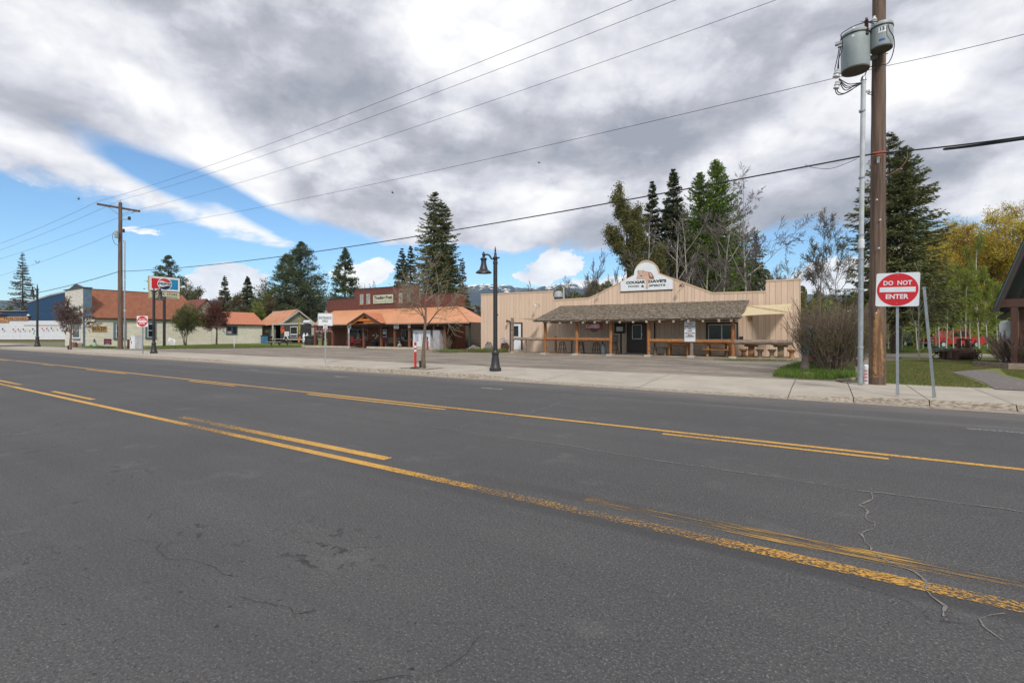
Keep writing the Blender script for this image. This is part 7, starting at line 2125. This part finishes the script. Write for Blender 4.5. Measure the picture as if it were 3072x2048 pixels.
def cards(name, C, D, L, W_, mats, parent, r, kind=None, label=None):
    """leaf blades: centre, direction, length, width"""
    D = D / (np.linalg.norm(D, axis=1, keepdims=True) + 1e-9); rn = r.normal(0, 1, D.shape); S_ = np.cross(D, rn); S_ /= np.linalg.norm(S_, axis=1, keepdims=True) + 1e-9
    L = np.asarray(L).reshape(-1, 1); W_ = np.asarray(W_).reshape(-1, 1); N = len(C); V = np.zeros((N, 4, 3))
    V[:, 0] = C - D * L * .5; V[:, 1] = C + S_ * W_ * .5 - D * L * .05; V[:, 2] = C + D * L * .5; V[:, 3] = C - S_ * W_ * .5 + D * L * .05
    T = np.arange(N * 4).reshape(N, 4)
    return npmesh(name, V.reshape(-1, 3), T, mats, r.integers(0, len(mats), N), parent, kind=kind, label=label)


def conifer(P, h, rad, lab, seed, m=None, nb=260, ns=12, sl=.5, sw=.16, base=.08, style='spruce', tops=1, group=None, trunk=.018, name='spruce_tree', cat='tree', pw=.85, gap=.0):
    r = np.random.default_rng(seed); m = m or [SPR, SPRD]
    t = thing(name, lab, cat, P, r.uniform(0, 6), group)
    TR = []; CC = []; DD = []; LL = []; WW = []; BR = []
    for k in range(tops):
        ox = (k - (tops - 1) / 2) * rad * .30; oa = r.uniform(0, 3); hh = h * (1 if k == 0 else r.uniform(.9, .97)); off = np.array([ox * math.cos(oa), ox * math.sin(oa)])
        n_ = 8
        for i in range(n_):
            a, b = i / n_, (i + 1) / n_
            TR.append((off[0] * min(1, a * 3), off[1] * min(1, a * 3), hh * a, off[0] * min(1, b * 3), off[1] * min(1, b * 3), hh * b, h * trunk * (1 - a) + .01, h * trunk * (1 - b) + .01))
        n = nb // tops
        z = base + (1 - base) * r.uniform(0, 1, n) ** 1.05; z = np.minimum(z, .995)
        if style == 'spruce': z = np.where(r.uniform(0, 1, n) < .55, np.round(z * 34 + r.normal(0, .30, n)) / 34, z); z = np.clip(z, base, .995)
        az = r.uniform(0, 2 * math.pi, n)
        prof = (1 - z) ** pw
        if style == 'pine': prof = np.minimum(1, (1 - z) * 1.25) ** .85 * (.72 + .28 * np.minimum(1, (z - base + .1) * 4))
        if style == 'larch': prof = (1 - z) ** .62 * np.minimum(1, .5 + z)
        lump = 1 + (.28 if style != 'spruce' else .14) * np.sin(az * 2 + seed + z * 9) + r.normal(0, .14, n)
        L = rad * prof * np.clip(lump, .35, 1.5) + .16
        el = {'spruce': -.18, 'pine': .22, 'larch': .12, 'dead': -.12}.get(style, -.1) + .55 * z ** 3 + r.normal(0, .10, n)
        d = np.stack([np.cos(az) * np.cos(el), np.sin(az) * np.cos(el), np.sin(el)], 1)
        b0 = np.stack([np.full(n, off[0]), np.full(n, off[1]), z * hh], 1)
        b1 = b0 + d * L[:, None]; sag = .10 if style != 'pine' else -.05
        mid = (b0 + b1) / 2 - np.array([0, 0, 1]) * (L * sag)[:, None]
        th = (.012 + .012 * L)[:, None] * (1.0 if style != 'dead' else .8)
        BR.append(np.hstack([b0, mid, th, th * .7])); BR.append(np.hstack([mid, b1, th * .7, th * .2]))
        f = r.uniform(.12 if style != 'pine' else .45, 1.03, (n, ns)); 
        if gap: f = np.clip(f, gap, 1.03)
        sidev = np.stack([-np.sin(az), np.cos(az), np.zeros(n)], 1)
        wdt = (L[:, None] * (.05 + .22 * (1 - f)) + .05)
        lat = r.normal(0, 1, (n, ns)) * wdt
        pos = b0[:, None] * (1 - f)[..., None] + b1[:, None] * f[..., None] + sidev[:, None] * lat[..., None]
        pos[..., 2] -= 4 * f * (1 - f) * (L * sag)[:, None] + np.abs(r.normal(0, .10, (n, ns))) * (1.6 if style == 'spruce' else .6) * sl
        if style == 'pine':
            cl = r.normal(0, 1, (n, ns, 3)) * (.10 + .06 * L)[:, None, None]; pos = b0[:, None] + (b1 - b0)[:, None] * (np.where(r.uniform(0, 1, (n, ns)) < .5, .72, 1.0) * r.uniform(.9, 1.05, (n, ns)))[..., None] + cl * np.array([1, 1, .7])
        dirs = d[:, None] * .9 + sidev[:, None] * np.sign(lat)[..., None] * r.uniform(.2, .9, (n, ns, 1)) + np.array([0, 0, -.35 if style == 'spruce' else .1]) + r.normal(0, .25, (n, ns, 3))
        if style in ('pine', 'larch'): dirs = dirs + r.normal(0, .8, (n, ns, 3))
        s_ = (sl * r.uniform(.6, 1.3, (n, ns)) * np.clip(.45 + L / rad, .35, 1.1)[:, None])
        CC.append(pos.reshape(-1, 3)); DD.append(dirs.reshape(-1, 3)); LL.append(s_.ravel()); WW.append((sw / sl * s_ * r.uniform(.7, 1.3, (n, ns))).ravel())
    segmesh('trunk', TR, BARK, t, 8)
    segmesh('branch', np.vstack(BR), BARK, t, 3, kind='stuff')
    if style != 'dead': cards('crown', np.vstack(CC), np.vstack(DD), np.concatenate(LL), np.concatenate(WW), m, t, r)
    else:
        q = r.uniform(0, 1, len(np.vstack(CC))) < .4; cards('crown', np.vstack(CC)[q], np.vstack(DD)[q] - np.array([0, 0, .5]), np.concatenate(LL)[q] * .8, np.concatenate(WW)[q] * .5, m, t, r)
    return t


TRK = [0]


def grow(r, P, d, L, rad, lev, segs, tips, sp, up, nseg=4, kids=(3, 5), wob=.16, split=.55, shrink=.62, start=.35, lmap=None):
    """recursive limb: appends segments (with their level) and twig tips"""
    p = np.array(P, float); d = np.array(d, float); rr_ = rad; pts = [(p.copy(), d.copy(), rr_)]
    for i in range(nseg):
        d = d + r.normal(0, wob * (.3 if rad == TRK[0] else 1), 3) + np.array([0, 0, up]); d /= np.linalg.norm(d)
        q = p + d * L / nseg; r2 = rad * (1 - (i + 1) / nseg * (.62 if lev > 0 else .9))
        segs.append((*p, *q, rr_, r2, lev)); p = q; rr_ = r2; pts.append((p.copy(), d.copy(), rr_))
    if lev == 0:
        tips.append((*p, *d)); 
        if nseg > 1: tips.append((*((pts[-2][0] + p) / 2), *d))
        return
    k = r.integers(kids[0], kids[1] + 1)
    for j in range(k):
        f = start + (1 - start) * (j + r.uniform(.1, .9)) / k; i = min(nseg - 1, int(f * nseg)); a, b = pts[i], pts[i + 1]; g = f * nseg - i
        q = a[0] * (1 - g) + b[0] * g; dd = a[1]
        rn = r.normal(0, 1, 3); s_ = np.cross(dd, rn); s_ /= np.linalg.norm(s_) + 1e-9
        an = split * r.uniform(.7, 1.25) * sp; nd = dd * math.cos(an) + s_ * math.sin(an)
        grow(r, q, nd, L * shrink * r.uniform(.7, 1.15) * (1.15 - .45 * f), max(.006, a[2] * .55), lev - 1, segs, tips, sp, up, max(2, nseg - 1), kids, wob, split, shrink, .2)
    grow(r, pts[-1][0], pts[-1][1], L * shrink * .8, pts[-1][2], lev - 1, segs, tips, sp, up, max(2, nseg - 1), kids, wob, split, shrink, .2)


def broad(P, h, lab, seed, lev=4, bark=BARK, twig=None, leaves=None, nl=3, ls=.14, trunkf=.42, sp=1.0, up=.06, kids=(3, 4), rad=None, name='bare_tree', cat='tree', group=None, stems=1, lean=.1, wob=.14, split=.6, shrink=.66, spread=.25, start=.35, minr=.006, twigl=1, sidef=None, scale=None):
    r = np.random.default_rng(seed); t = thing(name, lab, cat, P, 0, group); segs = []; tips = []
    for s_ in range(stems):
        a = r.uniform(0, 2 * math.pi); k = (lean if stems == 1 else r.uniform(.3, 1) * lean)
        d = np.array([math.cos(a) * k, math.sin(a) * k, 1.0]); d /= np.linalg.norm(d); q = np.array([math.cos(a), math.sin(a), 0]) * (0 if stems == 1 else spread * r.uniform(.1, 1))
        R0 = (rad or h * .014) * (1 if stems == 1 else r.uniform(.6, 1)); TRK[0] = R0
        grow(r, q, d, h * trunkf * r.uniform(.85, 1.1), R0, lev, segs, tips, sp, up, 5, kids, wob, split, shrink, start)
    s = np.array(segs); 
    top = s[:, 5].max(); k = h / top; s[:, :6] *= k; tp = np.array(tips); tp[:, :3] *= k
    if scale: s[:, [0, 3]] *= scale; s[:, [1, 4]] *= scale; tp[:, :2] *= scale
    s[:, 6:8] = np.maximum(s[:, 6:8], minr)
    L_ = s[:, 8]; segmesh('trunk', s[L_ >= lev - 1][:, :8], bark, t, 7); o = segmesh('branch', s[L_ < lev - 1][:, :8], twig or bark, t, 4 if len(s) < 2500 else 3, kind='stuff')
    if leaves:
        tp = tp[r.uniform(0, 1, len(tp)) < .95]; C = np.repeat(tp[:, :3], nl, 0) + r.normal(0, ls * 1.3, (len(tp) * nl, 3)); D_ = np.repeat(tp[:, 3:], nl, 0) + r.normal(0, .9, (len(tp) * nl, 3))
        cards('crown', C, D_, ls * r.uniform(.6, 1.4, len(C)), ls * .6 * r.uniform(.6, 1.4, len(C)), leaves, t, r)
    return t


def gat(u, Y, z=.15): p = atd(u, 1000, Y); p.z = z; return p


def ht(v, Y, z=.15): return zat(v, Y) - z


# conifers: (u, top row, half width px, depth, label, kwargs)
conifer(gat(68, 120), ht(758, 120), 4.6, 'sparse dying spruce with bare drooping limbs at far left', 1, [SPRD, BARKG], 300, 22, .55, .14, .05, 'spruce', name='dying_spruce', trunk=.013, pw=.9)
conifer(gat(505, 85), ht(768, 85), 4.2, 'dark pine rising behind the cola sign', 2, [PIN, PIN, SPR], 230, 56, .38, .13, .12, 'pine', name='pine_tree')
conifer(gat(675, 110), ht(827, 110), 3.0, 'short dark spruce behind the purple-leaved tree', 3, None, 260, 18, .55, .25, .02)
conifer(gat(743, 100), ht(829, 100), 2.9, 'neat cone-shaped spruce behind the low annex', 4, None, 340, 20, .55, .25, .02)
conifer(gat(858, 97), ht(765, 97), 6.0, 'left half of the great pine pair behind the rusty shed', 5, [PIN, PIN, SPR], 380, 62, .40, .13, .04, 'pine', name='pine_tree', group='big pines behind the shed')
conifer(gat(903, 94), ht(727, 94), 6.2, 'taller right half of the great pine pair behind the rusty shed', 6, [PIN, PIN, SPR], 400, 62, .40, .13, .04, 'pine', name='pine_tree', group='big pines behind the shed')
conifer(gat(1035, 85), ht(746, 85), 3.0, 'rounded pine behind the left end of the trading store', 7, [PIN, PIN, SPR], 300, 56, .36, .13, .04, 'pine', name='pine_tree')
conifer(gat(1206, 85), ht(745, 85), 3.2, 'thin dark spruce, left one of two behind the store sign', 8, [SPRD, SPR], 380, 18, .55, .22, .02)
conifer(gat(1232, 88), ht(738, 88), 3.0, 'thin dark spruce, right one of two behind the store sign', 9, [SPRD, SPR], 380, 18, .55, .22, .02)
conifer(gat(1313, 80), ht(571, 80), 5.2, 'very tall twin-topped fir behind the trading store', 10, [SPR, SPR, OLV], 800, 38, .48, .16, .03, tops=2, pw=.60, name='fir_tree')
conifer(gat(1352, 76), ht(752, 76), 4.4, 'broad lower fir at the right foot of the very tall fir', 11, [SPR, OLV, SPRD], 420, 32, .45, .16, .0, name='fir_tree')
conifer(gat(1387, 80), ht(774, 80), 2.0, 'narrow reddish spruce right of the trading store', 12, [REDN, SPRD], 260, 14, .4, .16, .02)
conifer(gat(1957, 60), ht(544, 60), 3.0, 'narrow dark spruce next to the leafy poplar behind the tan building', 13, [SPRD, SPR], 520, 22, .48, .17, .02, pw=.75)
conifer(gat(2020, 58), ht(507, 58), 3.9, 'pointed dark spruce between the aspens and the poplar', 14, [SPRD, SPR], 620, 26, .50, .17, .02, pw=.8)
conifer(gat(2098, 62), ht(519, 62), 4.2, 'bright green larch, shorter left one of the pair', 15, [LAR, LAR, SPR], 520, 30, .42, .13, .10, 'larch', name='larch_tree', group='bright larches')
conifer(gat(2150, 60), ht(484, 60), 5.4, 'bright green larch, taller right one of the pair', 16, [LAR, LAR, SPR], 680, 32, .42, .13, .10, 'larch', name='larch_tree', group='bright larches')
conifer(gat(2205, 66), ht(690, 66), 5.4, 'dark low spruce behind the right part of the tavern gable', 17, [SPRD, SPR], 520, 24, .5, .18, .02)
conifer(gat(2060, 68), ht(640, 68), 5.0, 'dark spruce filling the gap behind the pale aspens', 18, [SPRD, SPR], 520, 24, .5, .18, .02)
conifer(gat(2268, 70), ht(700, 70), 3.0, 'small dark spruce behind the tall bare aspen', 31, [SPRD, SPR], 240, 18, .5, .18, .02)
conifer(gat(2686, 36), ht(392, 36), 4.0, 'large full spruce with a double trunk behind the near power pole', 19, [SPR, OLV, SPR, mat('light_spruce_tips', (.15, .175, .065), .75, (.19, .20, .07), trans=.25)], 800, 56, .28, .085, .20, tops=2, pw=.66, trunk=.016)
# leafy and bare trees
broad(gat(1893, 55), ht(541, 55), 'tall poplar with small olive leaves behind the tan building', 21, 4, BARK, BARK, [OLV, OLV, BRNL], 2, .19, .80, .9, .08, (8, 10), name='poplar_tree', lean=.02, wob=.08, split=.75, shrink=.40, minr=.018, scale=1.1, rad=.20, start=.18)
def aspen(u, vt, Y, seed, lab, nlv=4, lv=None, grp='pale bare aspens behind the tavern', k=1.0, twig=BARKG, tf=.75, **kw):
    return broad(gat(u, Y), ht(vt, Y), lab, seed, nlv, BARKP, twig, lv, 2, .12, tf, kw.pop('sp', .95), .07, (5, 6), name='aspen_tree', group=grp, lean=.04, wob=.07, split=.7, shrink=.42, minr=kw.pop('minr', .016), start=.35, rad=kw.pop('rad', .13), **kw)


aspen(2043, 640, 50, 22, 'pale bare aspen with forked limbs right of the gable sign')
aspen(2070, 610, 53, 23, 'slimmer pale aspen just right of the forked one')
aspen(1949, 620, 52, 24, 'thin pale aspen standing over the arch of the gable sign')
aspen(2166, 585, 52, 25, 'pale aspen in front of the tall larch')
aspen(2120, 720, 50, 26, 'short thin pale aspen behind the gable slope')
aspen(2236, 508, 50, 27, 'tallest bare aspen with wide twigs at the right of the grove', 5, scale=1.5, kids=None) if False else None
broad(gat(2236, 50), ht(508, 50), 'tallest bare aspen with wide drooping twigs at the right of the grove', 27, 5, BARKP, BARKG, None, 2, .1, .62, 1.1, .03, (4, 5), name='aspen_tree', group='pale bare aspens behind the tavern', lean=.02, wob=.10, split=.85, shrink=.52, minr=.013, rad=.15, scale=.95)
broad(gat(2456, 48), ht(620, 48), 'fine-twigged budding birch left of the near power pole', 28, 5, BARKG, BARKG, [BRNL], 1, .10, .55, 1.0, .08, (4, 4), name='birch_tree', lean=.03, wob=.08, split=.55, shrink=.55, minr=.012, rad=.10)
broad(gat(2500, 52), ht(700, 52), 'second smaller budding birch beside the fine-twigged one', 29, 4, BARKG, BARKG, [BRNL], 1, .10, .55, 1.0, .08, (4, 5), name='birch_tree', lean=.05, wob=.08, split=.55, shrink=.55, minr=.012, rad=.08)
for k, (u, vt, Y, lab) in enumerate(((1800, 745, 60, 'leaning bare tree left of the leafy poplar'), (1835, 800, 58, 'twiggy bare tree beside the gable shoulder'), (1590, 840, 80, 'faint bare sapling above the left parapet'), (1700, 825, 85, 'twiggy bare tree above the exhaust fan'),
                                     (1745, 815, 80, 'bare tree left of the gable slope'), (1130, 838, 75, 'bare twiggy tree top above the trading store'), (2330, 790, 60, 'bare tree above the right parapet'), (2380, 770, 66, 'bare bush-like tree above the right corner of the tavern'))):
    broad(gat(u, Y), ht(vt, Y), lab, 40 + k, 4, BARKG, BARKG, [BRNL] if k in (3, 4, 6, 7) else None, 1, .13, .45, 1.0, .06, (4, 5), name='bare_tree', lean=.08, wob=.10, split=.55, shrink=.55, minr=.014, rad=.09, scale=.8)
for k, (u, vt, Y, lab, mm) in enumerate(((790, 868, 95, 'pale green feathery tree right of the cone-shaped spruce', [SPG, OLV]), (812, 880, 90, 'brownish young tree left of the great pines', [BRNL]), (600, 860, 80, 'thin tree with dark leaf clumps left of the dark gable', [SPRD, BRNL]), (560, 850, 82, 'sparse bare tree right of the cola sign', [BRNL, SPRD]), (715, 880, 90, 'pale bare bush behind the annex roof', [BRNL]), (770, 905, 80, 'low greenish bush by the annex roof end', [SPG, BRNL]))):
    broad(gat(u, Y), ht(vt, Y), lab, 60 + k, 4, BARKG, BARKG, mm, 3, .22, .40, 1.0, .10, (4, 5), name='young_tree', lean=.1, wob=.1, split=.5, shrink=.6, minr=.02, rad=.09)
# willows at the right
broad(gat(2885, 58), ht(628, 58), 'spreading golden willow behind the sign posts', 70, 5, BARKO, BARKO, [WIL, WIL, WIL2], 4, .17, .30, 1.15, .05, (4, 5), name='willow_tree', group='golden willows', lean=.05, wob=.14, split=.75, shrink=.70, minr=.018, rad=.34, scale=1.15)
broad(gat(2800, 66), ht(672, 66), 'smaller golden willow left of the spreading one', 71, 5, BARKO, BARKO, [WIL, WIL], 4, .17, .32, 1.1, .05, (3, 5), name='willow_tree', group='golden willows', lean=.1, wob=.14, split=.7, shrink=.70, minr=.018, rad=.26)
broad(gat(3050, 55), ht(600, 55), 'golden willow cut by the right edge above the lodge roof', 72, 5, BARKO, BARKO, [WIL, WIL, WIL2], 4, .18, .32, 1.15, .05, (4, 5), name='willow_tree', group='golden willows', lean=.05, wob=.14, split=.75, shrink=.70, minr=.018, rad=.32, scale=1.2)
broad(gat(2960, 60), ht(640, 60), 'dense golden willow between the other two', 73, 5, BARKO, BARKO, [WIL, WIL], 4, .18, .30, 1.15, .05, (4, 5), name='willow_tree', group='golden willows', lean=.05, wob=.14, split=.75, shrink=.70, minr=.018, rad=.3, scale=1.1)
# young aspens on the lawn
rr = random.Random(31)
sap = [(2706, 800), (2752, 770), (2783, 812), (2808, 830), (2818, 820), (2838, 800), (2860, 835), (2884, 790), (2897, 810), (2911, 825), (2937, 690), (2962, 800), (2993, 850), (2768, 850), (2665, 850)]
words = ['left of the sign board edge', 'between the two steel posts', 'just left of the leaning post top', 'just right of the leaning post', 'close twin right of the leaning post', 'before the red pickup cab', 'before the red pickup door', 'before the red pickup bed', 'over the cart wheel', 'over the rusty engine casing', 'tallest and whitest, right of the red pickup', 'right of the whitest trunk', 'next to the white tank', 'behind the leaning post foot', 'behind the near power pole']
for k, (u, vt) in enumerate(sap):
    Y = 40 + rr.uniform(-2.5, 4); broad(gat(u, Y), ht(vt, Y), 'young green-leaved aspen, ' + words[k], 80 + k, 3, BARKP, BARKT, [SPG, SPG, OLV], 2, .11, .80, .8, .10, (8, 10), name='aspen_sapling', group='young aspens on the lawn', lean=.05, wob=.05, split=.7, shrink=.26, minr=.010, rad=.055 if k != 10 else .085, start=.28)
broad(gat(2757, 26), ht(780, 26), 'slim pale sapling with upswept twigs behind the leaning steel post', 99, 3, BARKP, BARKT, [SPG], 1, .05, .7, .8, .12, (6, 7), name='aspen_sapling', lean=.02, wob=.05, split=.7, shrink=.45, minr=.006, rad=.04)

# trees by the clapboard shop and along the street
broad(at(555, 1037, .2), ht(903, 56, .2), 'multi-stemmed greening crab apple before the clapboard wall', 110, 4, BARKT, BARKG, [OLV, SPG, BRNL], 2, .10, .36, 1.1, .05, (4, 5), name='crab_apple_tree', stems=5, lean=.45, wob=.10, split=.6, shrink=.68, minr=.014, rad=.07, scale=.78)
broad(at(650, 1034, .25), ht(890, 60, .25), 'purple-leaved tree before the low annex', 111, 4, BARKR, BARKR, [PUR, PUR, REDN], 4, .12, .30, 1.1, .06, (4, 6), name='purple_plum_tree', lean=.02, wob=.12, split=.7, shrink=.70, minr=.014, rad=.12, scale=.95)
tq = at(211, 1048, .15); broad(tq, ht(884, 43.5), 'bare reddish street tree before the false front of the clapboard shop', 112, 5, BARKR, BARKR, None, 1, .1, .32, 1.15, .05, (4, 5), name='street_tree', lean=.03, wob=.08, split=.65, shrink=.68, minr=.012, rad=.11, scale=1.0)
MB().box(-.42, -.1, 0, -.18, .14, .36).build('watering_box', RUBB, bpy.data.objects[[o.name for o in bpy.data.objects if o.name.startswith('street_tree')][-1]])
tq = at(1271, 1104.5, .15)
broad(tq, ht(738, 19.1), 'bare pruned street tree on the pavement before the trading store', 113, 4, BARKS, BARKT, [BRNL], 1, .035, .40, 1.0, .12, (4, 5), name='street_tree', lean=.0, wob=.11, split=.88, shrink=.68, minr=.0050, rad=.095, scale=1.0, start=.66)

# shrubs
def shrub(P, h, w_, lab, seed, n, bark, lv, nl, ls, name='shrub', lev=2, minr=.004, group=None, low=None, up=.05):
    r = np.random.default_rng(seed); t = thing(name, lab, 'shrub', P, 0, group); segs = []; tips = []
    for i in range(n):
        a = r.uniform(0, 2 * math.pi); k = r.uniform(0, 1) ** .7 * w_ / h; d = np.array([math.cos(a) * k, math.sin(a) * k, 1.0]); d /= np.linalg.norm(d)
        q = np.array([math.cos(a), math.sin(a), 0]) * w_ * .22 * r.uniform(0, 1)
        grow(r, q, d, h * .62 * r.uniform(.6, 1.1), .012, lev, segs, tips, 1.0, up, 4, (3, 4), .08, .35, .5, .3)
    s = np.array(segs); k = h / np.quantile(s[:, 5], .995); s[:, :6] *= k; s[:, 6:8] = np.maximum(s[:, 6:8], minr); tp = np.array(tips); tp[:, :3] *= k
    segmesh('stem', s[:, :8], bark, t, 3, kind='stuff')
    C = np.repeat(tp[:, :3], nl, 0) + r.normal(0, ls * 1.2, (len(tp) * nl, 3)); D_ = np.repeat(tp[:, 3:], nl, 0) + r.normal(0, .7, (len(tp) * nl, 3))
    if low is not None:
        # fresh leaves mostly low down
        pick = r.uniform(0, 1, len(C)) < np.clip(1.15 - C[:, 2] / (h * low), .06, 1); C = C[pick]; D_ = D_[pick]
    if len(C): cards('foliage', C, D_, ls * r.uniform(.6, 1.4, len(C)), ls * .5 * r.uniform(.6, 1.4, len(C)), lv, t, r)
    return t


BTW = mat('willow_shrub_twig', (.215, .155, .115), .9, (.15, .105, .08), 5, 4)
shrub(at(2505, 1122, .15), 2.55, 1.75, 'big brown-twigged willow shrub between the mosaic post and the conduit', 120, 150, BTW, [OLV, SPG, BRNL], 2, .045, lev=2, minr=.0055, low=.75)
shrub(at(2440, 1108, .15), 2.2, 1.0, 'looser brown shrub behind the mosaic post', 121, 80, BTW, [OLV, BRNL], 2, .05, lev=2, minr=.0055, low=.7)
shrub(at(2560, 1098, .15), 2.7, 1.3, 'greener willow shrub left of the conduit', 122, 70, BTW, [OLV, SPG], 3, .06, lev=2, minr=.006, low=1.1)
shrub(at(3045, 1098, .15), 1.5, 1.6, 'bare purple-brown shrub in front of the timber lodge', 123, 120, mat('purple_twig', (.20, .13, .12), .9), [BRNL, OLV], 1, .05, lev=2, minr=.006, low=.8)
for k, (u, v, w_, h_, lab) in enumerate(((1344, 1057.5, 1.3, .32, 'green weeds at the right corner of the store porch'), (1395, 1056, 1.4, .30, 'dry weeds left of the low boulder'), (1445, 1057, .8, .40, 'green tuft between the two boulders'), (1502, 1057, .5, .35, 'green tuft right of the taller boulder'), (2300, 1082, 1.8, .12, 'low green weeds along the porch slab'), (2205, 1081, .9, .10, 'weeds at the last porch post'))):
    r = np.random.default_rng(200 + k); n = 700; P = at(u, v, .15); C = np.stack([r.normal(0, w_ / 2, n), r.normal(0, .2, n), r.uniform(0, h_, n) * .6], 1)
    t = thing('weed_clump', lab, 'weeds', P, TV.a); cards('blade', C, np.stack([r.normal(0, .3, n), r.normal(0, .3, n), np.ones(n)], 1), r.uniform(.5, 1.2, n) * h_ * .8, np.full(n, .025), [TALLG if k not in (1,) else BRNL, GRASSB], t, r, kind='stuff')
r = np.random.default_rng(5); t = shrub(at(1338, 1056, .12), 1.5, .9, 'bare twigs at the foot of the last store post', 130, 14, BARKT, [BRNL], 1, .03, lev=1, minr=.008, name='bare_bush')

# grass: tall clumps round the mosaic post, mown lawn, lawn by the shop
def grass(name, pts, n, h0, h1, wd, mats, seed, lab, z=.15):
    """blades scattered over a convex outline"""
    r = np.random.default_rng(seed); P = np.array([(p.x, p.y) for p in pts]); c = P.mean(0); k = len(P)
    A_ = P; B_ = np.roll(P, -1, 0); ar = np.abs((A_[:, 0] - c[0]) * (B_[:, 1] - c[1]) - (A_[:, 1] - c[1]) * (B_[:, 0] - c[0])); i = r.choice(k, n, p=ar / ar.sum())
    a, b = r.uniform(0, 1, n), r.uniform(0, 1, n); fl = a + b > 1; a[fl] = 1 - a[fl]; b[fl] = 1 - b[fl]
    xy = c + (A_[i] - c) * a[:, None] + (B_[i] - c) * b[:, None]; h = r.uniform(h0, h1, n)
    C = np.stack([xy[:, 0], xy[:, 1], z + h * .45], 1); D_ = np.stack([r.normal(0, .35, n), r.normal(0, .35, n), np.ones(n)], 1)
    o = cards(name, C, D_, h, np.full(n, wd) * r.uniform(.6, 1.4, n), mats, None, r); return tag(o, lab, 'grass', kind='stuff')


grass('tall_grass', [at(2318, 1131, .15), at(2352, 1110, .15), at(2400, 1095, .15), at(2560, 1100, .15), at(2570, 1140, .15), at(2490, 1141, .15), at(2400, 1138, .15)], 15000, .10, .30, .016, [TALLG, TALLG, GRASSB], 1, 'long bright green grass round the foot of the mosaic post')
grass('mown_grass', [at(2575, 1142, .15), at(2640, 1082, .15), at(3000, 1082, .15), at(3000, 1104, .15), at(2880, 1106, .15), at(2840, 1114, .15), at(2900, 1134, .15), at(2965, 1160, .15), at(2940, 1164, .15), at(2760, 1157, .15)], 60000, .025, .06, .014, [GRASSB, GRASSB, GRASS], 2, 'mown lawn grass behind the pavement at the right')
grass('mown_grass', [at(3000, 1108, .15), at(3120, 1112, .15), at(3300, 1150, .15), at(3115, 1147, .15), at(3020, 1125, .15)], 14000, .025, .06, .014, [GRASSB, GRASSB, GRASS], 7, 'mown grass between the gravel path and the timber lodge')
grass('long_grass', [at(2600, 1057, .15), at(2600, 1041, .15), at(3060, 1043, .15), at(3060, 1062, .15)], 26000, .10, .25, .05, [TALLG, GRASSB], 3, 'longer green grass under the young aspens')
grass('verge_grass', [at(432, 1047, .16), at(520, 1040, .17), at(690, 1036, .2), at(900, 1038, .2), at(905, 1042.5, .16), at(700, 1044.5, .16)], 30000, .06, .20, .05, [TALLG, GRASSB, GRASS], 4, 'green lawn edge between the clapboard shop and the lot', z=.2)
grass('verge_grass', [at(255, 1042.5, .16), at(350, 1045, .16), at(345, 1041, .16), at(262, 1038, .16)], 4000, .06, .16, .05, [GRASS, TALLG], 5, 'rough grass under the campaign sign', z=.16)
# fresh growth at the kerb edge of the bed (bank)
# far wooded background
def thicket(name, us, Y0, Y1, v_top, n, mats, seed, ls, lab, zb=0.2):
    r = np.random.default_rng(seed); u = r.uniform(us[0], us[1], n); Y = r.uniform(Y0, Y1, n); vt = np.interp(u, *v_top) + 14 * np.sin(u * .05 + seed) + 9 * np.sin(u * .13)
    zt = H - (vt - HZ) * Y / F; z = zb + (zt - zb) * r.uniform(0, 1, n) ** .8
    s_ = (u - 1536) / F; X = (FWD.x + RGT.x * s_) * Y; Yw = (FWD.y + RGT.y * s_) * Y
    o = cards(name, np.stack([X, Yw, z], 1), r.normal(0, 1, (n, 3)) + np.array([0, 0, .5]), ls * r.uniform(.5, 1.5, n), ls * .55 * r.uniform(.5, 1.5, n), mats, None, r); return tag(o, lab, 'undergrowth', kind='stuff')


thicket('far_thicket', (2380, 3140), 62, 82, ([2380, 2500, 2600, 2700, 2850, 3000, 3140], [900, 890, 905, 925, 925, 925, 925]), 26000, [SPG, OLV, SPRD, OLV], 1, .42, 'green undergrowth and brush behind the young aspens')
thicket('far_thicket', (2600, 3000), 46, 58, ([2600, 3000], [950, 945]), 4000, [SPG, OLV], 2, .30, 'sparser spring-green brush among the young aspens')
thicket('far_thicket', (1460, 2420), 66, 90, ([1460, 1560, 1640, 1780, 1900, 1960, 2060, 2200, 2260, 2320, 2420], [905, 905, 890, 862, 835, 770, 745, 735, 780, 850, 880]), 46000, [BRNL, SPRD, OLV, BRNL], 3, .42, 'brown and green brush behind the tan building')
thicket('far_thicket', (0, 1500), 110, 150, ([0, 300, 560, 700, 820, 960, 1100, 1400, 1500], [935, 930, 935, 925, 905, 925, 915, 915, 925]), 22000, [BRNL, SPRD, OLV, SPRD], 4, .8, 'distant brush and tree line beyond the low buildings')

# birds
for k, (u, v, lab) in enumerate(((1618, 489, 'small dark bird in flight right of the sky centre'), (1178, 579, 'tiny dark bird above the trading store'), (236, 598, 'tiny bird at far left of the far power pole'), (112, 789, 'bird perched on the lowest power line at far left'))):
    Y = 45; p = atd(u, v, Y); t = thing('bird', lab, 'bird', p, k)
    MB().lathe([(.003, -.13), (.035, -.06), (.04, .0), (.025, .08), (.028, .11), (.004, .15)], (0, 0, 0), 8, Matrix.Rotation(R(80), 4, 'Y')).build('body', BLACK, t, smooth=True)
    for s_ in (-1, 1): MB().add([(.05, 0, 0), (-.05, 0, 0), (-.12, s_ * .18, .10 + .06 * k), (-.02, s_ * .12, .09)], [(0, 1, 2, 3)]).build('wing', BLACK, t)
